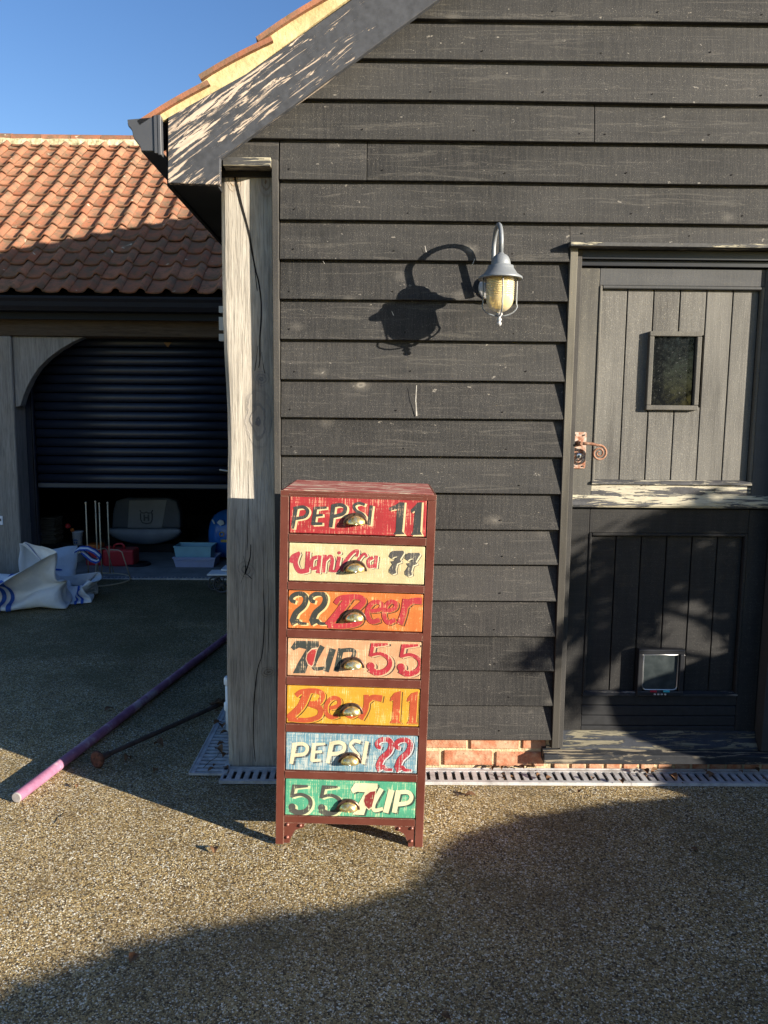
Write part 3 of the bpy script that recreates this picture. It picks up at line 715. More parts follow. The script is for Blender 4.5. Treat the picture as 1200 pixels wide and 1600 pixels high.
m = MB(); m.lathe([(.005, -.046), (.0085, -.040), (.0095, -.030), (.007, -.018), (.011, -.006), (.012, 0)], (kx, FY-.006, kz), 16, 'y')
pts = [(kx, FY-.045, kz), (kx+.02, FY-.048, kz+.001), (kx+.045, FY-.048, kz-.001)]
sc_ = onY(936, 708, FY-.048); r_ = .031
sa = math.atan2(kz-.001-sc_.z, kx+.052-sc_.x)
for k in range(46):
    t = k/45; an = R(100) - t*R(760); rr = r_*(1-t*.86)
    pts.append((sc_.x+rr*math.cos(an), FY-.048, sc_.z+rr*math.sin(an)))
m.tube(pts, [.0058]*3+[.0050-.0022*k/45 for k in range(46)], 8); m.build('handle', MT['rust'], up)
# lower leaf
ZL0, ZL1 = uz(1150), wb0-.006
lb0, lb1 = uz(1081), uz(838)
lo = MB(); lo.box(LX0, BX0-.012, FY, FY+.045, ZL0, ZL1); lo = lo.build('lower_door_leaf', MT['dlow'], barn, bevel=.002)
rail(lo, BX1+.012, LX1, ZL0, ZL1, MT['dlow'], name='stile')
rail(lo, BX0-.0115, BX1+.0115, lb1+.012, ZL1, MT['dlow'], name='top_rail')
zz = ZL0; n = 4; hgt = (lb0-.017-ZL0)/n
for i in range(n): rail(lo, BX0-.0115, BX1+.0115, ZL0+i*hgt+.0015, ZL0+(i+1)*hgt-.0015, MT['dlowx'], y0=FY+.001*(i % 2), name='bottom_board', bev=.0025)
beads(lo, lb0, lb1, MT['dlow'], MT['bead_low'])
cx0, cx1 = onY(994, 1050, FY).x, onY(1066, 1050, FY).x; cz0, cz1 = uz(1085), uz(1013)
planks(lo, lb0, lb1, MT['dlow'])
m = MB(); t_ = .020
m.box(cx0, cx1, FY-.022, FY+.012, cz1-t_, cz1); m.box(cx0, cx1, FY-.022, FY+.012, cz0, cz0+t_); m.box(cx0, cx0+t_, FY-.022, FY+.012, cz0+t_, cz1-t_); m.box(cx1-t_, cx1, FY-.022, FY+.012, cz0+t_, cz1-t_)
m.build('cat_flap_frame', MT['black_plastic'], lo, bevel=.003, seg=2)
m = MB(); m.box(cx0+t_+.003, cx1-t_-.003, FY-.010, FY-.006, cz0+t_+.003, cz1-t_-.003); m.build('cat_flap_panel', MT['flap'], lo, bevel=.002)
rim = [(cx0+t_+.004, cz1-t_-.004), (cx0+t_+.004, cz0+t_+.018), (cx0+t_+.008, cz0+t_+.008), (cx0+t_+.018, cz0+t_+.004), (cx1-t_-.018, cz0+t_+.004), (cx1-t_-.008, cz0+t_+.008), (cx1-t_-.004, cz0+t_+.018), (cx1-t_-.004, cz1-t_-.004)]
m = MB(); m.tube([(x, FY-.012, z) for x, z in rim], .003, 6, closed=True); m.build('cat_flap_rim', MT['chrome'], lo)
def small(p, x0, x1, z0, z1, y, mt_, nm):
    m = MB(); m.box(x0, x1, y-.004, y, z0, z1); m.build(nm, mt_, p, bevel=.001)
ww = cx1-cx0
small(lo, cx0+ww*.28, cx0+ww*.42, cz0+.018, cz0+.026, FY-.0225, MT['redp'], 'latch_slider')
small(lo, cx0+ww*.56, cx0+ww*.70, cz0+.018, cz0+.026, FY-.0225, MT['cyanp'], 'latch_slider')
for k in range(4): small(lo, cx0+ww*(.36+k*.075), cx0+ww*(.405+k*.075), cz0+.006, cz0+.012, FY-.0225, MT['lamp_white'], 'latch_mark')
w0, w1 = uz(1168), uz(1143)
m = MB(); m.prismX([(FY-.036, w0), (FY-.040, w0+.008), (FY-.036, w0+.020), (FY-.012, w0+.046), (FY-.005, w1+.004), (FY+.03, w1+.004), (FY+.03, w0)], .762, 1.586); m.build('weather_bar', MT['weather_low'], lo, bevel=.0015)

# ================================================================ WALL LAMP
LXc = .434; LYa = 2.828
lamp = thing('wall_lamp', 'grey swan-neck wall lamp with ribbed amber glass in a wire cage on the black boards', 'lamp', (LXc, 3.0, 1.95))
zL = lambda y, Y=LYa: onY(785, y, Y).z
pc = onY(766, 449, 2.99); 
m = MB(); m.lathe([(.0485, .0), (.0485, -.010), (.044, -.013), (.0001, -.013)], (LXc-.008, 3.006, pc.z), 32, 'y'); m.build('back_plate', MT['lamp_white'], lamp)
m = MB(); m.lathe([(.026, 0), (.024, -.012), (.014, -.020), (.0001, -.020)], (LXc-.008, 2.993, pc.z+.010), 20, 'y'); m.lathe([(.010, -.045), (.010, .02)], (LXc-.008, 2.955, pc.z+.03), 12, 'z'); m.build('arm_boss', MT['lamp_grey'], lamp)
za = zL(347, 2.887); rad = (2.957-LYa)/2; yc = (2.957+LYa)/2
pts = [(LXc-.008, 2.957, pc.z+.0)]; pts += [(LXc-.008, 2.957, pc.z+.05), (LXc-.008, 2.957, za-rad-.03)]
for k in range(13):
    a = PI*k/12; pts.append((LXc-.008+.008*k/12, yc+rad*math.cos(a), za-rad-.010+rad*math.sin(a)))
zh = zL(397)
pts.append((LXc, LYa, zh-.004))
m = MB(); m.tube(pts, .0083, 12); m.build('swan_neck', MT['lamp_grey'], lamp)
zt_, zd, zti, zbr = zL(396), zL(413), zL(418), zL(436)
m = MB(); m.lathe([(.0001, zt_+.003), (.0105, zt_+.002), (.0125, zt_-.003), (.020, zt_-.0055), (.0265, zt_-.012), (.0315, zt_-.021), (.0345, zt_-.031), (.0355, zd), (.0355, zd-.004), (.046, zd-.006), (.047, zti-.004), (.049, zti-.006), (.060, zti-.022), (.078, zbr+.006), (.0795, zbr+.001), (.078, zbr-.002), (.066, zbr+.003), (.048, zti-.016), (.0001, zti-.014)], (LXc, LYa, 0), 40, cap=False); m.build('hood', MT['lamp_grey'], lamp)
zg0, zg1 = zL(488), zti-.016
prof = []
hg = zg1-zg0
for k in range(60):
    t = k/59; z = zg1-t*hg
    if t < .2: r = .051
    elif t < .62: r = .0492+.0028*math.cos((t-.2)/.42*8*2*PI)
    else:
        q = (t-.62)/.38; r = .0495*math.sqrt(max(0, 1-(q*.985)**2.3))
    prof.append((r, z))
m = MB(); m.lathe(prof, (LXc, LYa, 0), 36, cap=False); o = m.build('glass', MT['amber'], lamp)
m = MB(); m.lathe([(.012, zg1), (.014, zg1-.02), (.024, zg1-.045), (.030, zg1-.065), (.024, zg1-.088), (.0001, zg1-.096)], (LXc, LYa, 0), 20); m.build('bulb', MT['bulb'], lamp)
m = MB()
zc0 = zL(494)
for k in range(4):
    a = PI/2*k-PI/2; P = []
    for q in range(15):
        t = q/14
        if t < .6: r, z = .0605-.001*t, zbr+.004-(zbr+.004-zc0-.040)*t/.6
        else:
            b = (t-.6)/.4*PI/2; r, z = .060*math.cos(b)+.004, zc0+.040-.040*math.sin(b)
        P.append((LXc+r*math.cos(a), LYa+r*math.sin(a), z))
    m.tube(P, .0027, 8)
m.build('cage', MT['lamp_grey'], lamp)
m = MB(); m.lathe([(.010, zc0+.012), (.012, zc0+.006), (.007, zc0), (.005, zc0-.006), (.0085, zc0-.010), (.009, zc0-.014), (.005, zc0-.018), (.008, zc0-.023), (.009, zc0-.028), (.006, zc0-.034), (.0001, zc0-.036)], (LXc, LYa, 0), 18); m.build('finial', MT['lamp_white'], lamp)

# ================================================================ CHEST OF DRAWERS
CW, CH_, CD = .506, 1.222, .40
A0 = G(430, 1322); 
chest = thing('chest_of_drawers', 'tall narrow seven-drawer chest with hand-lettered coloured fronts and oxide-red frame, standing against the oak post', 'chest of drawers', (A0.x+CW/2, A0.y, 0), rot=(0, R(1.25), R(-.6)))
def lb(name, mat, boxes, par=chest, bevel=.0012, org=(0,0,0)):
    m = MB()
    for b in boxes: m.box(*b)
    o = bpy.data.objects.new(name, m.mesh(name, mat, org)); COL.objects.link(o); o.parent = par; o.location = org
    if bevel:
        md = o.modifiers.new('b', 'BEVEL'); md.width = bevel; md.segments = 1; md.limit_method = 'ANGLE'
    return o
hw = CW/2; PW = .028; FR = .0
for s in (-1, 1):
    xo, xi = (-hw, -hw+PW) if s < 0 else (hw-PW, hw)
    lb('front_leg', MT['redframe'], [(xo, xi, 0, .03, 0, CH_-.020)])
    lb('back_leg', MT['redframe'], [(xo, xi, CD-.03, CD, 0, CH_-.020)])
    xs = (-hw+.004, -hw+.010) if s < 0 else (hw-.010, hw-.004)
    lb('side_panel', MT['redframe'], [(xs[0], xs[1], .031, CD-.031, .075, CH_-.022)])
lb('back_panel', MT['redframe'], [(-hw+PW+.001, hw-PW-.001, CD-.012, CD-.006, .075, CH_-.022)])
lb('top', MT['redframe'], [(-hw, hw, -.0005, CD, CH_-.0195, CH_-.0012)])
lb('top_panel', MT['cabtop'], [(-hw+.008, hw-.008, .008, CD-.008, CH_-.0012, CH_+.0008)])
# drawers: photo quads (origin, TL, TR, BL, BR in 5x zoom pixels)
DQ = [((440,760),(75,58),(1140,90),(72,365),(1132,400)), ((440,835),(65,58),(1122,97),(58,365),(1112,398)), ((440,910),(55,55),(1110,95),(50,362),(1102,392)),
      ((440,985),(45,62),(1100,85),(42,360),(1090,382)), ((430,1060),(88,50),(1135,85),(85,350),(1130,382)), ((430,1135),(75,45),(1130,75),(72,345),(1115,372)), ((430,1205),(63,63),(1113,85),(60,348),(1103,372))]
def catmull(P, k=6):
    if len(P) < 3: return P
    out = []; Q = [P[0]]+list(P)+[P[-1]]
    for i in range(1, len(Q)-2):
        p0, p1, p2, p3 = Q[i-1], Q[i], Q[i+1], Q[i+2]
        for j in range(k):
            t = j/k; out.append(tuple(.5*((2*p1[d])+(-p0[d]+p2[d])*t+(2*p0[d]-5*p1[d]+4*p2[d]-p3[d])*t*t+(-p0[d]+3*p1[d]-3*p2[d]+p3[d])*t**3) for d in (0,1)))
    out.append(P[-1]); return out
# glyph primitives: ('s', pts, w) brush stroke, ('p', pts) filled outline, ('o', cx, cy, rx, ry) disc
def glyph_mesh(prims, mp, off, y0, grow=0.):
    m = MB(); li = 0
    for pr in prims:
        y = y0-li*.00002; li += 1
        if pr[0] == 's':
            P = catmull(pr[1]); w = pr[2]+grow*2; n = len(P); vs = []
            w1 = pr[3]+grow*2 if len(pr) > 3 else w
            for i, p in enumerate(P):
                a = P[max(0, i-1)]; b = P[min(n-1, i+1)]; dx, dy = b[0]-a[0], b[1]-a[1]; L = math.hypot(dx, dy) or 1
                nx_, ny_ = -dy/L, dx/L; t = i/(n-1); ww_ = (w+(w1-w)*t)*(.5 if True else 1)
                ex, ey = 0, 0
                if i == 0: ex, ey = -dx/L*ww_*.25, -dy/L*ww_*.25
                if i == n-1: ex, ey = dx/L*ww_*.25, dy/L*ww_*.25
                for sg in (1, -1):
                    u, z = mp(p[0]+nx_*ww_*sg+ex+off[0], p[1]+ny_*ww_*sg+ey+off[1]); vs.append((u, y, z))
            m.add(vs, [(2*i, 2*i+2, 2*i+3, 2*i+1) for i in range(n-1)])
        elif pr[0] == 'o':
            vs = []
            for k in range(28):
                a = 2*PI*k/28; u, z = mp(pr[1]+(pr[3]+grow)*math.cos(a)+off[0], pr[2]+(pr[4]+grow)*math.sin(a)+off[1]); vs.append((u, y, z))
            m.add(vs, [tuple(range(28))])
        else:
            P = pr[1]; cx_ = sum(p[0] for p in P)/len(P); cy2 = sum(p[1] for p in P)/len(P); vs = []
            for p in P:
                k = 1+grow*.02; u, z = mp(cx_+(p[0]-cx_)*k+off[0], cy2+(p[1]-cy2)*k+off[1]); vs.append((u, y, z))
            m.add(vs, [tuple(range(len(vs)))])
    me = m.mesh('lettering', MT['crack'])
    b = bmesh.new(); b.from_mesh(me); bmesh.ops.triangulate(b, faces=b.faces[:])
    for f in b.faces:
        f.normal_update()
        if f.normal.y > 0: f.normal_flip()
    b.to_mesh(me); b.free(); return me
def sh(prims, dx, dy, k=1., c=None):
    out = []
    for p in prims:
        if p[0] == 's': out.append(('s', [(x+dx, y+dy) for x, y in p[1]])+tuple(p[2:]))
        elif p[0] == 'o': out.append(('o', p[1]+dx, p[2]+dy, p[3], p[4]))
        else: out.append(('p', [(x+dx, y+dy) for x, y in p[1]]))
    return out
two = [('s', [(112,150),(88,140),(84,112),(120,88),(170,88),(196,122),(178,180),(120,235),(92,300)], 29, 48), ('s', [(84,318),(130,300),(150,318),(200,322)], 41, 19)]
five = [('s', [(708,114),(830,104)], 34, 16), ('s', [(716,108),(700,196)], 29, 26), ('s', [(700,192),(770,178),(835,210),(850,262),(815,310),(750,328),(695,300)], 21, 50), ('o', 700, 276, 30, 30)]
D = {}
D[0] = dict(col=(0.30,0.024,0.028), scr=(0.612,0.360,0.216), amt=.42, layers=[
    ((.86,.66,.36), (13, 7), 2, 'A'), ((.05,.055,.055), (0, 0), 0, 'A')],
    A=[('s', [(128,165),(102,325)], 32, 26), ('s', [(112,172),(180,160),(218,190),(196,235),(122,250)], 26),
       ('s', [(278,165),(260,295)], 30), ('s', [(270,170),(362,164)], 26, 18), ('s', [(266,228),(332,222)], 20), ('s', [(256,290),(330,290)], 26, 20),
       ('s', [(415,150),(396,315)], 34, 28), ('s', [(408,152),(470,143),(508,165),(490,212),(408,235)], 28),
       ('s', [(655,142),(612,130),(575,150),(592,188),(640,215),(662,260),(620,290)], 22), ('s', [(708,150),(690,300)], 26),
       ('p', [(850,190),(845,165),(900,140),(925,122),(965,124),(948,350),(968,374),(880,376),(898,350),(905,178)]),
       ('p', [(1016,206),(1014,180),(1045,150),(1065,124),(1098,122),(1088,352),(1102,378),(1016,380),(1032,352),(1044,190)])])
van = [('s', [(84,215),(98,170),(150,142)], 34, 26), ('s', [(138,150),(118,220),(150,285),(215,276)], 34, 40), ('s', [(216,135),(206,285)], 34, 36),
       ('s', [(300,172),(250,190),(244,262),(290,255)], 28), ('s', [(306,165),(292,298)], 28, 30), ('s', [(346,160),(332,292)], 30), ('s', [(344,205),(385,168),(402,200),(388,288)], 24, 30),
       ('s', [(456,175),(436,280)], 28), ('o', 456, 142, 14, 12), ('s', [(400,282),(430,285),(470,250)], 20), ('s', [(475,285),(500,215),(555,145),(598,126),(590,170)], 28, 20),
       ('s', [(560,290),(610,190),(650,150),(668,175)], 24, 18), ('s', [(715,180),(680,205),(690,250),(735,240)], 26), ('s', [(742,168),(732,258)], 26)]
sev = [('p', [(840,172),(852,142),(872,128),(950,128),(958,142),(925,195),(935,215),(902,228),(890,272),(896,300),(868,312),(842,296),(842,272),(868,232),(852,210),(880,205),(905,172),(880,176),(862,188)])]
D[1] = dict(col=(0.49,0.40,0.22), scr=(0.54,0.48,0.32), amt=.45, layers=[((.07,.06,.05), (16, 8), 0, 'A'), ((.80,.72,.48), (7, 4), 2, 'A'), ((.62,.07,.10), (0, 0), 0, 'A'), ((.07,.065,.06), (15, 9), 0, 'B'), ((.80,.72,.48), (9, 6), 1, 'B'), ((.10,.095,.09), (0, 0), 0, 'B')],
    A=van, B=sev+sh(sev, 122, 16))
beer = [('s', [(425,160),(470,118),(600,112),(640,150),(575,215)], 34, 46), ('s', [(530,118),(450,230),(368,330)], 60, 54), ('s', [(520,232),(610,255),(605,312),(490,340),(372,335)], 46, 40),
        ('s', [(700,222),(765,212),(782,168),(732,150),(685,190),(672,250),(705,305),(765,292)], 30, 36),
        ('s', [(822,222),(880,205),(893,165),(852,150),(812,190),(802,260),(835,312),(885,290)], 30, 34), ('s', [(968,135),(955,230),(926,320)], 44, 50), ('s', [(955,205),(1010,150),(1088,146)], 36, 52)]
D[2] = dict(col=(0.490,0.137,0.032), scr=(0.612,0.432,0.180), amt=.34, layers=[((.88,.66,.30), (14, 6), 1, 'B'), ((.05,.055,.05), (0, 0), 0, 'B'), ((.09,.04,.02), (17, 9), 0, 'A'), ((.68,.22,.06), (8, 4), 0, 'A'), ((.62,.055,.07), (0, 0), 0, 'A')],
    A=beer, B=two+sh(two, 152, 0))
svp = [('p', [(74,138),(110,84),(292,86),(296,124),(236,190),(190,338),(92,340),(132,256),(196,150),(140,138),(98,160)]), ('s', [(320,128),(262,245),(262,300),(335,296)], 42, 26), ('s', [(402,150),(352,318)], 52, 46), ('s', [(468,148),(430,318)], 46, 40), ('s', [(470,158),(545,152),(572,172),(540,232),(460,250)], 32)]
D[3] = dict(col=(0.475,0.259,0.137), scr=(0.605,0.446,0.274), amt=.5, layers=[((.05,.06,.055), (0, 0), 0, 'A'), ((.80,.55,.36), (0, 0), 9, 'C'), ((.62,.06,.06), (0, 0), 0, 'C'), ((.07,.06,.05), (26, 8), 0, 'B'), ((.74,.48,.28), (12, 4), 3, 'B'), ((.62,.05,.07), (0, 0), 0, 'B')],
    A=svp, C=[('p', [(278,148),(240,152),(206,185),(198,225),(212,262),(238,280),(252,262),(262,215)])], B=five+sh(five, 238, 6))
b5 = [('s', [(168,130),(215,100),(330,98),(372,132),(345,185),(290,200)], 36, 44), ('s', [(250,110),(200,220),(104,312)], 60, 54), ('s', [(270,196),(352,232),(345,296),(250,326),(110,316)], 46, 36),
      ('s', [(430,232),(495,212),(502,165),(452,152),(404,200),(402,268),(440,302),(492,290)], 30, 34), ('s', [(560,285),(600,300),(640,280)], 26), ('s', [(715,132),(712,230),(672,310)], 40, 46), ('s', [(712,195),(760,150),(832,156)], 34, 50)]
one5 = [('p', [(900,178),(905,150),(935,112),(985,98),(976,332),(994,350),(900,348),(918,325),(926,170)])]
D[4] = dict(col=(0.518,0.259,0.025), scr=(0.634,0.475,0.173), amt=.4, layers=[((.10,.055,.02), (16, 8), 0, 'A'), ((.72,.40,.05), (8, 4), 0, 'A'), ((.68,.12,.045), (0, 0), 0, 'A')], A=b5+one5+sh(one5, 132, 4))
pep = [('s', [(148,138),(122,290)], 36, 30), ('s', [(132,144),(210,136),(248,166),(225,215),(138,226)], 28), ('s', [(302,136),(288,268)], 34), ('s', [(292,142),(388,136)], 24, 18), ('s', [(290,202),(362,197)], 20), ('s', [(282,268),(352,264)], 24, 20),
       ('s', [(442,130),(410,284)], 38, 32), ('s', [(428,136),(500,124),(542,150),(520,202),(430,216)], 30), ('s', [(668,122),(622,112),(590,145),(622,190),(655,235),(620,270)], 28, 22), ('s', [(722,120),(690,290)], 30)]
D[5] = dict(col=(0.12,0.24,0.30), scr=(0.42,0.45,0.41), amt=.72, layers=[((.06,.08,.10), (16, 10), 0, 'A'), ((.80,.72,.48), (0, 0), 0, 'A'), ((.05,.07,.09), (18, 9), 0, 'B'), ((.70,.72,.72), (6, 4), 3, 'B'), ((.58,.05,.07), (0, 0), 0, 'B')],
    A=pep, B=sh(two, 718, 14)+sh(two, 868, 18))
svp7 = [('p', [(588,142),(622,90),(802,94),(802,132),(740,190),(694,340),(604,336),(652,250),(702,162),(640,158),(606,172)]), ('s', [(832,138),(772,250),(778,302),(842,290)], 38, 26), ('s', [(912,148),(868,316)], 50, 44), ('s', [(968,152),(935,316)], 44, 38), ('s', [(956,162),(1040,158),(1072,195),(1045,240),(958,256)], 32)]
five7 = [('s', [(130,124),(246,120)], 34, 18), ('s', [(138,118),(118,206)], 31, 26), ('s', [(118,200),(190,184),(256,212),(268,262),(232,312),(170,326),(112,300)], 21, 47), ('o', 122, 282, 28, 28)]
D[6] = dict(col=(0.065,0.288,0.173), scr=(0.446,0.518,0.302), amt=.45, layers=[((.68,.72,.42), (18, 8), 1, 'B'), ((.085,.085,.075), (0, 0), 0, 'B'), ((.04,.09,.07), (15, 10), 0, 'A'), ((.80,.74,.48), (0, 0), 0, 'A'), ((.80,.74,.48), (0, 0), 8, 'C'), ((.34,.045,.045), (0, 0), 0, 'C')],
    A=svp7, C=[('p', [(786,152),(745,158),(704,188),(694,230),(706,268),(734,292),(756,276),(770,225)])], B=five7+sh(five7, 236, 4))
names = ['red drawer lettered PEPSI 11', 'cream drawer lettered Vanilla 77', 'orange drawer lettered 22 Beer', 'tan drawer lettered 7UP 55', 'yellow drawer lettered Beer 11', 'pale blue drawer lettered PEPSI 22', 'green drawer lettered 55 7UP']
DW_ = .448; zprev = None; ztop0 = None
spans = []
for k, (og, TL, TR, BL, BR) in enumerate(DQ):
    yt = og[1]+(TL[1]+TR[1])/10; yb = og[1]+(BL[1]+BR[1])/10; xm = og[0]+(TL[0]+TR[0])/10
    spans.append((onY(xm, yt, A0.y).z, onY(xm, yb, A0.y).z))
print('drawers', [(round(a, 3), round(b, 3)) for a, b in spans])
rails = []; edges_ = [CH_-.020]+[v for s_ in spans for v in s_]+[None]
pal = {}
for k, (zt2, zb2) in enumerate(spans):
    d = D[k]; hgt2 = zt2-zb2
    org = (0, 0, zb2)
    o = lb('drawer', drawer_paint('drawer_paint', d['col'], d['scr'], d['amt'], seed=k+1.), [(-DW_/2+.0016, DW_/2-.0016, .0005, .018, 0+.0015, hgt2-.002)], chest, .0025)
    o.location = org; o['label'] = names[k]
    og, TL, TR, BL, BR = DQ[k]
    def mp(x, y, TL=TL, TR=TR, BL=BL, BR=BR, hh=hgt2):
        f = (x-TL[0])/(TR[0]-TL[0]); yt = TL[1]+(TR[1]-TL[1])*f; yb = BL[1]+(BR[1]-BL[1])*f; v_ = (y-yt)/(yb-yt)
        xl = TL[0]+(BL[0]-TL[0])*v_; xr = TR[0]+(BR[0]-TR[0])*v_
        u = (x-xl)/(xr-xl)
        return (min(max(u, .006), .994)-.5)*DW_, (1-min(max(v_, .02), .98))*hh
    for j, (c_, off, grow, key) in enumerate(d['layers']):
        me = glyph_mesh(d[key], mp, off, .00035-.0003*j, grow)
        me.materials.clear(); me.materials.append(drawer_paint('letter_paint', tuple(v_*(.54 if c_[0] > 3*c_[1] else .70) for v_ in c_), d['scr'] if max(c_) > .5 or min(c_) < .2 else d['col'], d['amt']*.75, seed=k+1.))
        q = bpy.data.objects.new('lettering', me); COL.objects.link(q); q.parent = o
        if j == len(d['layers'])-1: pass
    # cup pull
    hx = {0: 588, 1: 578, 2: 573, 3: 560, 4: 600, 5: 585, 6: 570}[k]; hy = {0: 290, 1: 282, 2: 288, 3: 285, 4: 268, 5: 278, 6: 290}[k]
    u, z = mp(hx, hy)
    rx, rz = .0375, .035
    m = MB(); vs = []; nu, nv = 16, 8           # quarter dome open at the bottom
    for i in range(nu+1):
        a = PI*i/nu
        for j in range(nv+1):
            b = PI/2*j/nv
            vs.append((u+rx*.86*math.cos(a)*math.cos(b)**.8, -.004-.024*math.sin(b), z+rz*.80*math.sin(a)*math.cos(b)**.8))
    m.add(vs, [(i*(nv+1)+j, i*(nv+1)+j+1, (i+1)*(nv+1)+j+1, (i+1)*(nv+1)+j) for i in range(nu) for j in range(nv)], True)
    me = m.mesh('handle', MT['brass']); q = bpy.data.objects.new('handle', me); COL.objects.link(q); q.parent = o
    so = q.modifiers.new('s', 'SOLIDIFY'); so.thickness = .0015; so.offset = 1
    m = MB(); out = [(u+rx*1.06*math.cos(PI*i/20), z+rz*1.05*math.sin(PI*i/20)) for i in range(21)]; inn = [(u+rx*.80*math.cos(PI*i/20), z+rz*.76*math.sin(PI*i/20)) for i in range(20, -1, -1)]
    m.prismY(out+inn, -.0095, -.001); q = bpy.data.objects.new('handle_flange', m.mesh('handle_flange', MT['brassdark'])); COL.objects.link(q); q.parent = o
    md = q.modifiers.new('b', 'BEVEL'); md.width = .0015; md.limit_method = 'ANGLE'
    m = MB(); m.lathe([(.0028, -.013), (.0026, -.009)], (u, 0, z+rz*.9), 8, 'y'); q = bpy.data.objects.new('handle_screw', m.mesh('handle_screw', MT['brassdark'])); COL.objects.link(q); q.parent = o
    # rail above
    ztr = CH_-.0205 if k == 0 else spans[k-1][1]-.0015
    lb('rail', MT['redframe'], [(-hw+PW+.0005, hw-PW-.0005, -.0015, .030, zt2+.0018, ztr)])
zbt = spans[-1][1]
lb('rail', MT['redframe'], [(-hw+PW+.0005, hw-PW-.0005, .0015, .030, zbt-.028, zbt-.0015)])
lb('bottom_panel', MT['redframe'], [(-hw+PW+.001, hw-PW-.001, .031, CD-.031, zbt-.020, zbt-.012)])
for s in (-1, 1):
    m = MB(); X = lambda v_: -hw+PW+v_ if s < 0 else hw-PW-v_
    arc = [(X(.030-.012*math.cos(PI/2*i/6)*1.0+.0), .040+(.0)-.012*math.sin(PI/2*i/6)) for i in range(0)]
    zq = zbt-.0285
    out = [(X(.0005), zq), (X(.072), zq), (X(.068), zq-.016), (X(.052), zq-.020), (X(.040), zq-.026), (X(.033), zq-.036), (X(.030), zq-.046), (X(.022), zq-.058), (X(.022), .004), (X(.0005), .004)]
    out = [(x_, max(z_, .004)) for x_, z_ in out]
    m.prismY(out, .003, .008); q = bpy.data.objects.new('corner_bracket', m.mesh('corner_bracket', MT['redframe'])); COL.objects.link(q); q.parent = chest
    for dx, dz in ((.012, -.006), (.056, -.008), (.012, -.052)):
        m = MB(); m.lathe([(.0001, -.006), (.0035, -.0052), (.0060, -.0025), (.0066, .001)], (X(dx), .0025, zq+dz if dz > -.05 else max(.014, zq+dz)), 14, 'y', cap=False)
        r = bpy.data.objects.new('rivet', m.mesh('rivet', MT['rivet'])); COL.objects.link(r); r.parent = q

# ================================================================ DRAINS
def grating(L, W2, pitch=.034, slot=.014):
    m = MB(); e = .018
    m.box(0, L-.002, 0, e, .004, .014); m.box(0, L-.002, W2-e, W2, .004, .014)
    x = 0; n = int(L/pitch)
    for i in range(n+1):
        x0 = i*pitch*(L/(n*pitch)) - (pitch-slot)/2; x1 = x0+(pitch-slot); x0 = max(0, x0); x1 = min(L-.002, x1)
        m.box(x0, x1, e+.0002, W2-e-.0002, .004, .0125)
    m.box(0, L-.002, -.006, -.0005, .004, .017); m.box(0, L-.002, W2+.0005, W2+.006, .004, .017)
    return m.mesh('grating', MT['galv'])
def drain(label, loc, rot, lens, W2=.125):
    t = thing('drain_channel', label, 'drain', loc, 'slotted drains at the foot of the building', (0, 0, rot)); x = 0
    for L in lens:
        o = bpy.data.objects.new('grating', gmesh(L, W2)); COL.objects.link(o); o.parent = t; o.location = (x, 0, 0); x += L
    m = MB(); m.add([(0, 0, .0045), (x, 0, .0045), (x, W2, .0045), (0, W2, .0045)], [(0,1,2,3)])
    o = bpy.data.objects.new('channel_bed', m.mesh('channel_bed', MT['mud'])); COL.objects.link(o); o.parent = t
    return t
_gc = {}
def gmesh(L, W2):
    k_ = (round(L, 3), W2)
    if k_ not in _gc: _gc[k_] = grating(L, W2)
    return _gc[k_]
p = G(346, 1216); j = G(988, 1232).x
drain('long galvanised slotted drain running under the brick plinth and the door', (p.x, 2.915, 0), 0, [j-1-p.x, 1., 1., 1.], .115)
sA, sB = G(297, 1213), G(342, 1123); ang = math.atan2(sB.y-sA.y, sB.x-sA.x)
drain('short galvanised slotted drain beside the foot of the oak post, strewn with dead leaves', (sA.x+.145*math.sin(R(90)), sA.y, 0), R(90), [.82, 1.], .145)
# ================================================================ LEAVES, TWIGS
rl_ = random.Random(5)
def leafmesh(s):
    m = MB(); vs = []; n = 6
    for i in range(n+1):
        t = i/n; w = s*.35*math.sin(PI*t)**.8; x = (t-.5)*s; z = .004+s*.25*math.sin(t*3.3)+rl_.uniform(0,.004)
        vs += [(x, -w, z+w*.6), (x, 0, z), (x, w, z+w*.8)]
    m.add(vs, [(3*i+a, 3*i+a+1, 3*i+a+4, 3*i+a+3) for i in range(n) for a in (0,1)])
    return m.mesh('dead_leaf', MT['leaf'])
lms = [leafmesh(s) for s in (.05, .035, .065, .028)]
leafspots = [((452,1150),'curled dead leaf lying where the side drain passes the oak post'), ((200,1190),'small dark leaf on shaded gravel near the pole'),
             ((243,1208),'dark dead leaf on the shaded gravel between rod and chest'), ((248,1168),'dead leaf below the rusty rod on shaded gravel'), ((120,1232),'dead leaf beside the pink pole end in the sun'), ((335,1330),'flattened orange leaf on sunlit gravel left of the chest'), ((600+96,1591),'orange leaf at the bottom edge of the shaded gravel')]
leafspots += [((735,1246),'small brown leaf on sunlit gravel just in front of the drain, right of the chest'), ((905,1238),'curled leaf on the gravel in front of the drain below the door'), ((210,1500),'lone leaf in the shaded gravel at the lower left'), ((1085,1330),'brown leaf in the shaded gravel at the lower right'), ((170,1110),'dead leaf in the dark gravel above the purple pole')]
for i, ((x, y), lab) in enumerate(leafspots[1:]):
    P = G(x, y); o = place(lms[i % 4], 'fallen_leaf', (P.x, P.y, .001), None, (0, 0, rl_.uniform(0, 6)))
    o.scale = (.8, .8, .5 if i > 3 else 1); tag(o, lab, 'leaf', 'dead leaves on the gravel')
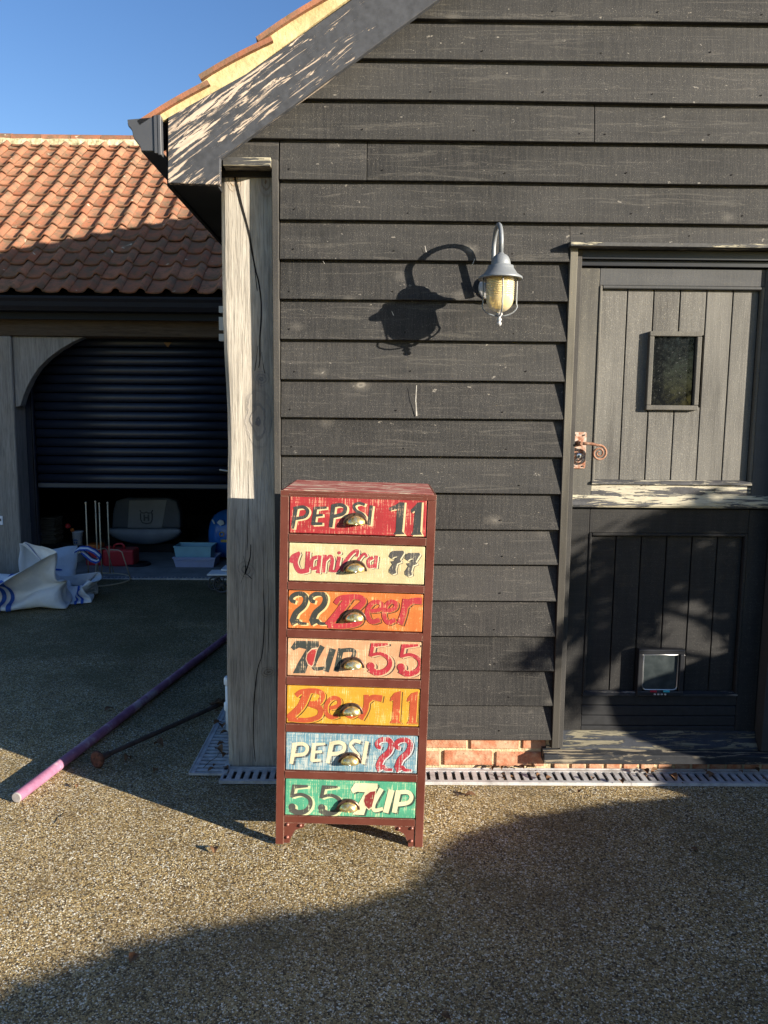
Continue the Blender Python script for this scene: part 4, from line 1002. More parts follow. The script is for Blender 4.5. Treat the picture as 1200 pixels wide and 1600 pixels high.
def litter(name, label, spots, ms, seed):
    r = random.Random(seed); m = MB()
    for (x, y, s, z) in spots:
        P = G(x, y, z) if z < .02 else G(x, y, z); me = ms[r.randrange(4)]; a = r.uniform(0, 6); ca, sa_ = math.cos(a), math.sin(a); tl = r.uniform(-.5, .5)
        vs = [(P.x+s*(v.co.x*ca-v.co.y*sa_), P.y+s*(v.co.x*sa_+v.co.y*ca), z+s*(v.co.z+abs(v.co.x*tl))) for v in me.vertices]
        m.add(vs, [tuple(f.vertices) for f in me.polygons])
    o = m.build(name, MT['leaf']); tag(o, label, 'leaf litter', kind='stuff')
r = random.Random(9)
litter('leaf_litter', 'brown dead leaves caught on the drain and rod end beside the oak post', [(350,1150,1.1,.016),(345,1168,1.3,.02),(342,1176,1.,.016),(352,1185,1.1,.016),(353,1205,1.2,.016),(330,1207,.9,.016),(335,1198,.7,.016),(340,1135,.9,.016),(347,1140,1.,.016)]
       + [(338+r.uniform(-10,10), 1108+r.uniform(-8,8), r.uniform(.6,1.2), .002) for _ in range(14)], lms, 3)
litter('leaf_litter', 'dead leaves and moss bits gathered in the drain slots under the door sill', [(r.uniform(745,1200), 1206+r.uniform(0,20), r.uniform(.3,.8), .016) for _ in range(22)] + [(r.uniform(765,840), 1203, r.uniform(.5,.9), .016) for _ in range(6)], lms, 4)
gr = MB(); rg = random.Random(77)
for _ in range(2600):
    if rg.random() < .35: x_, y_ = rg.uniform(-.6, 1.7), 2.90-abs(rg.gauss(0, .05))
    else: y_ = rg.uniform(1.5, 3.2); x_ = rg.uniform(-.62, .62)*y_
    if -.34 < x_ < .17 and 2.46 < y_: continue
    if y_ > 2.90 and x_ > -.80: continue
    r_ = rg.uniform(.0014, .0036); a_ = rg.uniform(0, 6.28)
    vs = [(x_+r_*rg.uniform(.7,1.3)*math.cos(a_+k*PI/2), y_+r_*rg.uniform(.6,1.2)*math.sin(a_+k*PI/2), r_*.25) for k in range(4)]+[(x_, y_, r_*rg.uniform(.6,1.)), ]
    gr.add(vs, [(0,1,4),(1,2,4),(2,3,4),(3,0,4)])
mg = M('loose_grit', .8, 0, .3); vg_ = mg.co((1,1,1), rnd=False); mg.col(mg.ramp(mg.noise(vg_, 45, 2), [(.35, (.06,.045,.03)), (.5, (.42,.31,.17)), (.65, (.78,.70,.55))], 'CONSTANT'))
tag(gr.build('loose_grit', mg.m), 'loose grit lying on the gravel before the door and drain', 'grit', kind='stuff')
def twig(pts, label, rr=.0018):
    m = MB(); m.tube([G(x, y)+Vector((0,0,z)) for x, y, z in pts], [rr*(1-.6*i/len(pts)) for i in range(len(pts))], 5); o = m.build('twig', MT['twig'], origin=tuple(G(pts[0][0], pts[0][1]))); tag(o, label, 'twig')
twig([(318,1206,.018),(328,1200,.03),(338,1196,.035),(345,1190,.05)], 'thin twig lying across the slots of the side drain')
twig([(768,1206,.02),(776,1201,.03),(790,1196,.06),(796,1197,.05)], 'bent stalk leaning on the sunlit brick plinth')
twig([(88,1287,.003),(96,1280,.006),(104,1272,.004)], 'tiny pale straw on the sunlit gravel', .0012)

# ================================================================ POLE AND ROD
pz = .022
a = G(26, 1246, pz); b = G(300, 1037, pz); d = (b-a).normalized()
pole = thing('pole', 'faded purple metal pole lying on the gravel with its pink sunlit end forward', 'pole', (a.x, a.y, 0))
m = MB(); n = 24; m.tube([a+d*(3.1*i/n)+Vector((0,0,.0)) for i in range(n+1)], [.0212+.0003*math.sin(i*3) for i in range(n+1)], 20, caps=False); m.build('pole_tube', MT['purple'], pole, origin=tuple(a))
m = MB(); m.tube([a-d*.004, a-d*.001, a+d*.004], [.017, .0205, .0208], 20); m.build('end_cap', MT['greycap'], pole)
rod = thing('ground_anchor', 'thin rusty rod with a round rust-covered foot lying beside the purple pole', 'rod', tuple(G(153, 1190)))
f0 = G(153, 1186, .035); f1 = G(345, 1100, .018); dd = (f1-f0).normalized()
m = MB(); m.tube([f0, f0+dd*.06, f0+dd*.3, f1, f1+dd*.3], [.013, .010, .011, .011, .011], 10); m.build('rod', MT['darkrod'], rod)
m = MB(); m.tube([f0-dd*.014, f0-dd*.008, f0+dd*.004, f0+dd*.010], [.028, .036, .035, .024], 14); o = m.build('foot', MT['rustfoot'], rod)
m = MB(); m.tube([f0-dd*.005, f0+dd*.06], [.016, .014], 10); m.build('collar', MT['darkrod'], rod)
# white pipe stub behind the post
pp = onY(355, 1100, 3.42)
pipe = thing('pipe_stub', 'short pale plastic pipe with socket collars half hidden behind the oak post', 'pipe', (pp.x+.012, 3.42, 0))
m = MB(); zp = lambda y: onY(353, y, 3.42).z
m.lathe([(.020, 0.), (.020, zp(1058)-.01)], (pp.x+.012, 3.42, 0), 16); m.build('pipe', MT['whitep'], pipe)
m = MB(); m.lathe([(.0205, zp(1070)), (.026, zp(1068)), (.026, zp(1060)), (.0205, zp(1057))], (pp.x+.012, 3.42, 0), 16); m.lathe([(.0205, zp(1110)), (.027, zp(1108)), (.027, zp(1098)), (.0205, zp(1096))], (pp.x+.012, 3.42, 0), 16); m.build('pipe_collar', MT['whitep'], pipe)
# pale clips on the hidden face of the post
for (y0, y1) in ((480, 490), (497, 517), (523, 534)):
    m = MB(); q = onY(346, y0, 3.30); q2 = onY(346, y1, 3.30); m.box(q.x-.004, q.x+.02, 3.265, 3.30, q2.z, q.z); m.build('hinge_clip', MT['lamp_white'], barn)

# ================================================================ GARAGE
GY = 6.72
gar = thing('garage', 'low garage with orange pantile roof, oak frame and half-open navy roller shutter', 'garage', (-2.3, GY, 0))
GX0, GX1 = -4.75, -.63
AL, GA, TZ0, TY0, TW = R(39.3), .2275, 2.455, 6.60, .2145
ca, sa = math.cos(AL), math.sin(AL)
# pantile: profile across x, slope along y (local), exposed length GA + lap
def pantile():
    m = MB(); nu = 14; L = GA+.055; th = .013; vs = []
    def h(u):
        if u < .60: return .012*(abs(u-.33)/.33)**2
        if u < .84: return .008+.042*(.5-.5*math.cos(PI*(u-.60)/.24))
        return .050 - .030*((u-.84)/.20)**1.6
    us = [i/nu*1.05 for i in range(nu+1)]
    for jj, (ly, lz) in enumerate(((0, .026), (L, 0))):
        for u in us:
            z = h(u)+lz; vs.append((u*TW, ly, z+th)); 
        for u in us: vs.append((u*TW, ly, h(u)+lz))
    n = nu+1; fs = []
    for i in range(nu):
        fs += [(i, i+1, 2*n+i+1, 2*n+i), (n+i+1, n+i, 3*n+i, 3*n+i+1), (i, n+i, n+i+1, i+1)]
    fs += [(0, 2*n, 3*n, n), (nu, n+nu, 3*n+nu, 2*n+nu)]
    m.add(vs, fs, True)
    me = m.mesh('pantile', MT['tile'])
    for pz_ in me.polygons:
        if abs(pz_.normal.y) > .7: pz_.use_smooth = False
    return me
pme = pantile(); rt = random.Random(21)
for r_i in range(14):
    for c_i in range(19):
        x = -.66-TW*(c_i+1); 
        y = TY0+r_i*GA*ca; z = TZ0+r_i*GA*sa-.012
        place(pme, 'pantile', (x+rt.uniform(-.003,.003), y+rt.uniform(-.004,.004), z+rt.uniform(-.002,.003)), gar, (AL+rt.uniform(-.012,.008), rt.uniform(-.012,.012), rt.uniform(-.014,.014)))
RY, RZ = TY0+14*GA*ca, TZ0+14*GA*sa
m = MB(); off = .03
m.prismX([(TY0+.02, TZ0-off), (RY, RZ-off), (2*RY-TY0-.02, TZ0-off), (2*RY-TY0-.02, TZ0-off-.06), (RY, RZ-off-.08), (TY0+.02, TZ0-off-.06)], GX0, GX1); m.build('roof_deck', MT['board_dark'], gar)
m = MB(); m.prismX([(RY+.0, RZ+.02), (2*RY-TY0, TZ0+.0), (2*RY-TY0, TZ0-.025), (RY, RZ-.025)], GX0, GX1); m.build('rear_roof', MT['tile'], gar)
m = MB(); vs = []; nn = 120
for i in range(nn+1):
    x = GX0+(GX1-GX0)*i/nn
    for (y, z) in ((RY-.125+.004*math.sin(i*2.1), RZ-.055), (RY-.115+.008*noise.noise(Vector((x*8,0,0))), RZ+.012+.006*noise.noise(Vector((x*14, 3, 0)))), (RY-.05, RZ+.035), (RY+.10, RZ-.03)): vs.append((x, y, z))
m.add(vs, [(4*i+a, 4*i+4+a, 4*i+5+a, 4*i+1+a) for i in range(nn) for a in (0,1,2)]); m.build('ridge_mortar', MT['ridge_mortar'], gar)
m = MB(); vs = []; nk = 10; L = .33
for x in (.003, L-.003):
    for k in range(nk+1):
        a = PI*k/nk; vs.append((x, .105*math.cos(PI-a), .075*math.sin(a)))
    for k in range(nk+1):
        a = PI*k/nk; vs.append((x, .09*math.cos(PI-a), .062*math.sin(a)))
n = nk+1; m.add(vs, [(k, k+1, 2*n+k+1, 2*n+k) for k in range(nk)]+[(k, n+k, n+k+1, k+1) for k in range(nk)]+[(2*n+k, 2*n+k+1, 3*n+k+1, 3*n+k) for k in range(nk)]+[(0, 2*n, 3*n, n)], False)
rme = m.mesh('ridge_tile', MT['tile'])
x = GX0
while x < GX1-.1: place(rme, 'ridge_tile', (x, RY-.01, RZ+.012+rt.uniform(-.003,.003)), gar, (0, rt.uniform(-.006,.006), rt.uniform(-.01,.01))); x += L
# short tile slips under the ridge
sm_ = MB(); sm_.box(-.05, .05, 0, .06, 0, .016); sme = sm_.mesh('tile_slip', MT['tile'])
for c_i in range(19): place(sme, 'tile_slip', (-.66-TW*(c_i+1)+TW*.42, RY-.16, RZ-.085), gar, (AL*.5, 0, rt.uniform(-.05,.05)))
# gutter, fascia, beam
q = lambda y, Y: onY(180, y, Y).z
gt = [(6.50, q(463,6.5)), (6.487, q(463,6.5)-.004), (6.487, q(467,6.5)), (6.497, q(472,6.5)), (6.500, q(479,6.5)), (6.515, q(486,6.5)), (6.60, q(488,6.56)), (6.612, q(463,6.6)), (6.600, q(463,6.6)), (6.592, q(483,6.6)), (6.52, q(482,6.5)), (6.508, q(470,6.5))]
m = MB(); m.prismX([gt[0], gt[1], gt[2], gt[3], gt[4], gt[5], gt[6], (6.615, gt[6][1]+.0), (6.615, gt[0][1]), (6.600, gt[0][1]), (6.600, gt[6][1]+.012), (6.518, gt[5][1]+.012), (6.506, gt[0][1]-.0)], GX0, GX1); m.build('gutter', MT['navy_dark'], gar)
m = MB(); m.box(GX0, GX1, 6.616, 6.640, q(500, 6.62), q(464, 6.62)); m.build('fascia', MT['navy_dark'], gar)
bz1, bz0 = q(498, GY), q(526, GY)
m = MB(); m.box(GX0, GX1, GY-.005, GY+.20, bz0, bz1+.03); m.build('beam', MT['oak_beam'], gar, bevel=.006)
m = MB(); m.box(GX0, GX1, 6.70, 6.80, bz1+.032, TZ0-.1); m.build('wall_plate', MT['board_dark'], gar)
# posts and brace
px1 = onY(30, 800, GY).x
for (x0, x1) in ((px1-.24, px1), (-.92, -.68)):
    m = MB(); m.box(x0, x1, GY, GY+.22, 0, bz0-.002); m.build('post', MT['oak_dark'], gar, bevel=.008)
bx = lambda x, y: (onY(x, y, GY+.03).x, onY(x, y, GY+.03).z)
cur = [(20,527),(130,528),(112,535),(92,547),(75,560),(60,575),(50,590),(42,605),(36,620),(32,634),(24,634)]
pts = [bx(*c) for c in cur]; pts[0] = (px1+.001, bz0-.003); pts[1] = (pts[1][0], bz0-.003); pts[-1] = (px1+.001, pts[-1][1]-.01)
m = MB(); m.prismY(pts, GY+.03, GY+.13); m.build('brace', MT['oak_dark'], gar, bevel=.004)
# small switch plate on the post
p_ = onY(0, 812, GY-.004); m = MB(); m.box(p_.x-.05, onY(5, 812, GY).x, GY-.012, GY-.001, onY(0, 820, GY).z, onY(0, 806, GY).z); m.build('switch_plate', MT['whitep'], gar, bevel=.003)
m = MB(); m.box(p_.x-.01, onY(3, 812, GY).x, GY-.014, GY-.0122, onY(0, 814, GY).z, onY(0, 810, GY).z); m.build('switch_button', MT['gutter'], gar)
# side walls, back, ceiling
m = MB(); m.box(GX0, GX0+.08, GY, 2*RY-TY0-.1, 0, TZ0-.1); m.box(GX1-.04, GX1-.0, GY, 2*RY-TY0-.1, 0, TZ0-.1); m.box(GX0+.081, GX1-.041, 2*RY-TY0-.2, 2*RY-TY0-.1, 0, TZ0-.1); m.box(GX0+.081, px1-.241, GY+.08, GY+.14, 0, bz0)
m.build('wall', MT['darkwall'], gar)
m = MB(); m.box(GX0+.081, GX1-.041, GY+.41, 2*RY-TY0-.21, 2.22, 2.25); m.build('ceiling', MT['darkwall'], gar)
fl = MB(); fl.add([(GX0, 6.80, .004), (GX1, 6.80, .004), (GX1, 11.6, .004), (GX0, 11.6, .004)], [(0,1,2,3)]); o = fl.build('garage_floor', MT['concrete']); tag(o, None, kind='structure')
# roller shutter
SY = GY+.26
sx0, sx1 = onY(62, 760, SY).x, -.93
m = MB(); g0 = onY(47, 700, SY-.03).x
m.box(px1+.003, sx0-.004, SY-.05, SY-.01, .0, bz0); m.box(px1+.05, px1+.07, SY-.062, SY-.051, 0, bz0); m.box(sx0-.03, sx0-.012, SY-.062, SY-.051, 0, bz0); m.build('shutter_guide', MT['navy'], gar, bevel=.002)
m = MB(); m.box(sx1+.0, sx1+.06, SY-.05, SY-.01, 0, bz0); m.build('shutter_guide', MT['navy'], gar)
pit = (onY(200, 633, SY).z-onY(200, 745, SY).z)/8.; zbot = onY(200, 763, SY).z
print('slat pitch', pit)
m = MB(); m.prismX([(SY-.030, zbot), (SY-.034, zbot+.01), (SY-.030, zbot+.045), (SY-.012, zbot+.05), (SY-.012, zbot)], sx0, sx1); m.build('bottom_bar', MT['navy'], gar, bevel=.002)
prof = [(SY-.010, .001)]+[(SY-.012-.020*math.sin(PI*t)**.7, .001+(pit-.008)*t) for t in (.06,.15,.3,.5,.7,.85,.94)]+[(SY-.010, pit-.006), (SY-.004, pit-.006), (SY-.004, .001)]
sm_ = MB(); sm_.prismX(prof, sx0+.002, sx1-.002); slat = sm_.mesh('slat', MT['navy'])
for pl in slat.polygons: pl.use_smooth = len(pl.vertices) == 4
z = zbot+.052
while z < bz0+.06: place(slat, 'slat', (0, 0, z), gar); z += pit
m = MB(); c = onY(262, 539, SY-.04); m.prismY([(c.x-.035, c.z+.022), (c.x+.035, c.z+.022), (c.x, c.z-.022)], SY-.042, SY-.036); m.build('warning_triangle', plain('brown_sticker', (.22,.12,.05), .6), gar)
m = MB(); a_ = onY(343, 734, SY-.05); b_ = onY(356, 736, SY-.05); m.tube([a_, b_, b_+Vector((.1, 0, 0))], .008, 8); m.build('shutter_handle', MT['galv'], gar)
# threshold drain with small teeth
thr = thing('threshold_drain', 'narrow blue-grey toothed drain strip along the garage threshold', 'drain', (-2.3, 6.76, 0))
m = MB(); m.box(GX0, GX1, 6.735, 6.742, .002, .016); m.box(GX0, GX1, 6.788, 6.795, .002, .016); m.build('edge_rail', MT['galv'], thr)
m = MB(); x = -3.2
while x < -1.2: m.box(x, x+.018, 6.7425, 6.7875, .002, .015); x += .034
o = m.build('tooth_bar', plain('blue_grey_drain', (.10,.15,.24), .5), thr); o['kind'] = 'stuff'

# ================================================================ THINGS AT THE GARAGE MOUTH
def thing_at(name, label, cat, p): return thing(name, label, cat, (p.x, p.y, 0))
# wire stand
ctr = G(157, 906); ctr.y = G(157, 917).y*.5+G(157, 893).y*.5
ws = thing_at('wire_stand', 'round brass wire stand with four tall knobbed rods standing at the garage threshold', 'stand', ctr)
rx_ = (G(207, 905).x-G(105, 905).x)/2*.98; wc = Vector(((G(207,905).x+G(105,905).x)/2, G(157, 918).y+rx_*.98, 0))
ring = [(wc.x+rx_*math.cos(2*PI*k/40), wc.y+rx_*math.sin(2*PI*k/40), .008) for k in range(40)]
m = MB(); m.tube(ring, .0055, 8, closed=True); m.build('base_ring', MT['brasswire'], ws)
rods = [(134, 786), (149, 784), (155, 787), (168, 786)]
Ys = [wc.y-.03, wc.y+.09, wc.y-.13, wc.y+.04]
for (x, y), Y in zip(rods, Ys):
    p1 = onY(x, y, Y); p0 = (p1.x, Y, .055)
    m = MB(); m.tube([p0, tuple(p1)], .0055, 8); m.lathe([(.0001, -.008), (.008, -.004), (.009, .003), (.006, .009), (.0001, .011)], tuple(p1), 12, cap=False); m.build('rod', MT['brasswire'], ws)
xs_ = [onY(x, y, Y).x for (x, y), Y in zip(rods, Ys)]
m = MB(); m.tube([(xs_[0], Ys[0], .058), (xs_[0]+.02, Ys[2], .056), (xs_[2], Ys[2], .056)], .004, 6); m.tube([(xs_[1], Ys[1], .058), (xs_[3], Ys[3], .058)], .004, 6); m.build('rod_base_wire', MT['brasswire'], ws)
def leg(k, ang, zt):
    x0, y0 = xs_[k], Ys[k]; ex, ey = wc.x+rx_*math.cos(ang), wc.y+rx_*math.sin(ang)
    m = MB(); m.tube([(x0, y0, zt), (x0+(ex-x0)*.45, y0+(ey-y0)*.45, zt), (x0+(ex-x0)*.62, y0+(ey-y0)*.62, zt-.02), (ex, ey, .010)], .0048, 6); m.build('strut', MT['brasswire'], ws)
leg(0, R(165), .25); leg(1, R(80), .26); leg(2, R(-75), .25); leg(3, R(8), .27)
# bulk bags
# cloth shapes of the two bags: x, y, z of each grid vertex in steps of 2.5 mm
BAG_A = [-182,-164,9,-191,-156,22,-173,-148,13,-164,-160,10,-199,-139,28,-177,-133,17,-202,-117,30,-179,-112,18,-205,-93,30,-182,-88,18,-207,-71,26,-183,-67,23,-206,-52,16,-185,-49,18,-208,-34,10,-187,-31,10,
-214,-15,10,-192,-15,20,-220,1,10,-197,0,22,-226,13,12,-200,12,17,-228,25,11,-200,22,10,-230,37,16,-204,37,10,-232,54,25,-210,55,15,-235,76,24,-216,79,11,-239,100,20,-220,105,11,-244,120,17,-221,126,
12,-251,138,17,-223,143,14,-259,157,17,-227,159,17,-263,175,20,-232,174,20,-262,196,22,-235,191,17,-151,-139,13,-144,-151,11,-153,-123,12,-153,-101,10,-154,-82,10,-155,-66,14,-158,-51,10,-162,-34,20,
-168,-17,26,-173,-4,25,-176,6,17,-177,21,11,-180,39,10,-185,58,15,-191,80,15,-195,102,11,-193,124,11,-190,143,12,-193,159,16,-202,172,22,-214,186,14,-125,-133,10,-118,-146,11,-127,-115,9,-126,-93,10,
-128,-76,10,-131,-63,11,-137,-50,18,-140,-31,23,-147,-14,23,-153,-2,19,-157,11,12,-158,29,10,-160,52,10,-162,71,10,-164,90,11,-165,109,10,-163,131,10,-161,150,12,-166,166,16,-179,180,18,-193,193,11,
-91,-127,10,-84,-140,12,-93,-110,11,-94,-89,15,-99,-72,19,-107,-57,22,-115,-41,18,-120,-20,19,-126,-4,17,-131,9,12,-134,24,10,-136,44,15,-140,67,16,-143,87,15,-146,104,15,-148,122,15,-147,144,15,-146,
162,13,-149,176,14,-157,189,17,-169,206,16,-58,-118,10,-54,-131,13,-59,-104,10,-61,-87,19,-68,-71,26,-78,-54,28,-90,-36,21,-99,-17,11,-104,3,12,-106,19,11,-109,35,9,-112,52,13,-118,71,16,-123,89,18,
-129,107,19,-133,128,17,-136,150,11,-136,167,14,-135,180,15,-136,193,10,-142,211,16,-35,-108,16,-34,-123,9,-35,-97,16,-38,-85,10,-44,-72,14,-56,-55,16,-70,-35,11,-79,-14,13,-83,8,17,-86,28,17,-87,44,
15,-91,57,13,-96,69,10,-99,83,11,-103,103,14,-109,127,13,-115,151,14,-118,170,18,-119,185,18,-119,200,16,-120,217,14,-18,-100,21,-16,-115,20,-18,-91,22,-20,-82,19,-27,-69,15,-39,-51,14,-53,-28,15,-62,
-6,17,-68,16,19,-72,36,22,-74,50,24,-77,60,23,-77,69,19,-73,82,9,-71,105,12,-74,134,11,-83,158,9,-93,179,9,-101,194,9,-104,209,10,-106,226,10,4,-97,15,9,-110,19,0,-87,16,-2,-75,18,-7,-58,20,-18,-36,
20,-31,-10,17,-42,12,14,-49,31,14,-54,45,18,-58,55,24,-62,63,26,-59,76,22,-51,95,10,-45,121,11,-47,151,12,-58,174,11,-71,194,9,-80,208,16,-84,222,16,-86,240,11,32,-99,15,38,-116,15,26,-82,13,23,-63,
10,19,-42,11,10,-20,12,-1,4,10,-11,24,12,-19,40,12,-24,50,10,-29,57,15,-34,66,20,-34,85,17,-28,109,9,-24,137,10,-28,163,10,-38,183,10,-48,200,16,-53,216,21,-54,232,18,-57,251,15,58,-103,24,62,-124,23,
51,-80,24,47,-56,22,44,-34,17,38,-15,12,29,3,13,20,22,15,13,39,18,7,52,17,3,63,13,-3,78,10,-5,99,10,-1,122,12,1,144,13,-2,163,11,-11,180,13,-18,196,15,-21,212,16,-21,231,15,-25,250,13,73,-105,18,77,
-122,20,69,-83,23,65,-59,23,61,-37,18,55,-18,11,48,0,11,41,19,10,37,39,14,35,59,18,32,78,17,28,97,20,26,117,23,28,133,23,29,147,19,27,159,13,21,176,10,17,192,10,14,210,14,11,229,14,5,248,11,92,-99,13,
97,-113,11,89,-82,19,87,-62,20,79,-40,15,71,-17,10,63,5,14,60,25,14,59,44,10,59,65,14,57,89,15,54,112,21,52,130,26,53,140,27,53,146,23,52,155,16,50,172,14,48,192,15,44,212,18,37,232,19,28,252,16,121,
-86,13,128,-99,11,118,-71,10,116,-55,10,107,-34,10,96,-9,10,87,14,12,86,33,13,85,47,12,84,65,11,80,87,10,77,112,11,75,131,17,74,143,20,73,151,19,70,162,13,69,181,10,69,202,10,66,223,12,58,244,15,48,
263,25,149,-74,20,153,-90,15,147,-58,21,145,-44,19,136,-25,14,125,-4,12,116,17,12,114,34,10,113,46,14,111,62,19,107,83,20,103,108,17,97,129,11,89,145,10,83,159,11,80,175,14,78,195,12,78,214,11,76,233,
12,70,249,24,63,267,35,168,-68,18,168,-83,10,169,-54,22,167,-39,21,161,-23,15,151,-5,16,143,14,17,140,32,11,138,47,15,136,64,23,131,86,23,126,110,18,118,132,12,107,154,10,99,171,10,94,188,10,92,205,
10,90,219,10,83,227,20,75,239,33,79,261,35,186,-61,10,182,-77,12,190,-48,13,189,-33,16,184,-19,11,177,-2,15,170,17,14,166,37,10,162,55,18,157,73,25,151,94,22,145,116,13,137,142,10,128,167,10,122,185,
11,121,198,14,118,209,17,110,216,20,100,221,29,90,233,43,97,257,47,212,-52,17,208,-69,16,215,-37,14,212,-22,10,208,-9,11,201,5,10,195,24,11,191,47,15,186,66,19,179,85,21,172,104,15,166,127,11,160,155,
12,154,180,17,151,195,23,150,202,29,147,209,35,138,213,38,125,219,47,111,231,61,111,259,69,237,-41,10,238,-62,11,235,-24,17,231,-9,10,223,4,10,217,17,14,212,34,16,210,54,16,207,73,13,205,92,10,202,
115,12,196,139,18,188,163,25,181,184,32,178,196,38,177,203,44,175,211,51,166,220,58,151,231,68,134,241,86,123,262,96,263,-39,9,265,-61,10,256,-18,18,248,-1,10,236,16,11,228,32,15,224,47,18,224,62,11,
229,81,10,227,98,23,222,119,35,216,143,44,210,164,49,203,180,50,199,190,51,197,198,55,192,207,65,188,222,78,174,238,93,156,253,107,139,267,120,285,-39,10,287,-60,9,279,-15,20,263,0,25,255,24,23,248,
43,20,244,58,13,245,72,14,240,78,31,231,89,47,219,109,59,211,133,67,206,153,69,201,168,68,194,177,67,186,187,70,189,198,85,194,214,101,187,230,117,177,250,127,165,265,137,-167,-152,17,-182,-166,15,
-262,197,29,-238,195,23,-187,-153,28,279,-37,19,281,-55,14,-146,-140,18,-214,189,19,-189,-136,30,271,-22,9,-120,-130,15,-191,191,24,-188,-115,35,274,0,14,-89,-128,20,-166,205,25,-189,-91,39,265,23,15,
-62,-133,22,-141,214,22,-195,-68,40,257,43,17,-41,-127,15,-124,222,22,-199,-46,30,248,55,19,-20,-126,11,-112,229,25,-210,-27,24,236,66,24,4,-116,18,-92,237,25,-225,-16,20,235,73,41,37,-122,30,-60,246,
21,-233,-2,19,221,88,51,62,-116,38,-26,250,19,-238,8,23,208,108,61,79,-117,32,4,251,22,-241,16,25,198,132,69,101,-116,20,26,246,20,-240,30,25,191,152,69,130,-104,10,43,255,31,-237,49,26,186,167,68,
155,-93,9,60,264,40,-239,72,19,180,176,70,172,-87,15,77,270,45,-245,96,13,175,183,78,187,-82,26,97,271,54,-249,116,11,175,192,93,211,-75,30,122,272,65,-256,136,14,181,206,111,238,-69,22,134,277,89,
-263,156,21,181,228,123,262,-63,14,148,279,114,-263,177,26,177,248,135,170,268,131,-168,-142,19,-178,-157,25,-262,193,44,-239,189,37,-180,-141,24,264,-39,25,274,-50,27,-147,-130,18,-216,181,35,-178,
-126,27,265,-24,26,-120,-119,14,-192,187,39,-173,-108,34,268,-7,30,-92,-116,17,-167,206,39,-173,-88,41,262,16,35,-70,-122,20,-143,218,34,-180,-67,46,254,37,37,-52,-131,24,-128,225,35,-194,-46,44,239,
49,33,-29,-130,20,-117,227,41,-208,-26,37,226,60,36,0,-124,32,-99,228,43,-223,-11,32,227,70,51,34,-110,40,-66,237,37,-235,-1,33,211,83,54,61,-103,44,-29,244,32,-246,5,36,196,103,60,80,-106,37,0,246,
31,-250,13,39,184,125,67,102,-111,28,17,239,21,-253,25,36,175,145,67,131,-109,19,36,243,31,-253,42,29,169,160,69,159,-99,21,59,248,33,-256,64,24,164,170,75,176,-88,32,77,250,45,-259,88,21,162,176,86,
190,-81,43,96,253,62,-260,108,20,164,184,101,214,-76,47,117,258,75,-262,130,26,169,198,117,239,-72,37,137,263,88,-267,152,33,170,220,128,261,-65,28,141,268,112,-266,174,40,165,241,137,163,256,126,
-166,-136,24,-170,-150,36,-261,185,58,-238,181,54,-170,-135,34,262,-35,46,268,-46,48,-148,-124,17,-216,173,50,-167,-121,39,268,-24,46,-120,-114,14,-195,186,55,-164,-106,47,261,-8,49,-95,-109,18,-166,
201,53,-169,-92,55,260,14,53,-76,-111,19,-143,216,50,-180,-75,59,243,28,48,-59,-119,23,-128,219,50,-197,-57,53,227,40,42,-35,-121,29,-118,214,47,-212,-37,46,217,56,48,-3,-110,34,-100,215,48,-228,-19,
42,219,66,61,34,-98,39,-66,225,46,-240,-3,45,204,78,62,61,-92,41,-30,233,40,-243,10,47,188,93,63,79,-96,32,-3,237,36,-245,18,49,174,113,66,99,-101,25,10,233,23,-249,29,47,163,132,68,128,-99,24,30,232,
24,-256,42,41,155,149,72,156,-88,29,56,231,28,-262,60,37,150,160,79,175,-75,36,72,230,47,-264,82,35,149,167,91,189,-69,49,91,235,66,-265,102,35,153,174,104,212,-68,59,112,245,79,-268,124,39,158,190,
119,239,-71,55,127,248,92,-270,146,47,158,211,129,263,-65,48,145,250,108,-267,167,54,152,232,134,147,251,133,-162,-131,31,-162,-145,46,-256,174,75,-234,171,70,-166,-132,49,262,-29,64,264,-41,68,-146,
-118,20,-213,163,64,-160,-120,55,269,-19,61,-118,-107,16,-190,173,58,-159,-106,62,265,-2,61,-92,-102,19,-161,188,53,-168,-95,69,250,13,60,-75,-100,20,-140,198,47,-182,-81,70,231,24,52,-60,-105,19,
-129,206,39,-197,-61,65,217,39,51,-36,-107,23,-117,210,34,-212,-40,60,211,55,60,-3,-99,29,-96,208,40,-224,-17,56,212,65,70,33,-89,32,-60,212,46,-231,3,52,200,75,71,59,-83,35,-25,219,45,-233,17,50,184,
86,70,78,-86,26,-1,226,40,-237,26,49,171,103,71,99,-89,24,11,226,26,-243,35,49,159,122,74,127,-86,26,31,222,23,-254,46,48,148,138,76,153,-75,30,58,216,27,-264,62,47,140,149,81,170,-64,36,73,211,48,
-268,83,48,138,156,90,185,-61,49,92,216,62,-270,101,50,141,164,102,209,-60,64,115,225,71,-270,121,55,144,180,115,238,-61,67,129,230,84,-267,140,63,143,200,125,265,-62,68,129,235,105,-262,158,70,136,
221,131,132,238,129,-158,-126,43,-156,-141,58,-242,160,80,-233,154,61,-161,-133,64,269,-26,76,278,-37,75,-141,-112,28,-215,158,49,-160,-121,70,268,-13,71,-111,-108,22,-189,166,48,-155,-108,75,258,2,
67,-85,-104,26,-161,180,42,-167,-100,78,241,15,62,-67,-102,31,-142,188,34,-178,-83,77,222,25,55,-55,-97,33,-130,193,29,-189,-61,72,210,42,59,-34,-91,28,-116,203,25,-201,-39,66,209,55,70,-4,-86,28,-89,
206,31,-211,-14,59,207,64,78,29,-78,30,-53,202,38,-218,8,51,197,73,79,55,-73,30,-21,203,43,-224,24,46,182,81,77,76,-73,27,1,211,43,-232,33,42,169,97,78,99,-73,27,16,215,31,-241,42,40,157,115,80,126,
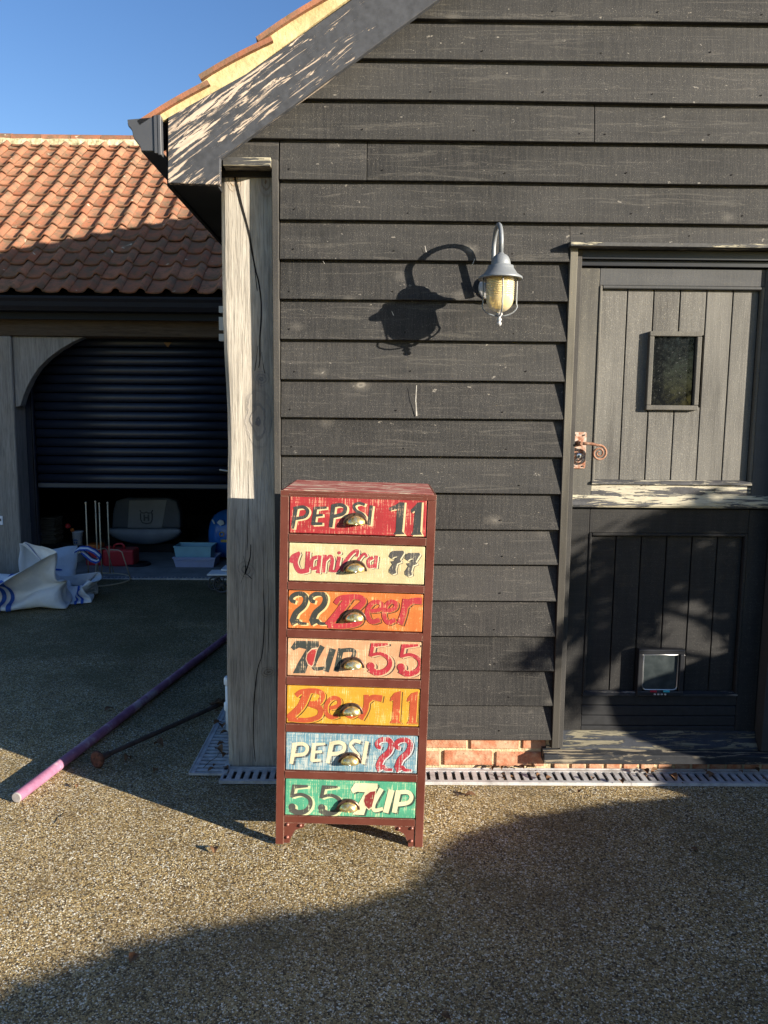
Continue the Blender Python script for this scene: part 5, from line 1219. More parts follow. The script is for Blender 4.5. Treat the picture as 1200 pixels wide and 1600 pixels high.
-69,30,36,212,25,-252,54,42,146,131,82,149,-62,34,64,203,29,-259,68,52,135,141,85,165,-55,38,80,194,46,-264,86,58,130,149,90,182,-53,47,99,198,55,-264,103,61,130,158,100,208,-52,61,118,203,67,-258,
119,64,130,173,110,241,-51,62,125,208,84,-251,134,66,127,189,121,264,-51,79,122,213,105,-244,151,66,120,206,128,117,223,126,-154,-122,62,-151,-140,72,-232,146,84,-223,143,64,-156,-132,78,276,-26,81,
284,-40,83,-131,-118,43,-212,147,47,-157,-122,84,267,-11,77,-104,-119,21,-189,163,39,-153,-110,86,252,2,70,-75,-111,26,-160,175,33,-164,-101,85,234,12,61,-55,-112,34,-139,177,27,-172,-84,81,216,25,59,
-41,-109,38,-127,182,25,-181,-63,73,206,40,64,-24,-99,42,-111,197,19,-189,-41,65,202,52,74,0,-88,42,-83,202,25,-197,-14,57,200,59,84,28,-80,44,-49,194,29,-205,10,49,192,68,88,50,-72,42,-22,187,36,
-214,28,42,178,75,85,72,-66,40,0,193,39,-225,40,37,166,92,84,97,-61,43,20,202,40,-235,50,36,156,112,86,123,-56,45,41,199,30,-243,63,41,145,128,87,144,-52,46,69,191,31,-249,75,53,134,137,88,161,-49,48,
89,181,44,-253,89,61,125,145,92,180,-46,51,105,181,54,-252,104,60,122,158,97,209,-44,57,116,185,69,-248,117,54,117,171,106,242,-42,68,115,191,88,-238,128,57,112,183,116,267,-41,83,106,200,108,-232,
140,66,105,193,127,102,208,127,-146,-119,80,-147,-139,85,-224,140,89,-216,138,67,-148,-128,89,276,-33,87,285,-49,87,-122,-127,60,-206,142,50,-148,-117,91,262,-19,80,-101,-134,30,-185,157,36,-152,-107,
95,246,-6,70,-69,-125,26,-155,168,29,-159,-98,88,227,4,64,-42,-123,33,-132,169,32,-168,-83,78,213,18,66,-26,-122,39,-120,174,30,-175,-62,70,203,31,72,-11,-113,45,-106,187,16,-180,-39,62,194,41,79,8,
-102,49,-79,194,17,-185,-13,54,189,49,88,31,-94,52,-50,182,21,-191,12,49,185,59,97,50,-84,54,-27,173,26,-201,30,41,170,68,94,70,-74,58,-5,177,31,-212,43,34,159,88,93,96,-69,63,17,185,42,-221,55,34,
150,108,91,122,-66,64,42,185,37,-228,69,41,142,124,92,143,-62,62,71,177,32,-233,81,52,131,134,93,163,-61,60,93,167,46,-236,92,61,125,144,99,184,-51,64,103,168,58,-237,103,54,115,156,101,212,-40,67,
106,175,72,-234,113,49,106,170,107,244,-41,77,102,186,91,-227,121,56,98,181,115,268,-48,88,90,199,110,-223,133,68,91,187,126,87,200,131,-134,-116,94,-141,-134,98,-219,145,94,-215,144,71,-142,-120,99,
273,-42,91,285,-58,90,-121,-138,76,-202,142,55,-142,-109,99,259,-30,80,-99,-145,44,-178,149,38,-148,-100,95,240,-18,73,-66,-141,29,-147,160,35,-156,-91,87,222,-6,74,-34,-137,31,-131,175,44,-164,-78,
76,212,8,79,-15,-135,37,-117,180,41,-169,-56,67,207,20,86,-1,-128,45,-100,183,27,-171,-33,59,197,28,93,18,-118,48,-81,181,13,-172,-9,52,187,36,101,41,-112,49,-57,169,16,-175,13,47,176,47,108,60,-102,
49,-35,161,19,-183,28,39,169,67,112,77,-91,52,-13,165,25,-191,41,33,154,86,109,95,-85,70,9,171,40,-200,56,34,143,104,103,118,-79,75,35,171,38,-208,71,41,136,120,100,142,-75,73,67,163,31,-214,85,51,
128,131,101,168,-74,70,91,155,46,-219,97,58,119,140,104,191,-60,73,93,161,62,-224,108,58,108,152,107,215,-40,77,90,173,70,-222,113,50,96,166,111,245,-45,83,84,186,91,-222,114,62,86,178,118,269,-54,85,
74,198,115,-219,129,75,77,188,126,71,199,135,-120,-114,102,-130,-126,107,-227,150,101,-217,150,76,-130,-110,103,266,-51,93,280,-65,85,-114,-137,89,-201,149,59,-134,-100,98,251,-40,83,-100,-151,58,
-179,159,44,-142,-93,92,233,-27,84,-68,-152,38,-149,170,47,-152,-84,85,221,-12,90,-33,-151,35,-128,170,58,-159,-69,74,213,0,95,-12,-149,38,-114,168,47,-162,-47,63,207,11,102,3,-143,45,-106,171,26,
-162,-24,55,201,22,109,23,-133,48,-88,168,15,-160,-2,50,190,31,116,50,-128,47,-67,157,15,-160,15,44,181,46,123,72,-118,44,-44,152,17,-164,26,36,166,63,127,85,-106,49,-22,157,21,-169,38,33,151,82,126,
94,-98,68,-2,160,37,-178,54,35,139,99,120,113,-90,78,23,159,33,-189,71,41,131,113,113,140,-86,79,56,151,29,-198,88,48,124,125,110,171,-82,79,84,144,41,-206,102,54,114,133,110,196,-66,80,82,152,59,
-213,113,53,102,143,112,216,-44,83,75,165,69,-216,121,54,89,158,117,243,-50,80,67,180,91,-215,121,67,77,173,124,263,-60,83,59,195,116,-220,128,86,66,186,131,58,200,137,-107,-113,104,-116,-118,112,
-220,150,110,-216,159,83,-118,-102,102,254,-62,95,270,-75,91,-107,-135,98,-200,160,63,-124,-93,92,242,-45,99,-99,-153,69,-178,170,54,-135,-84,88,234,-28,103,-67,-160,48,-152,170,63,-145,-73,80,225,
-14,109,-32,-164,44,-133,157,65,-150,-56,69,220,-3,113,-13,-163,46,-121,155,46,-152,-35,58,214,5,118,1,-155,51,-112,158,25,-151,-14,50,205,15,124,23,-145,52,-95,154,15,-150,4,44,193,27,130,55,-141,47,
-74,146,15,-148,17,39,177,43,135,81,-132,44,-50,143,17,-149,26,33,159,60,138,93,-117,49,-27,148,17,-150,36,34,142,77,138,97,-107,67,-8,149,34,-158,51,37,130,92,134,110,-98,81,15,145,37,-172,70,42,123,
106,128,137,-90,88,45,138,31,-185,90,46,117,118,122,171,-86,88,76,134,34,-196,108,50,111,131,122,195,-70,88,73,143,55,-204,121,54,99,142,122,212,-50,91,64,157,69,-208,127,61,82,152,123,235,-57,89,56,
172,93,-207,129,75,70,168,131,254,-68,91,49,189,117,-210,134,95,61,185,139,47,200,136,-95,-114,108,-103,-109,114,-207,151,116,-209,170,93,-105,-97,99,257,-60,116,268,-77,111,-99,-136,103,-193,174,70,
-113,-85,90,247,-42,121,-95,-157,76,-173,175,67,-124,-73,83,238,-27,126,-61,-157,58,-156,162,74,-132,-59,74,230,-16,130,-29,-168,57,-141,146,65,-136,-42,63,224,-8,133,-13,-174,54,-127,145,43,-138,-25,
51,218,-2,136,-3,-164,58,-115,146,24,-139,-8,43,208,9,140,18,-155,56,-98,142,16,-140,6,37,193,24,144,55,-152,49,-75,134,16,-140,18,33,175,42,147,87,-145,47,-50,133,17,-139,28,36,155,60,149,101,-128,
53,-26,136,15,-137,37,37,136,76,151,103,-114,68,-6,135,30,-144,50,40,124,88,150,112,-107,84,16,129,39,-158,68,44,115,99,145,135,-97,98,41,125,31,-174,89,48,108,112,137,167,-88,100,70,123,33,-187,109,
53,100,126,131,191,-73,98,65,136,54,-196,125,59,91,140,131,206,-58,102,58,149,73,-199,133,69,76,150,130,228,-62,107,52,165,99,-197,137,85,66,165,138,249,-72,111,45,183,120,-197,141,103,55,181,143,41,
197,136,-89,-115,118,-92,-103,116,-193,155,119,-198,181,103,-93,-91,102,262,-58,138,271,-76,133,-89,-138,108,-180,182,80,-101,-76,92,252,-39,143,-85,-162,81,-168,169,79,-110,-62,81,241,-26,147,-55,
-168,59,-162,153,75,-117,-48,69,233,-17,151,-27,-179,63,-146,141,61,-118,-34,55,226,-11,153,-14,-182,63,-129,138,40,-121,-21,43,219,-4,154,-3,-174,62,-113,138,25,-125,-8,36,208,8,155,15,-165,54,-94,
131,19,-129,6,32,193,25,157,53,-164,52,-71,124,19,-131,20,32,174,42,158,88,-158,56,-45,120,18,-131,33,36,152,58,159,107,-141,61,-20,120,15,-130,42,43,132,70,161,113,-126,72,3,118,25,-133,53,46,119,80,
162,121,-118,86,23,112,37,-146,67,49,110,91,159,141,-109,103,46,110,33,-163,86,52,102,104,152,165,-95,113,71,114,41,-176,107,58,93,120,145,185,-78,112,65,128,62,-186,125,66,82,134,140,202,-70,117,57,
143,83,-188,136,77,71,146,139,225,-68,127,51,159,107,-186,143,93,61,159,142,250,-70,132,44,176,125,-185,148,109,51,173,146,38,188,140,-75,-110,123,-81,-94,121,-184,161,119,-186,188,106,-82,-84,109,
268,-58,159,277,-75,154,-75,-137,115,-169,176,88,-90,-69,96,253,-42,164,-72,-165,89,-174,162,80,-98,-55,82,239,-30,168,-50,-179,63,-165,149,70,-104,-42,66,228,-22,169,-23,-188,63,-147,136,55,-105,-32,
50,219,-16,170,-11,-190,61,-123,133,39,-107,-23,38,211,-9,169,-2,-182,59,-106,130,30,-111,-10,33,200,4,167,15,-175,54,-89,124,25,-116,6,32,185,20,166,51,-174,56,-66,116,25,-121,23,35,168,37,165,87,
-170,67,-40,110,23,-124,38,41,148,50,165,111,-157,73,-13,106,19,-124,50,47,130,61,167,122,-142,77,12,103,23,-126,58,51,117,69,168,132,-132,87,31,97,36,-136,69,53,107,80,167,152,-124,104,51,102,44,
-150,84,57,98,95,163,173,-111,118,74,108,54,-164,103,64,88,112,157,191,-96,123,65,120,75,-174,122,72,77,128,151,207,-87,130,54,136,94,-177,135,83,67,141,147,228,-83,145,50,154,117,-177,145,97,57,151,
146,253,-77,154,45,169,134,-177,153,111,47,162,146,38,179,149,-62,-100,127,-71,-83,129,-180,168,120,-178,192,105,-72,-75,116,264,-68,175,280,-80,172,-60,-131,122,-163,172,96,-80,-63,101,245,-54,177,
-59,-165,99,-169,157,87,-89,-51,83,228,-42,178,-43,-185,72,-162,143,72,-94,-41,65,215,-32,178,-21,-195,60,-143,133,56,-95,-33,48,206,-24,178,-11,-194,56,-118,130,45,-95,-24,38,198,-15,177,2,-188,55,
-101,122,37,-98,-11,38,188,-2,174,21,-182,53,-84,116,32,-105,6,40,176,14,172,56,-181,60,-63,111,30,-112,25,43,161,29,170,89,-180,77,-39,106,29,-117,42,47,145,42,170,115,-170,84,-13,98,24,-118,55,51,
130,52,171,131,-155,84,14,92,24,-121,63,54,117,59,173,145,-142,90,38,92,30,-128,71,58,107,69,173,164,-134,104,59,94,42,-139,83,62,96,83,170,185,-125,118,71,99,63,-151,100,69,85,101,166,202,-113,129,
61,109,85,-161,118,78,74,118,161,218,-104,139,50,126,104,-166,132,87,65,131,157,239,-99,153,44,147,122,-168,146,99,55,142,155,260,-92,166,40,161,136,-173,159,110,45,153,154,32,168,152]
BAG_B = [-101,-95,10,-99,-86,10,-88,-85,11,-90,-95,10,-98,-76,10,-87,-76,10,-96,-66,11,-85,-66,10,-95,-57,10,-84,-56,10,-94,-47,10,-83,-46,10,-93,-37,10,-83,-36,10,-93,-27,10,-83,-26,10,-93,-17,10,-83,-17,12,
-93,-8,10,-83,-7,13,-93,2,10,-84,2,14,-93,11,10,-84,12,14,-93,19,10,-84,20,13,-93,27,10,-84,28,10,-94,35,10,-85,36,10,-94,43,11,-85,43,10,-94,50,11,-85,51,10,-95,58,11,-85,58,10,-95,66,11,-85,66,11,
-95,73,12,-85,74,11,-96,82,12,-85,82,11,-78,-85,11,-79,-94,10,-76,-76,10,-75,-66,10,-74,-56,10,-73,-46,10,-73,-36,10,-73,-26,10,-73,-16,12,-74,-7,13,-75,3,15,-75,12,16,-76,20,15,-76,28,12,-76,36,10,
-76,44,10,-76,51,10,-76,59,10,-76,67,10,-76,74,10,-75,82,11,-67,-86,11,-68,-95,11,-66,-76,11,-65,-67,10,-64,-57,10,-63,-47,10,-63,-37,10,-63,-27,10,-64,-17,11,-65,-7,12,-66,2,14,-66,11,17,-67,20,17,
-68,28,15,-68,36,12,-68,44,10,-68,52,10,-67,59,10,-67,67,10,-66,75,10,-65,83,11,-56,-86,11,-57,-95,11,-55,-77,11,-55,-68,10,-54,-58,10,-54,-48,10,-54,-38,10,-54,-28,11,-55,-18,10,-56,-8,11,-57,1,13,
-58,10,16,-59,19,18,-60,28,18,-60,36,16,-59,44,12,-59,52,10,-58,60,10,-57,68,10,-56,76,10,-55,84,10,-46,-87,11,-46,-96,12,-45,-78,11,-45,-69,10,-44,-59,10,-44,-50,10,-44,-40,10,-45,-30,10,-45,-19,11,
-47,-9,10,-48,0,12,-49,9,14,-50,18,17,-51,27,19,-51,36,19,-51,44,16,-50,52,12,-49,60,10,-48,68,10,-47,77,10,-45,85,10,-36,-88,11,-36,-97,12,-35,-80,11,-35,-70,10,-35,-61,10,-35,-51,10,-35,-42,10,-35,
-32,10,-36,-21,10,-37,-11,10,-39,-2,10,-40,8,13,-41,17,15,-42,26,18,-42,34,20,-42,44,19,-41,52,16,-40,60,13,-39,69,10,-37,77,10,-36,86,10,-26,-90,11,-26,-98,11,-26,-81,10,-26,-72,10,-26,-63,10,-26,
-53,10,-26,-44,10,-26,-34,10,-27,-24,10,-28,-14,10,-30,-4,10,-31,6,11,-32,15,13,-32,24,17,-33,33,20,-33,43,21,-33,52,20,-31,61,17,-29,69,13,-27,78,11,-26,87,10,-16,-91,11,-16,-99,11,-16,-83,10,-17,
-74,10,-17,-65,10,-17,-55,10,-17,-46,10,-18,-36,10,-18,-26,10,-19,-15,10,-21,-5,10,-22,4,11,-23,14,12,-23,23,15,-23,33,18,-23,42,21,-23,52,23,-22,62,21,-20,71,18,-17,79,13,-15,87,10,-7,-92,11,-6,-100,
11,-7,-84,10,-7,-75,10,-8,-66,10,-8,-57,10,-8,-47,10,-9,-37,10,-9,-27,10,-10,-17,10,-11,-7,10,-12,3,10,-13,13,11,-13,23,13,-13,32,16,-13,42,20,-13,52,23,-12,62,24,-10,72,23,-9,81,19,-7,80,10,3,-93,10,
3,-101,11,2,-84,10,2,-76,10,1,-67,10,1,-57,10,1,-48,10,0,-38,10,0,-28,10,-1,-18,10,-2,-8,10,-3,2,10,-3,12,11,-4,22,12,-3,32,14,-3,42,18,-2,52,22,-1,62,25,0,72,24,2,81,19,4,76,10,13,-93,10,13,-101,11,
12,-84,10,11,-75,10,11,-66,10,11,-57,10,11,-47,10,10,-37,10,10,-27,10,9,-17,10,8,-7,10,7,3,10,7,13,10,7,23,11,7,33,13,8,43,16,9,53,21,10,62,25,11,73,25,13,80,18,15,73,11,23,-92,10,23,-100,10,22,-83,
10,22,-74,10,21,-65,10,21,-56,10,21,-46,10,21,-36,10,20,-26,10,19,-16,10,19,-6,10,18,4,10,18,14,10,18,24,10,18,34,11,19,44,15,20,53,20,21,63,24,23,73,25,25,80,17,26,72,11,33,-90,10,34,-99,10,33,-82,
10,32,-73,10,32,-64,10,32,-54,10,32,-44,10,32,-34,10,31,-24,11,30,-14,10,30,-4,10,29,6,10,29,16,11,29,26,10,29,36,11,30,46,14,31,55,19,33,63,24,34,73,25,36,79,17,37,71,13,44,-88,10,45,-97,10,44,-80,
10,44,-71,10,44,-61,10,44,-52,10,44,-42,11,43,-32,11,43,-21,11,42,-11,10,42,-1,12,41,8,13,41,18,12,41,28,10,41,38,10,41,48,13,42,57,16,43,66,20,45,74,25,47,78,17,48,69,14,55,-86,10,56,-94,11,55,-77,
10,55,-68,10,56,-59,10,56,-49,10,56,-39,11,56,-29,11,55,-19,10,54,-9,13,54,1,14,53,11,13,53,20,11,53,30,10,53,40,11,53,49,13,53,58,17,53,65,24,56,73,25,58,77,17,58,68,16,67,-83,13,67,-91,11,67,-74,13,
67,-65,11,68,-56,10,68,-46,10,68,-36,10,68,-26,10,67,-16,12,67,-6,14,66,4,15,65,13,11,65,23,10,65,32,10,64,42,12,64,50,15,64,58,20,64,64,27,67,72,25,70,75,19,70,67,19,78,-79,11,79,-88,11,78,-72,16,79,
-63,15,80,-53,13,81,-44,11,81,-33,11,81,-23,11,80,-13,12,79,-3,14,78,7,15,77,16,10,77,25,11,76,34,12,76,43,14,75,50,20,73,55,27,74,63,31,77,70,26,79,72,18,79,66,13,90,-75,11,90,-84,10,90,-67,15,90,
-59,20,89,-50,21,91,-40,18,93,-31,15,92,-21,16,92,-10,15,92,0,15,91,10,15,88,19,16,83,26,20,81,34,23,86,42,20,82,46,27,83,54,30,80,58,24,85,64,22,88,69,18,88,65,13,101,-72,10,102,-81,11,101,-63,13,
100,-55,17,101,-46,23,99,-37,26,98,-26,24,103,-17,22,101,-7,23,98,2,26,96,12,26,93,21,25,90,28,29,91,29,22,92,36,27,91,44,29,87,48,23,86,54,17,90,60,14,96,64,16,97,64,10,112,-69,11,113,-78,11,111,-60,
12,111,-50,15,110,-41,18,108,-31,20,108,-21,25,107,-13,31,99,-6,34,92,1,35,88,6,29,92,11,33,97,19,30,100,28,28,103,36,28,97,38,23,94,43,17,93,48,11,98,55,10,102,60,11,106,67,9,-89,-96,18,-100,-95,17,
-93,81,19,-82,79,18,-96,-86,17,110,-69,20,110,-78,19,-78,-96,18,-72,78,17,-94,-77,17,109,-60,21,-67,-96,19,-62,79,17,-95,-67,18,111,-51,22,-56,-96,19,-52,80,17,-95,-57,19,113,-41,23,-46,-97,20,-43,82,
18,-95,-47,18,111,-32,26,-35,-98,20,-33,85,19,-95,-37,18,111,-23,31,-25,-97,20,-24,87,19,-96,-28,18,102,-17,36,-15,-99,20,-13,89,18,-95,-18,17,94,-11,35,-5,-99,20,-3,88,15,-95,-8,16,86,-3,31,4,-98,19,
7,85,12,-95,1,16,82,10,31,14,-96,18,17,82,11,-95,10,17,88,17,36,24,-95,18,27,79,10,-95,18,18,97,22,36,35,-93,17,38,75,10,-94,26,18,98,30,34,45,-90,17,49,73,10,-93,34,19,99,38,33,56,-88,17,59,70,12,
-93,42,19,99,45,27,68,-85,17,68,67,12,-93,49,19,97,50,22,79,-81,17,77,70,9,-93,57,19,95,56,18,90,-78,17,88,69,10,-93,65,19,102,54,19,101,-73,15,97,71,12,-93,72,19,107,59,18,102,65,17,-89,-96,25,-100,
-94,25,-90,79,26,-79,77,25,-96,-86,25,107,-69,29,106,-78,27,-78,-96,26,-69,76,24,-92,-77,25,107,-60,30,-67,-96,26,-59,75,23,-90,-67,25,107,-51,30,-56,-97,27,-49,76,23,-88,-58,24,105,-42,28,-45,-97,28,
-39,77,23,-88,-48,23,105,-34,32,-35,-96,28,-30,79,23,-88,-38,23,104,-24,36,-24,-94,27,-21,81,24,-88,-28,22,96,-21,32,-14,-92,25,-11,84,25,-88,-19,22,92,-13,26,-6,-91,20,-1,86,23,-88,-9,23,89,-3,22,4,
-89,21,8,87,21,-88,0,23,90,6,22,14,-87,21,18,88,17,-88,9,23,89,15,26,24,-86,20,28,86,15,-87,18,23,86,21,32,35,-84,19,39,84,13,-87,26,23,88,32,33,45,-81,18,49,82,12,-86,33,23,90,40,34,56,-79,16,59,79,
11,-86,41,24,92,49,34,67,-76,19,68,77,13,-87,49,25,89,54,27,78,-73,21,79,77,16,-88,56,25,94,59,26,89,-69,20,88,75,17,-89,64,26,101,59,27,100,-69,23,96,70,21,-90,71,26,103,65,24,106,70,21,-90,-95,33,
-101,-93,32,-87,78,33,-77,77,32,-96,-84,33,102,-70,36,100,-78,34,-79,-95,33,-66,76,31,-93,-75,33,102,-61,36,-68,-95,34,-56,75,30,-91,-66,33,99,-52,34,-57,-95,34,-46,75,30,-88,-57,32,96,-44,31,-46,-92,
34,-37,74,30,-86,-47,32,96,-35,35,-35,-89,32,-27,74,29,-84,-38,31,94,-25,35,-25,-87,29,-18,75,28,-82,-28,29,92,-16,39,-16,-84,25,-9,77,28,-81,-19,28,87,-10,33,-8,-82,19,1,79,27,-81,-10,27,81,-3,28,3,
-80,19,10,81,26,-80,0,27,80,6,25,13,-79,20,19,86,25,-80,8,27,80,16,26,24,-77,19,28,88,24,-79,17,27,79,25,27,34,-75,18,38,88,21,-79,25,27,80,34,28,45,-72,16,48,87,19,-79,33,27,81,42,30,56,-70,15,59,87,
16,-79,41,28,83,50,34,67,-67,17,68,84,18,-80,48,28,87,57,35,78,-64,20,76,80,24,-81,56,29,93,62,34,89,-62,24,86,78,25,-82,63,29,100,63,35,94,-71,29,96,77,25,-85,70,32,103,68,32,104,74,29,-91,-92,40,
-102,-91,40,-81,78,38,-74,84,34,-101,-82,40,96,-70,42,95,-78,41,-80,-93,41,-64,83,34,-99,-72,39,94,-62,40,-69,-92,41,-54,81,35,-97,-63,38,91,-54,37,-58,-89,39,-44,79,35,-94,-54,38,88,-46,34,-48,-86,
37,-35,78,36,-91,-45,38,87,-36,35,-38,-82,33,-26,76,36,-88,-36,38,85,-27,35,-28,-79,29,-17,75,35,-86,-27,38,83,-18,38,-19,-77,24,-8,76,35,-83,-18,37,81,-9,41,-9,-74,19,2,78,34,-81,-9,36,75,-3,35,1,
-72,18,11,80,33,-78,0,36,78,6,35,12,-70,18,19,84,33,-77,8,35,76,16,35,23,-68,17,29,85,31,-76,17,35,76,25,35,34,-66,16,38,84,29,-75,25,34,75,34,36,45,-64,15,48,82,26,-74,33,34,81,40,39,56,-61,15,57,81,
23,-74,40,34,86,47,41,67,-58,17,65,87,26,-74,48,33,90,54,42,76,-57,23,76,87,28,-75,56,33,95,60,43,83,-63,30,86,85,30,-76,63,34,99,66,43,88,-72,35,95,82,32,-78,71,35,102,72,40,103,78,36,-94,-89,47,
-104,-86,47,-75,78,41,-72,88,40,-106,-78,45,88,-71,45,89,-79,47,-82,-89,47,-62,87,39,-106,-69,43,86,-63,42,-72,-86,45,-52,86,39,-104,-60,42,83,-55,40,-61,-82,41,-42,84,40,-102,-51,41,81,-47,38,-51,
-79,37,-33,83,40,-99,-42,41,79,-39,37,-42,-75,33,-24,81,40,-96,-33,40,77,-29,37,-32,-72,28,-16,79,41,-94,-25,40,75,-20,37,-22,-69,24,-7,77,42,-91,-16,40,72,-11,40,-12,-66,20,1,80,41,-88,-7,40,70,-2,
42,-1,-64,18,10,81,40,-85,1,41,73,7,43,11,-62,17,19,82,40,-83,10,41,77,15,44,22,-60,16,28,80,37,-80,18,41,75,24,44,33,-58,16,36,77,32,-78,26,42,75,33,45,45,-55,15,46,76,30,-76,33,42,75,42,45,56,-53,
16,56,76,29,-74,40,41,79,50,45,65,-52,22,63,81,33,-72,48,41,83,57,45,71,-57,30,73,86,35,-71,55,40,88,64,45,77,-65,36,83,87,37,-71,63,39,92,70,44,82,-73,41,92,85,40,-72,71,39,96,76,44,101,81,43,-96,
-84,54,-107,-82,54,-69,78,46,-71,88,47,-109,-74,52,86,-70,52,85,-78,54,-86,-82,51,-61,88,47,-110,-65,50,82,-64,49,-76,-79,46,-51,87,46,-110,-57,48,78,-56,46,-66,-76,42,-42,85,46,-109,-48,45,75,-49,44,
-56,-72,37,-33,84,47,-107,-39,44,74,-40,43,-46,-69,32,-24,83,47,-105,-30,43,73,-31,44,-36,-65,28,-15,82,47,-102,-22,42,74,-22,46,-25,-62,24,-7,81,47,-100,-13,41,77,-13,47,-14,-58,21,1,80,47,-97,-5,41,
73,-5,50,-2,-56,20,10,78,46,-94,4,42,73,4,52,9,-53,19,18,77,45,-91,12,42,74,13,52,21,-52,18,27,74,41,-88,20,43,74,23,53,33,-49,17,35,71,37,-85,28,44,75,32,53,44,-47,16,44,70,35,-82,35,45,76,41,54,55,
-46,20,55,70,35,-79,42,46,77,50,53,60,-51,29,64,74,37,-76,49,46,81,58,53,66,-59,34,70,81,41,-74,55,47,85,65,52,71,-66,40,80,86,45,-71,63,47,89,71,52,78,-73,47,90,86,47,-69,70,46,94,77,51,99,83,50,
-101,-77,56,-110,-78,62,-75,78,50,-70,86,54,-111,-70,60,83,-69,59,81,-76,60,-91,-75,52,-60,84,53,-112,-61,58,78,-63,56,-81,-73,47,-52,81,50,-113,-53,55,77,-56,54,-70,-69,43,-42,80,51,-113,-44,53,77,
-48,51,-60,-66,38,-33,80,51,-112,-36,50,79,-40,49,-50,-62,33,-25,79,51,-111,-27,48,81,-32,46,-39,-59,29,-16,77,51,-110,-19,46,80,-25,51,-28,-55,25,-8,76,51,-108,-10,44,79,-16,54,-17,-51,23,0,75,51,
-105,-2,43,78,-7,56,-4,-48,22,8,73,49,-102,7,43,78,2,58,8,-46,21,16,71,47,-99,15,43,78,11,59,20,-44,20,24,68,44,-95,23,44,77,20,60,32,-42,19,33,66,41,-92,30,45,78,30,61,44,-40,19,43,65,41,-89,37,46,
78,39,61,49,-47,26,53,66,41,-86,44,47,79,48,61,55,-54,33,64,69,42,-83,50,48,81,57,61,61,-60,40,70,76,47,-80,57,50,83,65,60,67,-66,46,77,83,51,-77,64,51,87,72,59,73,-71,53,87,86,55,-74,71,52,92,78,59,
96,84,57,-104,-71,62,-111,-74,70,-79,79,56,-70,81,60,-113,-66,68,77,-68,64,77,-75,66,-95,-69,56,-61,78,57,-113,-58,66,77,-61,62,-85,-66,50,-53,75,54,-114,-49,64,80,-54,60,-74,-63,45,-44,74,53,-115,
-41,61,83,-48,56,-64,-60,40,-35,73,54,-115,-32,58,86,-42,50,-54,-56,36,-26,73,53,-115,-24,56,88,-33,49,-43,-52,31,-18,71,53,-115,-16,53,87,-25,51,-32,-48,27,-10,70,52,-114,-7,50,86,-17,55,-19,-45,25,
-2,69,52,-112,1,47,86,-8,58,-6,-42,25,6,67,50,-110,9,45,85,1,60,7,-40,25,14,65,48,-106,17,45,85,10,61,19,-38,24,23,62,47,-103,25,45,84,19,63,32,-36,24,32,61,47,-99,33,46,84,28,65,44,-36,24,42,62,47,
-96,39,47,83,37,67,48,-43,32,53,63,47,-93,46,48,83,46,68,53,-50,39,63,64,48,-90,53,50,83,55,68,59,-57,45,72,70,51,-87,59,51,84,64,67,64,-63,52,76,78,57,-84,65,53,86,72,67,71,-69,59,84,84,61,-80,71,56,
91,78,66,93,85,64,-105,-66,69,-110,-70,78,-81,76,63,-71,75,64,-112,-62,76,80,-67,70,76,-72,72,-97,-63,62,-62,73,62,-113,-54,74,83,-61,66,-87,-60,55,-54,70,59,-113,-46,72,87,-57,60,-77,-58,50,-45,69,
58,-114,-38,70,89,-51,57,-66,-55,46,-37,68,56,-114,-30,67,91,-43,55,-55,-53,42,-28,67,56,-115,-21,64,93,-35,54,-43,-51,39,-20,66,55,-115,-13,62,94,-26,53,-31,-53,33,-12,64,54,-115,-5,59,94,-18,55,-19,
-46,32,-4,63,53,-115,3,55,93,-9,57,-8,-39,31,4,61,53,-115,11,51,93,0,59,5,-35,30,12,60,52,-114,19,48,93,9,61,19,-34,30,21,58,52,-110,27,47,92,18,63,31,-32,29,31,58,53,-106,34,48,91,27,65,44,-31,30,41,
59,54,-102,41,50,90,36,68,51,-39,35,52,60,54,-99,47,52,89,44,71,56,-46,43,63,61,55,-95,53,54,88,53,73,60,-52,50,73,65,57,-92,60,56,88,62,73,65,-59,57,76,73,64,-89,66,58,89,70,73,70,-65,64,82,81,68,
-86,72,61,90,78,73,91,86,72,-105,-62,77,-108,-67,86,-80,73,70,-72,68,68,-110,-59,84,85,-70,72,79,-67,77,-98,-58,68,-63,67,66,-110,-51,82,89,-65,68,-88,-57,63,-55,65,64,-109,-43,80,91,-58,65,-77,-56,
58,-46,64,63,-109,-35,77,94,-51,63,-65,-56,53,-38,63,61,-109,-28,73,96,-44,61,-54,-55,49,-30,62,60,-108,-20,69,97,-36,59,-42,-55,44,-22,61,59,-109,-12,68,99,-28,58,-30,-56,39,-14,60,58,-110,-4,65,100,
-20,58,-18,-49,38,-6,59,58,-111,4,62,100,-11,58,-8,-39,38,3,57,58,-113,12,59,100,-2,60,5,-33,37,11,57,58,-114,20,55,100,7,61,18,-30,36,21,56,59,-116,29,52,99,16,63,31,-28,35,31,57,60,-111,34,54,98,26,
65,44,-28,35,41,57,61,-105,39,57,97,35,67,54,-34,39,52,58,62,-102,46,58,96,43,71,60,-42,46,63,59,62,-98,52,60,95,51,75,64,-48,53,74,61,64,-94,58,63,94,59,77,68,-54,60,79,69,69,-91,63,65,95,68,76,73,
-61,68,83,77,75,-86,69,68,96,76,77,91,82,79,-101,-65,83,-105,-65,93,-80,69,77,-72,65,75,-103,-57,90,88,-67,78,82,-64,80,-99,-65,72,-64,63,73,-102,-50,86,93,-65,73,-88,-63,68,-55,61,71,-102,-43,83,96,
-59,70,-76,-62,63,-47,60,69,-101,-35,80,98,-52,68,-65,-61,58,-39,59,68,-101,-28,76,100,-45,66,-54,-61,53,-31,58,66,-101,-20,73,102,-37,65,-42,-61,49,-23,57,65,-101,-12,70,104,-30,64,-29,-60,45,-15,56,
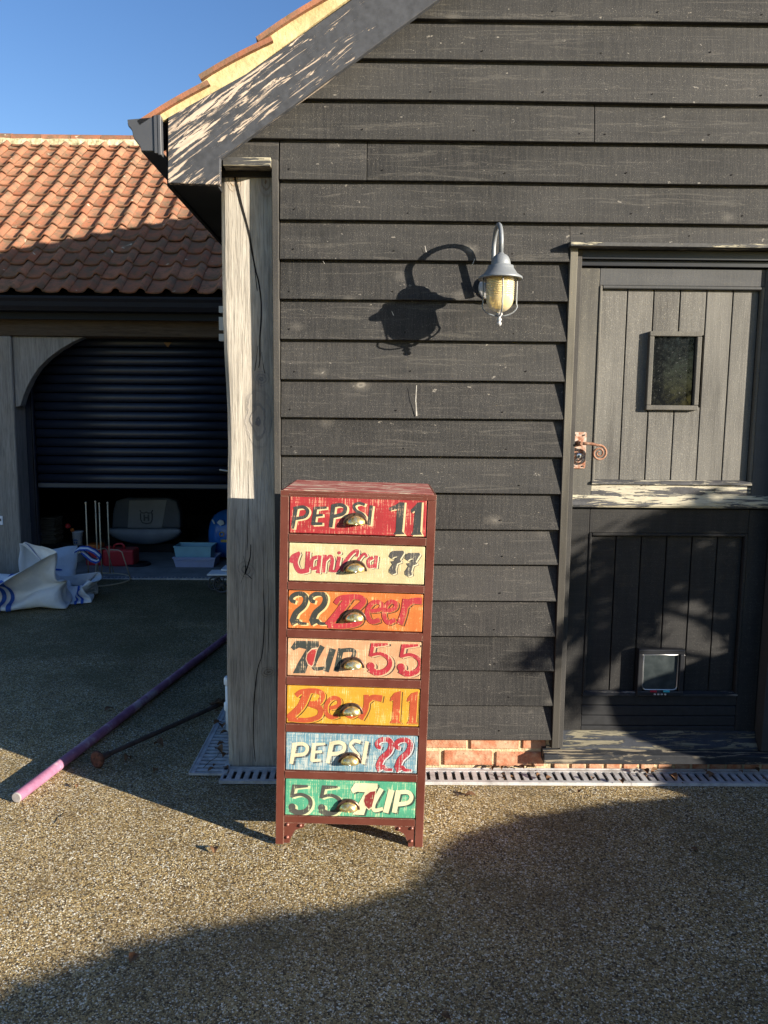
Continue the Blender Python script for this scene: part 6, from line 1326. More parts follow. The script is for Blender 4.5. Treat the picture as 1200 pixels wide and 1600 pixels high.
65,-102,-4,67,105,-21,63,-17,-51,45,-7,56,64,-103,4,64,106,-13,63,-8,-40,45,2,55,65,-105,13,61,107,-4,63,4,-32,44,11,55,65,-107,21,58,107,5,64,18,-27,42,21,55,66,-108,28,53,106,14,65,31,-25,41,31,55,
67,-111,30,61,105,24,66,44,-25,42,41,56,68,-108,37,63,105,33,68,55,-30,45,52,57,69,-104,44,65,104,42,70,63,-37,50,63,57,70,-99,50,67,102,49,76,68,-44,56,75,58,71,-95,55,69,101,56,80,73,-50,63,84,64,
74,-91,60,72,98,64,82,77,-57,71,87,72,80,-86,65,75,96,72,83,92,79,86,-105,-72,85,-97,-67,90,-80,66,85,-72,62,82,-96,-59,87,91,-63,83,85,-59,85,-98,-73,75,-64,60,80,-95,-52,84,96,-64,79,-87,-71,70,-56,
58,78,-94,-45,81,101,-60,75,-76,-69,66,-48,57,76,-93,-37,77,103,-53,73,-64,-68,61,-39,56,75,-93,-30,73,105,-46,72,-53,-68,57,-31,55,73,-94,-22,70,106,-39,70,-41,-67,53,-23,54,72,-94,-15,66,108,-31,70,
-28,-62,52,-15,54,72,-96,-7,63,110,-23,69,-16,-53,52,-7,53,72,-97,1,59,111,-15,68,-7,-41,52,2,53,72,-100,9,56,112,-6,68,5,-32,51,12,53,73,-102,17,53,113,3,68,18,-26,49,21,54,74,-101,26,54,113,12,69,
31,-22,47,32,54,75,-104,27,62,112,22,69,44,-22,48,42,55,76,-105,32,68,112,31,71,56,-27,51,53,56,77,-103,39,71,111,40,72,65,-33,55,64,57,78,-99,46,74,110,49,74,72,-40,60,76,57,79,-95,52,76,108,57,77,
77,-47,67,87,60,80,-90,57,79,106,65,80,82,-53,75,92,67,86,-85,62,82,104,71,85,99,74,90,-99,-75,89,-90,-69,86,-80,63,92,-72,59,90,-89,-62,83,94,-59,88,89,-55,89,-96,-80,79,-64,56,87,-89,-55,79,100,-62,
85,-86,-78,73,-56,55,85,-89,-48,75,105,-60,81,-74,-76,69,-48,54,84,-89,-41,71,108,-54,78,-62,-75,65,-40,53,82,-89,-34,68,110,-47,77,-51,-73,62,-31,52,81,-90,-26,64,111,-40,76,-38,-70,60,-23,51,80,-90,
-18,61,113,-32,76,-26,-64,59,-15,51,80,-92,-11,57,114,-24,75,-15,-54,59,-6,51,80,-94,-3,53,116,-16,74,-5,-43,59,3,52,81,-95,5,50,117,-7,74,6,-32,58,12,52,82,-95,14,49,118,2,74,18,-24,56,22,52,83,-94,
22,54,119,11,74,31,-19,54,32,53,84,-97,24,62,119,20,74,44,-19,55,43,54,85,-99,28,70,118,29,75,56,-23,57,54,56,86,-98,34,75,118,38,76,66,-29,61,65,57,87,-96,41,79,117,47,78,74,-36,65,76,57,88,-93,47,
83,116,55,81,80,-42,71,87,59,89,-89,53,86,113,63,85,86,-49,79,98,62,90,-85,58,89,109,67,90,103,69,95,-98,-72,83,-88,-72,80,-80,60,100,-72,56,97,-87,-65,77,98,-55,92,92,-51,93,-92,-81,84,-64,53,95,-86,
-58,73,103,-59,91,-83,-84,76,-56,51,93,-86,-51,69,109,-59,87,-72,-82,73,-48,50,91,-86,-44,66,113,-54,84,-60,-80,70,-40,49,90,-86,-37,62,115,-47,83,-48,-77,68,-31,49,89,-87,-30,58,116,-40,82,-36,-72,
67,-23,48,89,-87,-22,55,117,-33,82,-24,-65,66,-14,49,89,-88,-14,51,119,-25,81,-14,-55,66,-6,49,89,-89,-6,48,121,-17,81,-4,-44,67,3,50,90,-90,3,46,122,-8,80,7,-33,66,13,51,91,-88,11,48,124,0,79,18,-23,
64,23,52,92,-88,17,55,125,9,79,31,-16,62,33,53,93,-90,20,63,125,18,78,44,-16,62,44,54,94,-92,24,71,125,28,79,56,-20,64,54,55,95,-92,30,78,125,37,80,67,-25,67,65,57,96,-91,36,83,124,45,82,76,-31,71,77,
58,97,-89,42,87,122,53,85,83,-37,76,88,59,98,-86,48,92,119,60,90,89,-44,83,98,61,99,-83,54,96,114,63,95,108,64,100]
def sack(name, label, data, ox, oy, sc, rot, straps):
    """open builders bag: five panels of an n x n x nz grid, vertex positions of the slumped cloth stored as plain numbers"""
    t = thing(name, label, 'bulk bag', (ox, oy, 0), 'empty white builders bags'); n, nz = 20, 14; ks = {}; fs = []
    def V(*k): return ks.setdefault(k, len(ks))
    for i in range(n):
        for j in range(n): fs.append((V(i,j,0), V(i,j+1,0), V(i+1,j+1,0), V(i+1,j,0)))
    for k in range(nz):
        for i in range(n):
            fs += [(V(i,0,k), V(i+1,0,k), V(i+1,0,k+1), V(i,0,k+1)), (V(i+1,n,k), V(i,n,k), V(i,n,k+1), V(i+1,n,k+1)),
                   (V(0,i+1,k), V(0,i,k), V(0,i,k+1), V(0,i+1,k+1)), (V(n,i,k), V(n,i+1,k), V(n,i+1,k+1), V(n,i,k+1))]
    a = data; cr, sr = math.cos(rot)*sc, math.sin(rot)*sc
    P = [Vector((ox+a[3*q]/400*cr-a[3*q+1]/400*sr, oy+a[3*q]/400*sr+a[3*q+1]/400*cr, max(.003, (a[3*q+2]/400-.019)*sc))) for q in range(len(ks))]
    m = MB(); m.add(P, fs, True); o = m.build('sack', MT['bag'], t)
    so = o.modifiers.new('s', 'SOLIDIFY'); so.thickness = .002; sb = o.modifiers.new('sub', 'SUBSURF'); sb.levels = 1; sb.render_levels = 1
    o.data.update(); N = [v.normal.copy() for v in o.data.vertices]
    for (wall, c, w, k0, k1) in straps:
        m = MB(); Q = []
        for k in range(k0, k1+1):
            for u in (c, c+w):
                i0 = int(u); f = u-i0; key = (lambda i_: {'f': (i_,0,k), 'b': (i_,n,k), 'r': (n,i_,k), 'l': (0,i_,k)}[wall])
                A, B = ks[key(i0)], ks[key(i0+1)]; Q.append((P[A].lerp(P[B], f), (N[A]+N[B]).normalized()))
        for sg in (1, -1):
            m.add([p_+n_*.006*sg for p_, n_ in Q], [(2*q, 2*q+1, 2*q+3, 2*q+2) for q in range(k1-k0)], True)
        q_ = m.build('strap', MT['blueweb'], t); sb = q_.modifiers.new('sub', 'SUBSURF'); sb.levels = 1; sb.render_levels = 1
    return t
b1 = sack('bulk_bag', 'large slumped white builders bag with blue straps on the gravel before the garage post', BAG_A, -3.10, 5.86, 1.10, R(-4), [('f', 12.4, .45, 0, 14), ('f', 13.3, .45, 0, 14), ('b', 10.0, .5, 0, 14), ('b', 11.0, .5, 0, 14), ('f', 3.2, .45, 0, 14), ('f', 4.1, .45, 0, 14), ('b', 5.0, .5, 0, 14), ('b', 6.0, .5, 0, 14), ('b', 14.0, .5, 0, 14), ('r', 13.0, .6, 2, 14)])
sack('bulk_bag', 'smaller folded white builders bag with a blue strap tucked behind the large one', BAG_B, -2.47, 5.98, .84, R(8), [('f', 14.5, .9, 0, 14), ('f', 16.4, .9, 0, 14)])
# blue webbing loop from the bag corner
m = MB(); lp = []
for (x, y, Y) in ((118,861,6.05),(125,857,6.05),(137,857,6.03),(148,862,6.02),(156,869,6.01),(157,874,6.01),(151,877,6.02),(143,874,6.03),(135,867,6.04),(128,861,6.05)): lp.append(onY(x, y, Y))
P = []
for i, p_ in enumerate(lp):
    for s_ in (-.5, .5): P.append(p_+Vector((0, .05*s_, .045*s_*.6)))
m.add(P, [(2*i, 2*i+1, 2*i+3, 2*i+2) for i in range(len(lp)-1)], True); o = m.build('lifting_loop', MT['blueweb'], b1); so = o.modifiers.new('s', 'SOLIDIFY'); so.thickness = .004
P = []
m = MB()
for i, p_ in enumerate(lp):
    for s_ in (-.18, .18): P.append(p_+Vector((0, .05*s_-.004, .045*s_*.6+.004)))
m.add(P, [(2*i, 2*i+1, 2*i+3, 2*i+2) for i in range(len(lp)-1)], True); o = m.build('loop_stripe', MT['whitep'], b1); so = o.modifiers.new('s', 'SOLIDIFY'); so.thickness = .004; so.offset = 0
# white bucket with small tub on its dark lid
Yb = 7.20
def cyl_at(name, mat, par, x0, x1, yt, yb, Y, top=1., n=28, bev=0):
    a, b = onY(x0, yt, Y), onY(x1, yt, Y); r_ = (b.x-a.x)/2; cx_ = (a.x+b.x)/2; z1, z0 = a.z, onY(x0, yb, Y).z
    m = MB(); m.lathe([(r_*.86*top, z0), (r_*top, z1)], (cx_, Y, 0), n); return m.build(name, mat, par), cx_, r_, z0, z1
fp = G(115, 880); Yb = fp.y+.12
bk = thing('bucket', 'white plastic bucket with a dark lid just inside the garage', 'bucket', (onY(116, 880, Yb).x, Yb, 0))
a, b = onY(96, 857, Yb), onY(138, 857, Yb); cx_, r_ = (a.x+b.x)/2, (b.x-a.x)/2; zt2 = onY(116, 853, Yb).z
m = MB(); m.lathe([(r_*.84, .005), (r_*.98, zt2-.03), (r_*1.02, zt2-.028), (r_*1.02, zt2)], (cx_, Yb, 0), 32); m.build('pail', MT['whitebucket'], bk)
m = MB(); m.lathe([(r_*1.05, zt2+.0005), (r_*1.05, zt2+.012), (r_*.9, zt2+.016)], (cx_, Yb, 0), 32); m.build('lid', MT['rubber'], bk)
m = MB(); m.tube([(cx_-r_*1.02, Yb-.02, zt2-.02), (cx_-r_*.6, Yb-r_*1.0, zt2-.06), (cx_, Yb-r_*1.12, zt2-.075), (cx_+r_*.6, Yb-r_*1.0, zt2-.06), (cx_+r_*1.02, Yb-.02, zt2-.02)], .003, 6); m.build('bucket_handle', MT['galv'], bk)
tb = thing('tub', 'small white tub with blue print standing on the bucket lid', 'tub', (onY(121, 850, Yb-.02).x, Yb-.02, zt2+.017))
a, b = onY(112.5, 832, Yb-.02), onY(130, 832, Yb-.02); c2, r2 = (a.x+b.x)/2, (b.x-a.x)/2; z2 = onY(121, 829, Yb).z
m = MB(); m.lathe([(r2*.82, zt2+.017), (r2*.95, z2-.014), (r2, z2-.013), (r2, z2)], (c2, Yb-.02, 0), 24); m.build('cup', MT['whitep'], tb)
m = MB()
for (dx, w, dz, hh_) in ((-.02, .012, .020, .012), (.0, .014, .020, .012), (-.024, .045, .045, .006), (-.02, .03, .056, .004)):
    m.box(c2+dx, c2+dx+w, Yb-.02-r2*.99, Yb-.02-r2*.965, zt2+.017+dz, zt2+.017+dz+hh_)
m.build('print', MT['blueprint'], tb)
# red can
def boxr(name, mat, par, x0, x1, y0, y1, z0, z1, bev=.012, seg=3):
    m = MB(); m.box(x0, x1, y0, y1, z0, z1); return m.build(name, mat, par, bevel=bev, seg=seg)
Yr = G(180, 886).y
def pxX(x, Y, y=870): return onY(x, y, Y).x
rc = thing('fuel_can', 'red plastic fuel can with carrying handle on the garage floor', 'can', (pxX(184, Yr), Yr, 0))
zc_ = onY(184, 859, Yr).z
boxr('can_body', MT['redcan'], rc, pxX(160, Yr), pxX(208, Yr), Yr, Yr+.20, .005, zc_, .02)
m = MB(); hx0, hx1 = pxX(174, Yr), pxX(190, Yr); m.tube([(hx0, Yr+.08, zc_-.004), (hx0+.005, Yr+.08, zc_+.03), (hx0+.03, Yr+.08, zc_+.043), (hx1-.02, Yr+.08, zc_+.046), (hx1, Yr+.08, zc_+.03), (hx1+.005, Yr+.08, zc_-.004)], .010, 10); m.build('carry_handle', MT['redcan'], rc)
m = MB(); m.lathe([(.022, 0), (.022, .02)], (pxX(165, Yr), Yr+.1, zc_-.002), 14); m.build('cap', MT['redcan'], rc)
r2_ = thing('toolbox', 'dull red toolbox with orange lid behind the wire stand', 'toolbox', (pxX(147, Yr+.05), Yr+.05, 0))
boxr('box_body', MT['redcan'], r2_, pxX(134, Yr+.04), pxX(158, Yr+.04), Yr+.04, Yr+.2, .005, onY(147, 857, Yr+.05).z, .01)
boxr('lid', MT['orange'], r2_, pxX(134, Yr+.04), pxX(156, Yr+.04), Yr+.045, Yr+.19, onY(147, 856.5, Yr+.05).z, onY(147, 851, Yr+.05).z, .006)
# black rubber disc
pd = G(214, 885); dk = MB(); rd = (G(233,885).x-G(195,885).x)/2
dk.lathe([(rd, .005), (rd*1.02, .014), (rd*.95, .026), (rd*.6, .024), (rd*.55, .014), (.0001, .012)], (pd.x, pd.y+.05, 0), 32, cap=False); o = dk.build('rubber_disc', MT['rubber'], origin=(pd.x, pd.y+.05, 0)); tag(o, 'flat black rubber lid lying on the concrete beside the red can', 'lid')
# plastic trays
Yt = G(300, 888).y
def tub(name, par, mat, x0, x1, yb, yt, Y, dep, t=.006, taper=.9):
    a, b = pxX(x0, Y), pxX(x1, Y); z0 = yb; z1 = yt; c = (a+b)/2; w = (b-a)/2; m = MB()
    def ring(k, z, yo): return [(c-w*k, Y+yo, z), (c+w*k, Y+yo, z), (c+w*k, Y+dep-yo, z), (c-w*k, Y+dep-yo, z)]
    R_ = ring(taper, z0, .02)+ring(1, z1-.012, 0)+ring(1.03, z1-.012, -.008)+ring(1.03, z1, -.008)+ring(.98, z1, .008)+ring(taper*.98, z0+.008, .026)
    fs = [(3,2,1,0)]
    for k in range(5): fs += [(4*k+i, 4*k+(i+1) % 4, 4*k+4+(i+1) % 4, 4*k+4+i) for i in range(4)]
    fs.append((20,21,22,23)); m.add(R_, fs); return m.build(name, mat, par, bevel=.008, seg=2)
bxt = thing('storage_box', 'clear purple-tinted plastic storage box on the garage floor under the teal tray', 'box', (pxX(302, Yt), Yt, 0))
zb_ = onY(302, 871, Yt).z; tub('box', bxt, MT['clearbox'], 270, 336, .005, zb_, Yt, .28)
m = MB(); m.box(pxX(276, Yt), pxX(330, Yt), Yt-.009, Yt-.003, zb_-.030, zb_-.018); m.build('box_rib', MT['clearbox'], bxt, bevel=.002)
tt = thing('tray', 'pale teal plastic tray stacked on the clear storage box', 'tray', (pxX(300, Yt), Yt, zb_)); tub('tray_body', tt, MT['teal'], 272, 330, zb_-.05, onY(302, 853.5, Yt+.08).z, Yt+.07, .24, taper=.93)
# blue sack
Ys_ = G(345, 880).y+.05
sk = thing('sack', 'upright blue plastic sack with pale printing leaning at the right of the garage opening', 'sack', (pxX(350, Ys_), Ys_, 0))
out = [(322,868),(318,840),(320,822),(326,808),(338,798),(356,795),(374,800),(384,815),(388,840),(386,872),(370,880),(335,880)]
m = MB(); nn = len(out); vs = []
layers = [(.35, .16), (.85, .10), (1., .0), (.85, -.10), (.35, -.15)]
cx_, cz_ = onY(352, 840, Ys_).x, onY(352, 840, Ys_).z
for (k, dy) in layers:
    for (x, y) in out:
        p_ = onY(x, y, Ys_); vs.append((cx_+(p_.x-cx_)*k, Ys_-dy+.16, max(.006, cz_+(p_.z-cz_)*k)+0))
fs = [tuple(range(nn-1,-1,-1))]+[(l*nn+i, l*nn+(i+1) % nn, (l+1)*nn+(i+1) % nn, (l+1)*nn+i) for l in range(4) for i in range(nn)]+[tuple(4*nn+i for i in range(nn))]
m.add(vs, fs, True); o = m.build('sack_body', MT['sack'], sk); sb = o.modifiers.new('s', 'SUBSURF'); sb.levels = 2; sb.render_levels = 2
m = MB(); c = onY(344, 817, Ys_-.01); m.prismY([(c.x-.035, c.z), (c.x-.01, c.z+.03), (c.x+.03, c.z+.02), (c.x+.04, c.z-.012), (c.x, c.z-.03)], Ys_-.004, Ys_+.012)
c = onY(334, 815, Ys_-.0); m.prismY([(c.x-.02, c.z+.02), (c.x-.01, c.z+.02), (c.x+.01, c.z-.02), (c.x+.0, c.z-.025)], Ys_+.0, Ys_+.02); m.build('print', MT['sackprint'], sk)
m = MB(); c = onY(346, 835, Ys_-.01); m.tube([(c.x+.022*math.cos(a*PI/6), Ys_+.0, c.z+.022*math.sin(a*PI/6)) for a in range(12)], .005, 6, closed=True); m.box(c.x-.01, c.x+.1, Ys_-.004, Ys_+.03, c.z-.08, c.z-.055); m.build('gold_print', MT['gold'], sk)
# trolley wheels at the right
Yw = G(345, 930).y
tr = thing('trolley', 'small folded trolley with white slats and grey spoked wheels half hidden by the oak post', 'trolley', (pxX(345, Yw), Yw+.05, 0))
for i, (x, y, rr) in enumerate(((347, 915, 15), (336, 912, 12))):
    c = onY(x, y, Yw+.05+.10*i); r_ = rr*(Yw)/F; c.z = r_+.004
    m = MB(); m.tube([(c.x+r_*math.cos(k*PI/10)*.88, c.y, c.z+r_*math.sin(k*PI/10)*.88) for k in range(20)], r_*.12, 8, closed=True)
    w = m.build('wheel', MT['gutter'], tr)
    m = MB(); m.lathe([(r_*.2, -.012), (r_*.2, .012)], tuple(c), 12, 'y')
    for k in range(5):
        a = 2*PI*k/5; m.tube([(c.x, c.y, c.z), (c.x+r_*.86*math.cos(a), c.y, c.z+r_*.86*math.sin(a))], r_*.07, 6)
    m.build('spokes', MT['gutter'], w)
for k, (xa, ya, xb, yb) in enumerate(((323, 897, 362, 890), (345, 889, 372, 884))):
    a = onY(xa, ya, Yw+.02+.06*k); b = onY(xb, yb, Yw+.2+.06*k); m = MB()
    m.add([(a.x, a.y, a.z), (b.x, a.y, b.z), (b.x, b.y, b.z), (a.x, b.y, a.z), (a.x, a.y, a.z-.016), (b.x, a.y, b.z-.016), (b.x, b.y, b.z-.016), (a.x, b.y, a.z-.016)], [(0,1,2,3),(7,6,5,4),(4,5,1,0),(5,6,2,1),(6,7,3,2),(7,4,0,3)])
    m.build('slat', MT['whitep'], tr, bevel=.004)
m = MB(); a = onY(338, 898, Yw+.1); m.tube([(a.x, a.y, a.z-.02), (a.x+.02, a.y, .08), (a.x+.12, a.y, .06)], .010, 8); m.build('fork', MT['gutter'], tr)
# mower seat
Ym = 8.0
mw = thing('ride_on_mower', 'dark ride-on mower seen from behind its seat, grey centre panel with a crowned H emblem', 'mower', (pxX(228, Ym), Ym+.3, 0))
P2 = lambda x, y, Y=Ym: (onY(x, y, Y).x, onY(x, y, Y).z)
def slab(pts, y0, y1, name, mat, bev=.01, par=mw):
    m = MB(); m.prismY([P2(*p_) for p_ in pts], y0, y1); return m.build(name, mat, par, bevel=bev, seg=2)
slab([(174,826),(176,800),(180,783),(196,778),(262,778),(276,783),(281,800),(282,826)], Ym, Ym+.12, 'backrest', MT['seat'], .02)
slab([(199.5,827),(202,782),(261,781),(253,827)], Ym-.008, Ym+.1, 'centre_panel', MT['seatmid'], .004)
m = MB(); vs = []; nn = 24
for i in range(nn+1):
    t = i/nn; x = 172+(282-172)*t; yb = 829+18*math.sin(PI*t)**.55
    for (yy, Y) in ((827.5, Ym-.05), (829, Ym-.075), ((829+yb)/2, Ym-.06), (yb, Ym-.01), (yb+1, Ym+.1)): vs.append(tuple(onY(x, yy, Y)))
m.add(vs, [(5*i+a, 5*i+5+a, 5*i+6+a, 5*i+1+a) for i in range(nn) for a in range(4)], True); o = m.build('seat_cushion', MT['seatpan'], mw); so = o.modifiers.new('s', 'SOLIDIFY'); so.thickness = .02; so.offset = -1
e = onY(228.5, 806, Ym-.012); k_ = Ym/F*1.0
m = MB(); shp = [(-9,-4),(-9,6),(-6.5,11),(0,12.5),(6.5,11),(9,6),(9,-4)]
m.tube([(e.x+x*k_, e.y+.001, e.z-y*k_) for x, y in shp], .006, 6); m.tube([(e.x-10*k_, e.y+.001, e.z+9*k_), (e.x-8*k_, e.y+.001, e.z+5*k_), (e.x-3*k_, e.y+.001, e.z+4*k_), (e.x, e.y+.001, e.z+6*k_), (e.x+3*k_, e.y+.001, e.z+4*k_), (e.x+8*k_, e.y+.001, e.z+5*k_), (e.x+10*k_, e.y+.001, e.z+9*k_)], .006, 6)
for sx_ in (-1, 1): m.box(e.x+sx_*3.2*k_-1.1*k_, e.x+sx_*3.2*k_+1.1*k_, e.y-.002, e.y+.004, e.z-8*k_, e.z+2*k_)
m.box(e.x-2*k_, e.x+2*k_, e.y-.0015, e.y+.004, e.z-4*k_, e.z-2*k_)
m.build('emblem', MT['emblem'], mw)
slab([(190,852),(190,872),(270,872),(270,852)], Ym+.1, Ym+1.2, 'chassis', MT['rubber'], .02)
for x in (180, 276):
    c = onY(x, 860, Ym+.3); m = MB(); m.lathe([(.08, -.08), (.15, -.075), (.17, -.04), (.17, .04), (.15, .075), (.08, .08)], (c.x, Ym+.35, .172), 24, 'x'); m.build('wheel', MT['rubber'], mw)
# log basket and clutter at left
Yl = 7.5
lg = thing('log_stack', 'small stack of split kindling just inside the garage on the left', 'firewood', (pxX(76, Yl), Yl, 0))
rr = random.Random(4); zb_, ztp = onY(76, 850, Yl).z, onY(76, 812, Yl).z; x0, x1 = pxX(65, Yl), pxX(87, Yl)
z = zb_
while z < ztp:
    hgt_ = rr.uniform(.014, .024); dx = rr.uniform(-.008, .008)
    m = MB(); m.box(x0+dx, x1+dx, Yl+rr.uniform(0,.02), Yl+.2, z, z+hgt_-.003); m.build('split_log', MT['log'], lg, bevel=.003); z += hgt_
cr = MB(); cr.box(x0-.03, x1+.04, Yl-.0, Yl+.25, .005, zb_-.004); cr.build('log_box', MT['rubber'], lg, bevel=.01)
gl = thing('bag', 'crumpled grey plastic bag with a red and orange top behind the white bucket', 'bag', (pxX(100, Yl), Yl, 0))
out = [(90,848),(90,826),(95,819),(101,823),(106,829),(111,838),(112,850)]
slab([(x, y) for x, y in out], Yl+.02, Yl+.14, 'bag_body', MT['foil'], .012, gl)
c = onY(106, 822, Yl+.04); m = MB(); m.lathe([(.0001, .03), (.022, .02), (.03, 0), (.02, -.02)], tuple(c), 12); m.build('red_knob', MT['redcan'], gl)
c = onY(113, 828, Yl+.04); m = MB(); m.lathe([(.0001, .02), (.015, .015), (.02, 0), (.015, -.015)], tuple(c), 12); m.build('orange_knob', MT['orange'], gl)
pk = MB(); pk.box(pxX(88, Yl+.05), pxX(116, Yl+.05), Yl+.03, Yl+.3, .005, onY(100, 849, Yl).z-.004); pk.build('crate', MT['rubber'], gl, bevel=.01)

# ================================================================ UNSEEN SHADE CASTERS SHAPED FROM THEIR SHADOWS, AND TREES
EN = Vector((math.cos(SUN_AZ), math.sin(SUN_AZ), 0)); ES = Vector((-math.sin(SUN_AZ), math.cos(SUN_AZ), 0))
S0 = -2.3
def NS(n, s, z): v = EN*n+ES*s; return Vector((v.x, v.y, z))
TE = math.tan(SUN_EL)
def nh(P, S_): return (EN.dot(P), P.z+(ES.dot(P)-S_)*TE)       # point on the sun ray through P at distance S_
gp_ = [(-220,1640),(-60,1560),(0,1530),(60,1507),(150,1474),(230,1452),(300,1436),(400,1422),(500,1408),(560,1395),(620,1376),(645,1350),(662,1322),(690,1302),(740,1285),(800,1270),(870,1258),(950,1248),(1030,1240),(1060,1236)]
prof_h = [(-3.5, 1.35), (-.6, 1.50)]+[nh(G(x, y), S0) for x, y in gp_]
prof_h[-1] = (prof_h[-1][0]+.2, prof_h[-1][1]-.05)
def hh(n):
    if n <= prof_h[0][0]: return prof_h[0][1]
    for (a, x), (b, y) in zip(prof_h, prof_h[1:]):
        if n <= b: return x+(y-x)*(n-a)/(b-a)
    return prof_h[-1][1]
N1 = prof_h[-1][0]
m = MB(); vs = []; nn = 140
for i in range(nn+1):
    n_ = -3.5+(N1+3.5)*i/nn; h_ = hh(n_)-.012
    for (s_, k) in ((-.32, 0), (-.34, .5), (-.28, .93), (-.10, 1), (.10, 1), (.28, .93), (.34, .5), (.32, 0)): vs.append(NS(n_, S0+s_, max(0, (h_-s_*TE)*k if k >= .9 else h_*k*.9)))
m.add(vs, [(8*i+a, 8*i+a+1, 8*i+9+a, 8*i+8+a) for i in range(nn) for a in range(7)]+[tuple(range(7,-1,-1)), tuple(8*nn+a for a in range(8))], True)
shade_mass = thing('shade_mass', 'unseen low leafy mass added to shade the foreground gravel', 'shade_mass', NS(0, S0, 0))  # unseen mass, added and shaped to cast the foreground shade
m.build('shade_mass_body', MT['foliage'], shade_mass)
def leaves(m, P, n, size, rng_, spread):
    for _ in range(n):
        p = P(); a = Vector((rng_.gauss(0,1), rng_.gauss(0,1), rng_.gauss(0,1))).normalized(); b = a.orthogonal().normalized(); s = size*rng_.uniform(.6, 1.4)
        m.add([p-a*s, p+b*s*.5, p+a*s, p-b*s*.5], [(0,1,2,3)])
rh = random.Random(31)
m = MB()
def hp_():
    n_ = rh.uniform(-3.5, N1); s_ = rh.uniform(-.3, .3); return NS(n_, S0+s_, hh(n_)-.018+rh.gauss(0, .006)-s_*TE-abs(s_)*.12)
leaves(m, hp_, 5000, .015, rh, 0); m.build('foliage_leaf', MT['foliage'], shade_mass)['kind'] = 'stuff'
# unseen sharp-edged block, added and outlined to cast the lower door's shadow
sh_ = thing('shadow_block', 'unseen block added to the right of the camera to shade the lower door', 'shade caster', NS(3.6, S0, 0))
dY = lambda x, y: nh(onY(x, y, FY+.01), S0)
outl = [nh(G(1040, 1234), S0), dY(1040,1200), dY(1008,1174), dY(966,1149), dY(951,1125), dY(940,1095), dY(1000,1068), dY(1125,1031), dY(1145,1024)]
n9 = outl[-1][0]
outl += [(n9+.02, outl[-1][1]+.22), (n9+1.1, outl[-1][1]+.34), (n9+1.1, 0), (outl[0][0], 0)]
m = MB(); k = len(outl); m.add([tuple(NS(n_, S0-.03, h_)) for n_, h_ in outl]+[tuple(NS(n_, S0+.03, h_+.06*TE)) for n_, h_ in outl], [tuple(range(k)), tuple(range(2*k-1, k-1, -1))]+[(i, (i+1) % k, (i+1) % k+k, i+k) for i in range(k)])
m.build('shadow_outline', MT['board_dark'], sh_)
m = MB(); P4 = [NS(n9+.02, S0-.5, 0), NS(n9+1.0, S0-.5, 0), NS(n9+1.0, S0-.04, 0), NS(n9+.02, S0-.04, 0)]
m.add([tuple(p_) for p_ in P4]+[(p_.x, p_.y, 1.7) for p_ in P4], [(3,2,1,0),(4,5,6,7),(0,1,5,4),(1,2,6,5),(2,3,7,6),(3,0,4,7)]); m.build('shadow_block_body', MT['board_dark'], sh_)
S1 = S0-.9
shb = thing('shrub', 'tall open-branched shrub beyond the yard that dapples the lower door', 'shrub', NS(3.9, S1, 0))
rs = random.Random(12); mb = MB(); ml = MB()
boughs = [([(1330,760),(1200,788),(1080,808),(980,850),(890,895)], 130, 26), ([(1330,830),(1200,850),(1040,885),(930,930),(860,985),(792,1040)], 120, 20), ([(1300,880),(1150,905),(1020,950),(940,1010),(885,1090)], 90, 22),
          ([(1260,900),(1180,840),(1130,815),(1075,812)], 160, 26), ([(1250,960),(1190,940),(1150,900),(1080,860),(1010,850)], 170, 26), ([(1290,1000),(1200,1000),(1160,960),(1150,920)], 170, 20),
          ([(1100,870),(1030,910),(985,960),(955,1010)], 150, 22), ([(1050,850),(985,900),(925,960),(905,1000)], 110, 20), ([(1150,880),(1075,900),(1020,950),(990,1010)], 70, 18), ([(1000,860),(940,890),(880,950),(845,990),(800,1030)], 60, 12),
          ([(960,1000),(930,1050),(905,1110)], 60, 14), ([(1260,830),(1180,800),(1100,798),(1020,822)], 120, 16), ([(900,905),(880,930),(868,945)], 40, 10)]
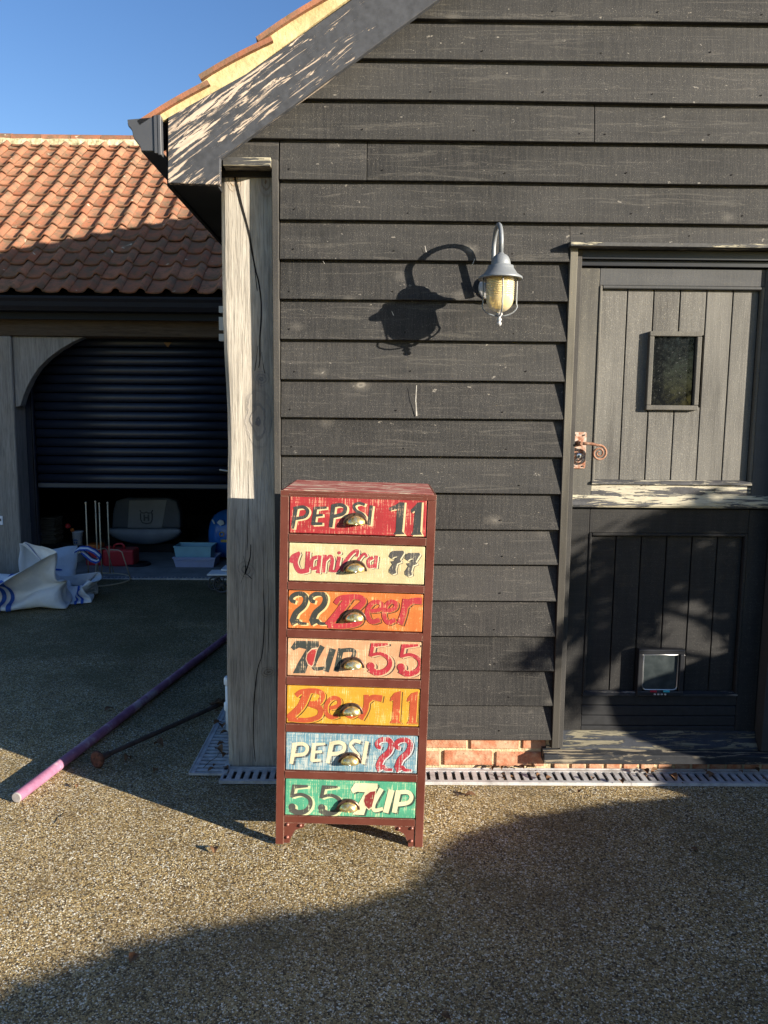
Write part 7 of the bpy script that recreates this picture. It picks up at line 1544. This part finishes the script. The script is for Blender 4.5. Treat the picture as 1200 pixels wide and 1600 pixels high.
for pts_, dens, spr in boughs:
    cc = catmull(pts_, 5); P = []
    off = rs.uniform(-.35, .35)
    for (x, y) in cc:
        n_, h_ = nh(onY(x, y, FY), S1+off); P.append(NS(n_, S1+off, h_))
    n = len(P); mb.tube([NS(3.95, S1, .9)]+P, [.016]+[.012*(1-.75*i/n) for i in range(n)], 5, caps=False)
    for i in range(n-1):
        for _ in range(int(dens/ max(1, n-1)*1.9)):
            c = P[i].lerp(P[i+1], rs.random())+Vector((rs.gauss(0, 1), rs.gauss(0, 1), rs.gauss(0, 1)))*(spr/F*3.0*.55)
            a = ((P[i+1]-P[i]).normalized()+Vector((rs.gauss(0,.35), rs.gauss(0,.35), rs.gauss(0,.35)))).normalized(); b = a.cross(Vector((rs.gauss(0,1), rs.gauss(0,1), rs.gauss(0,1)))).normalized(); s = rs.uniform(.030,.055)
            ml.add([c-a*s, c+b*s*.22, c+a*s, c-b*s*.22], [(0,1,2,3)])
mb.tube([NS(3.95, S1, 0), NS(3.93, S1, .5), NS(3.95, S1, .95)], [.035, .028, .02], 8)
mb.build('branch', MT['bark'], shb); ml.build('foliage', MT['foliage'], shb)['kind'] = 'stuff'
# trees across the yard, mirrored in the little window
def tree(label, x, y, h, cr_, seed):
    t = thing('tree', label, 'tree', (x, y, 0), 'trees behind the yard'); r = random.Random(seed)
    m = MB(); m.tube([(x, y, 0), (x+.1, y, h*.3), (x-.05, y+.1, h*.6), (x, y, h*.95)], [.16, .12, .07, .02], 8)
    for k in range(10):
        a = r.uniform(0, 6.28); z0 = h*r.uniform(.25, .8); m.tube([(x, y, z0), (x+math.cos(a)*cr_*.5, y+math.sin(a)*cr_*.5, z0+.5), (x+math.cos(a)*cr_*.9, y+math.sin(a)*cr_*.9, z0+.7)], [.05, .03, .01], 5)
    m.build('trunk', MT['bark'], t)
    m = MB(); cl = [Vector((x+r.gauss(0, cr_*.42), y+r.gauss(0, cr_*.42), h*r.uniform(.15, 1.))) for _ in range(34)]
    leaves(m, lambda: cl[r.randrange(34)]+Vector((r.gauss(0,.28), r.gauss(0,.28), r.gauss(0,.25))), 4200, .075, r, 0)
    m.build('crown', MT['foliage'], t)['kind'] = 'stuff'
tree('bushy evergreen tree beyond the yard, nearest the camera', 3.3, -7.5, 4.6, 1.3, 1)
tree('bushy evergreen tree beyond the yard, farther right', 5.6, -9.5, 5.4, 1.7, 2)
tree('bushy evergreen tree far behind the camera', 1.0, -10.5, 5.0, 1.7, 3)
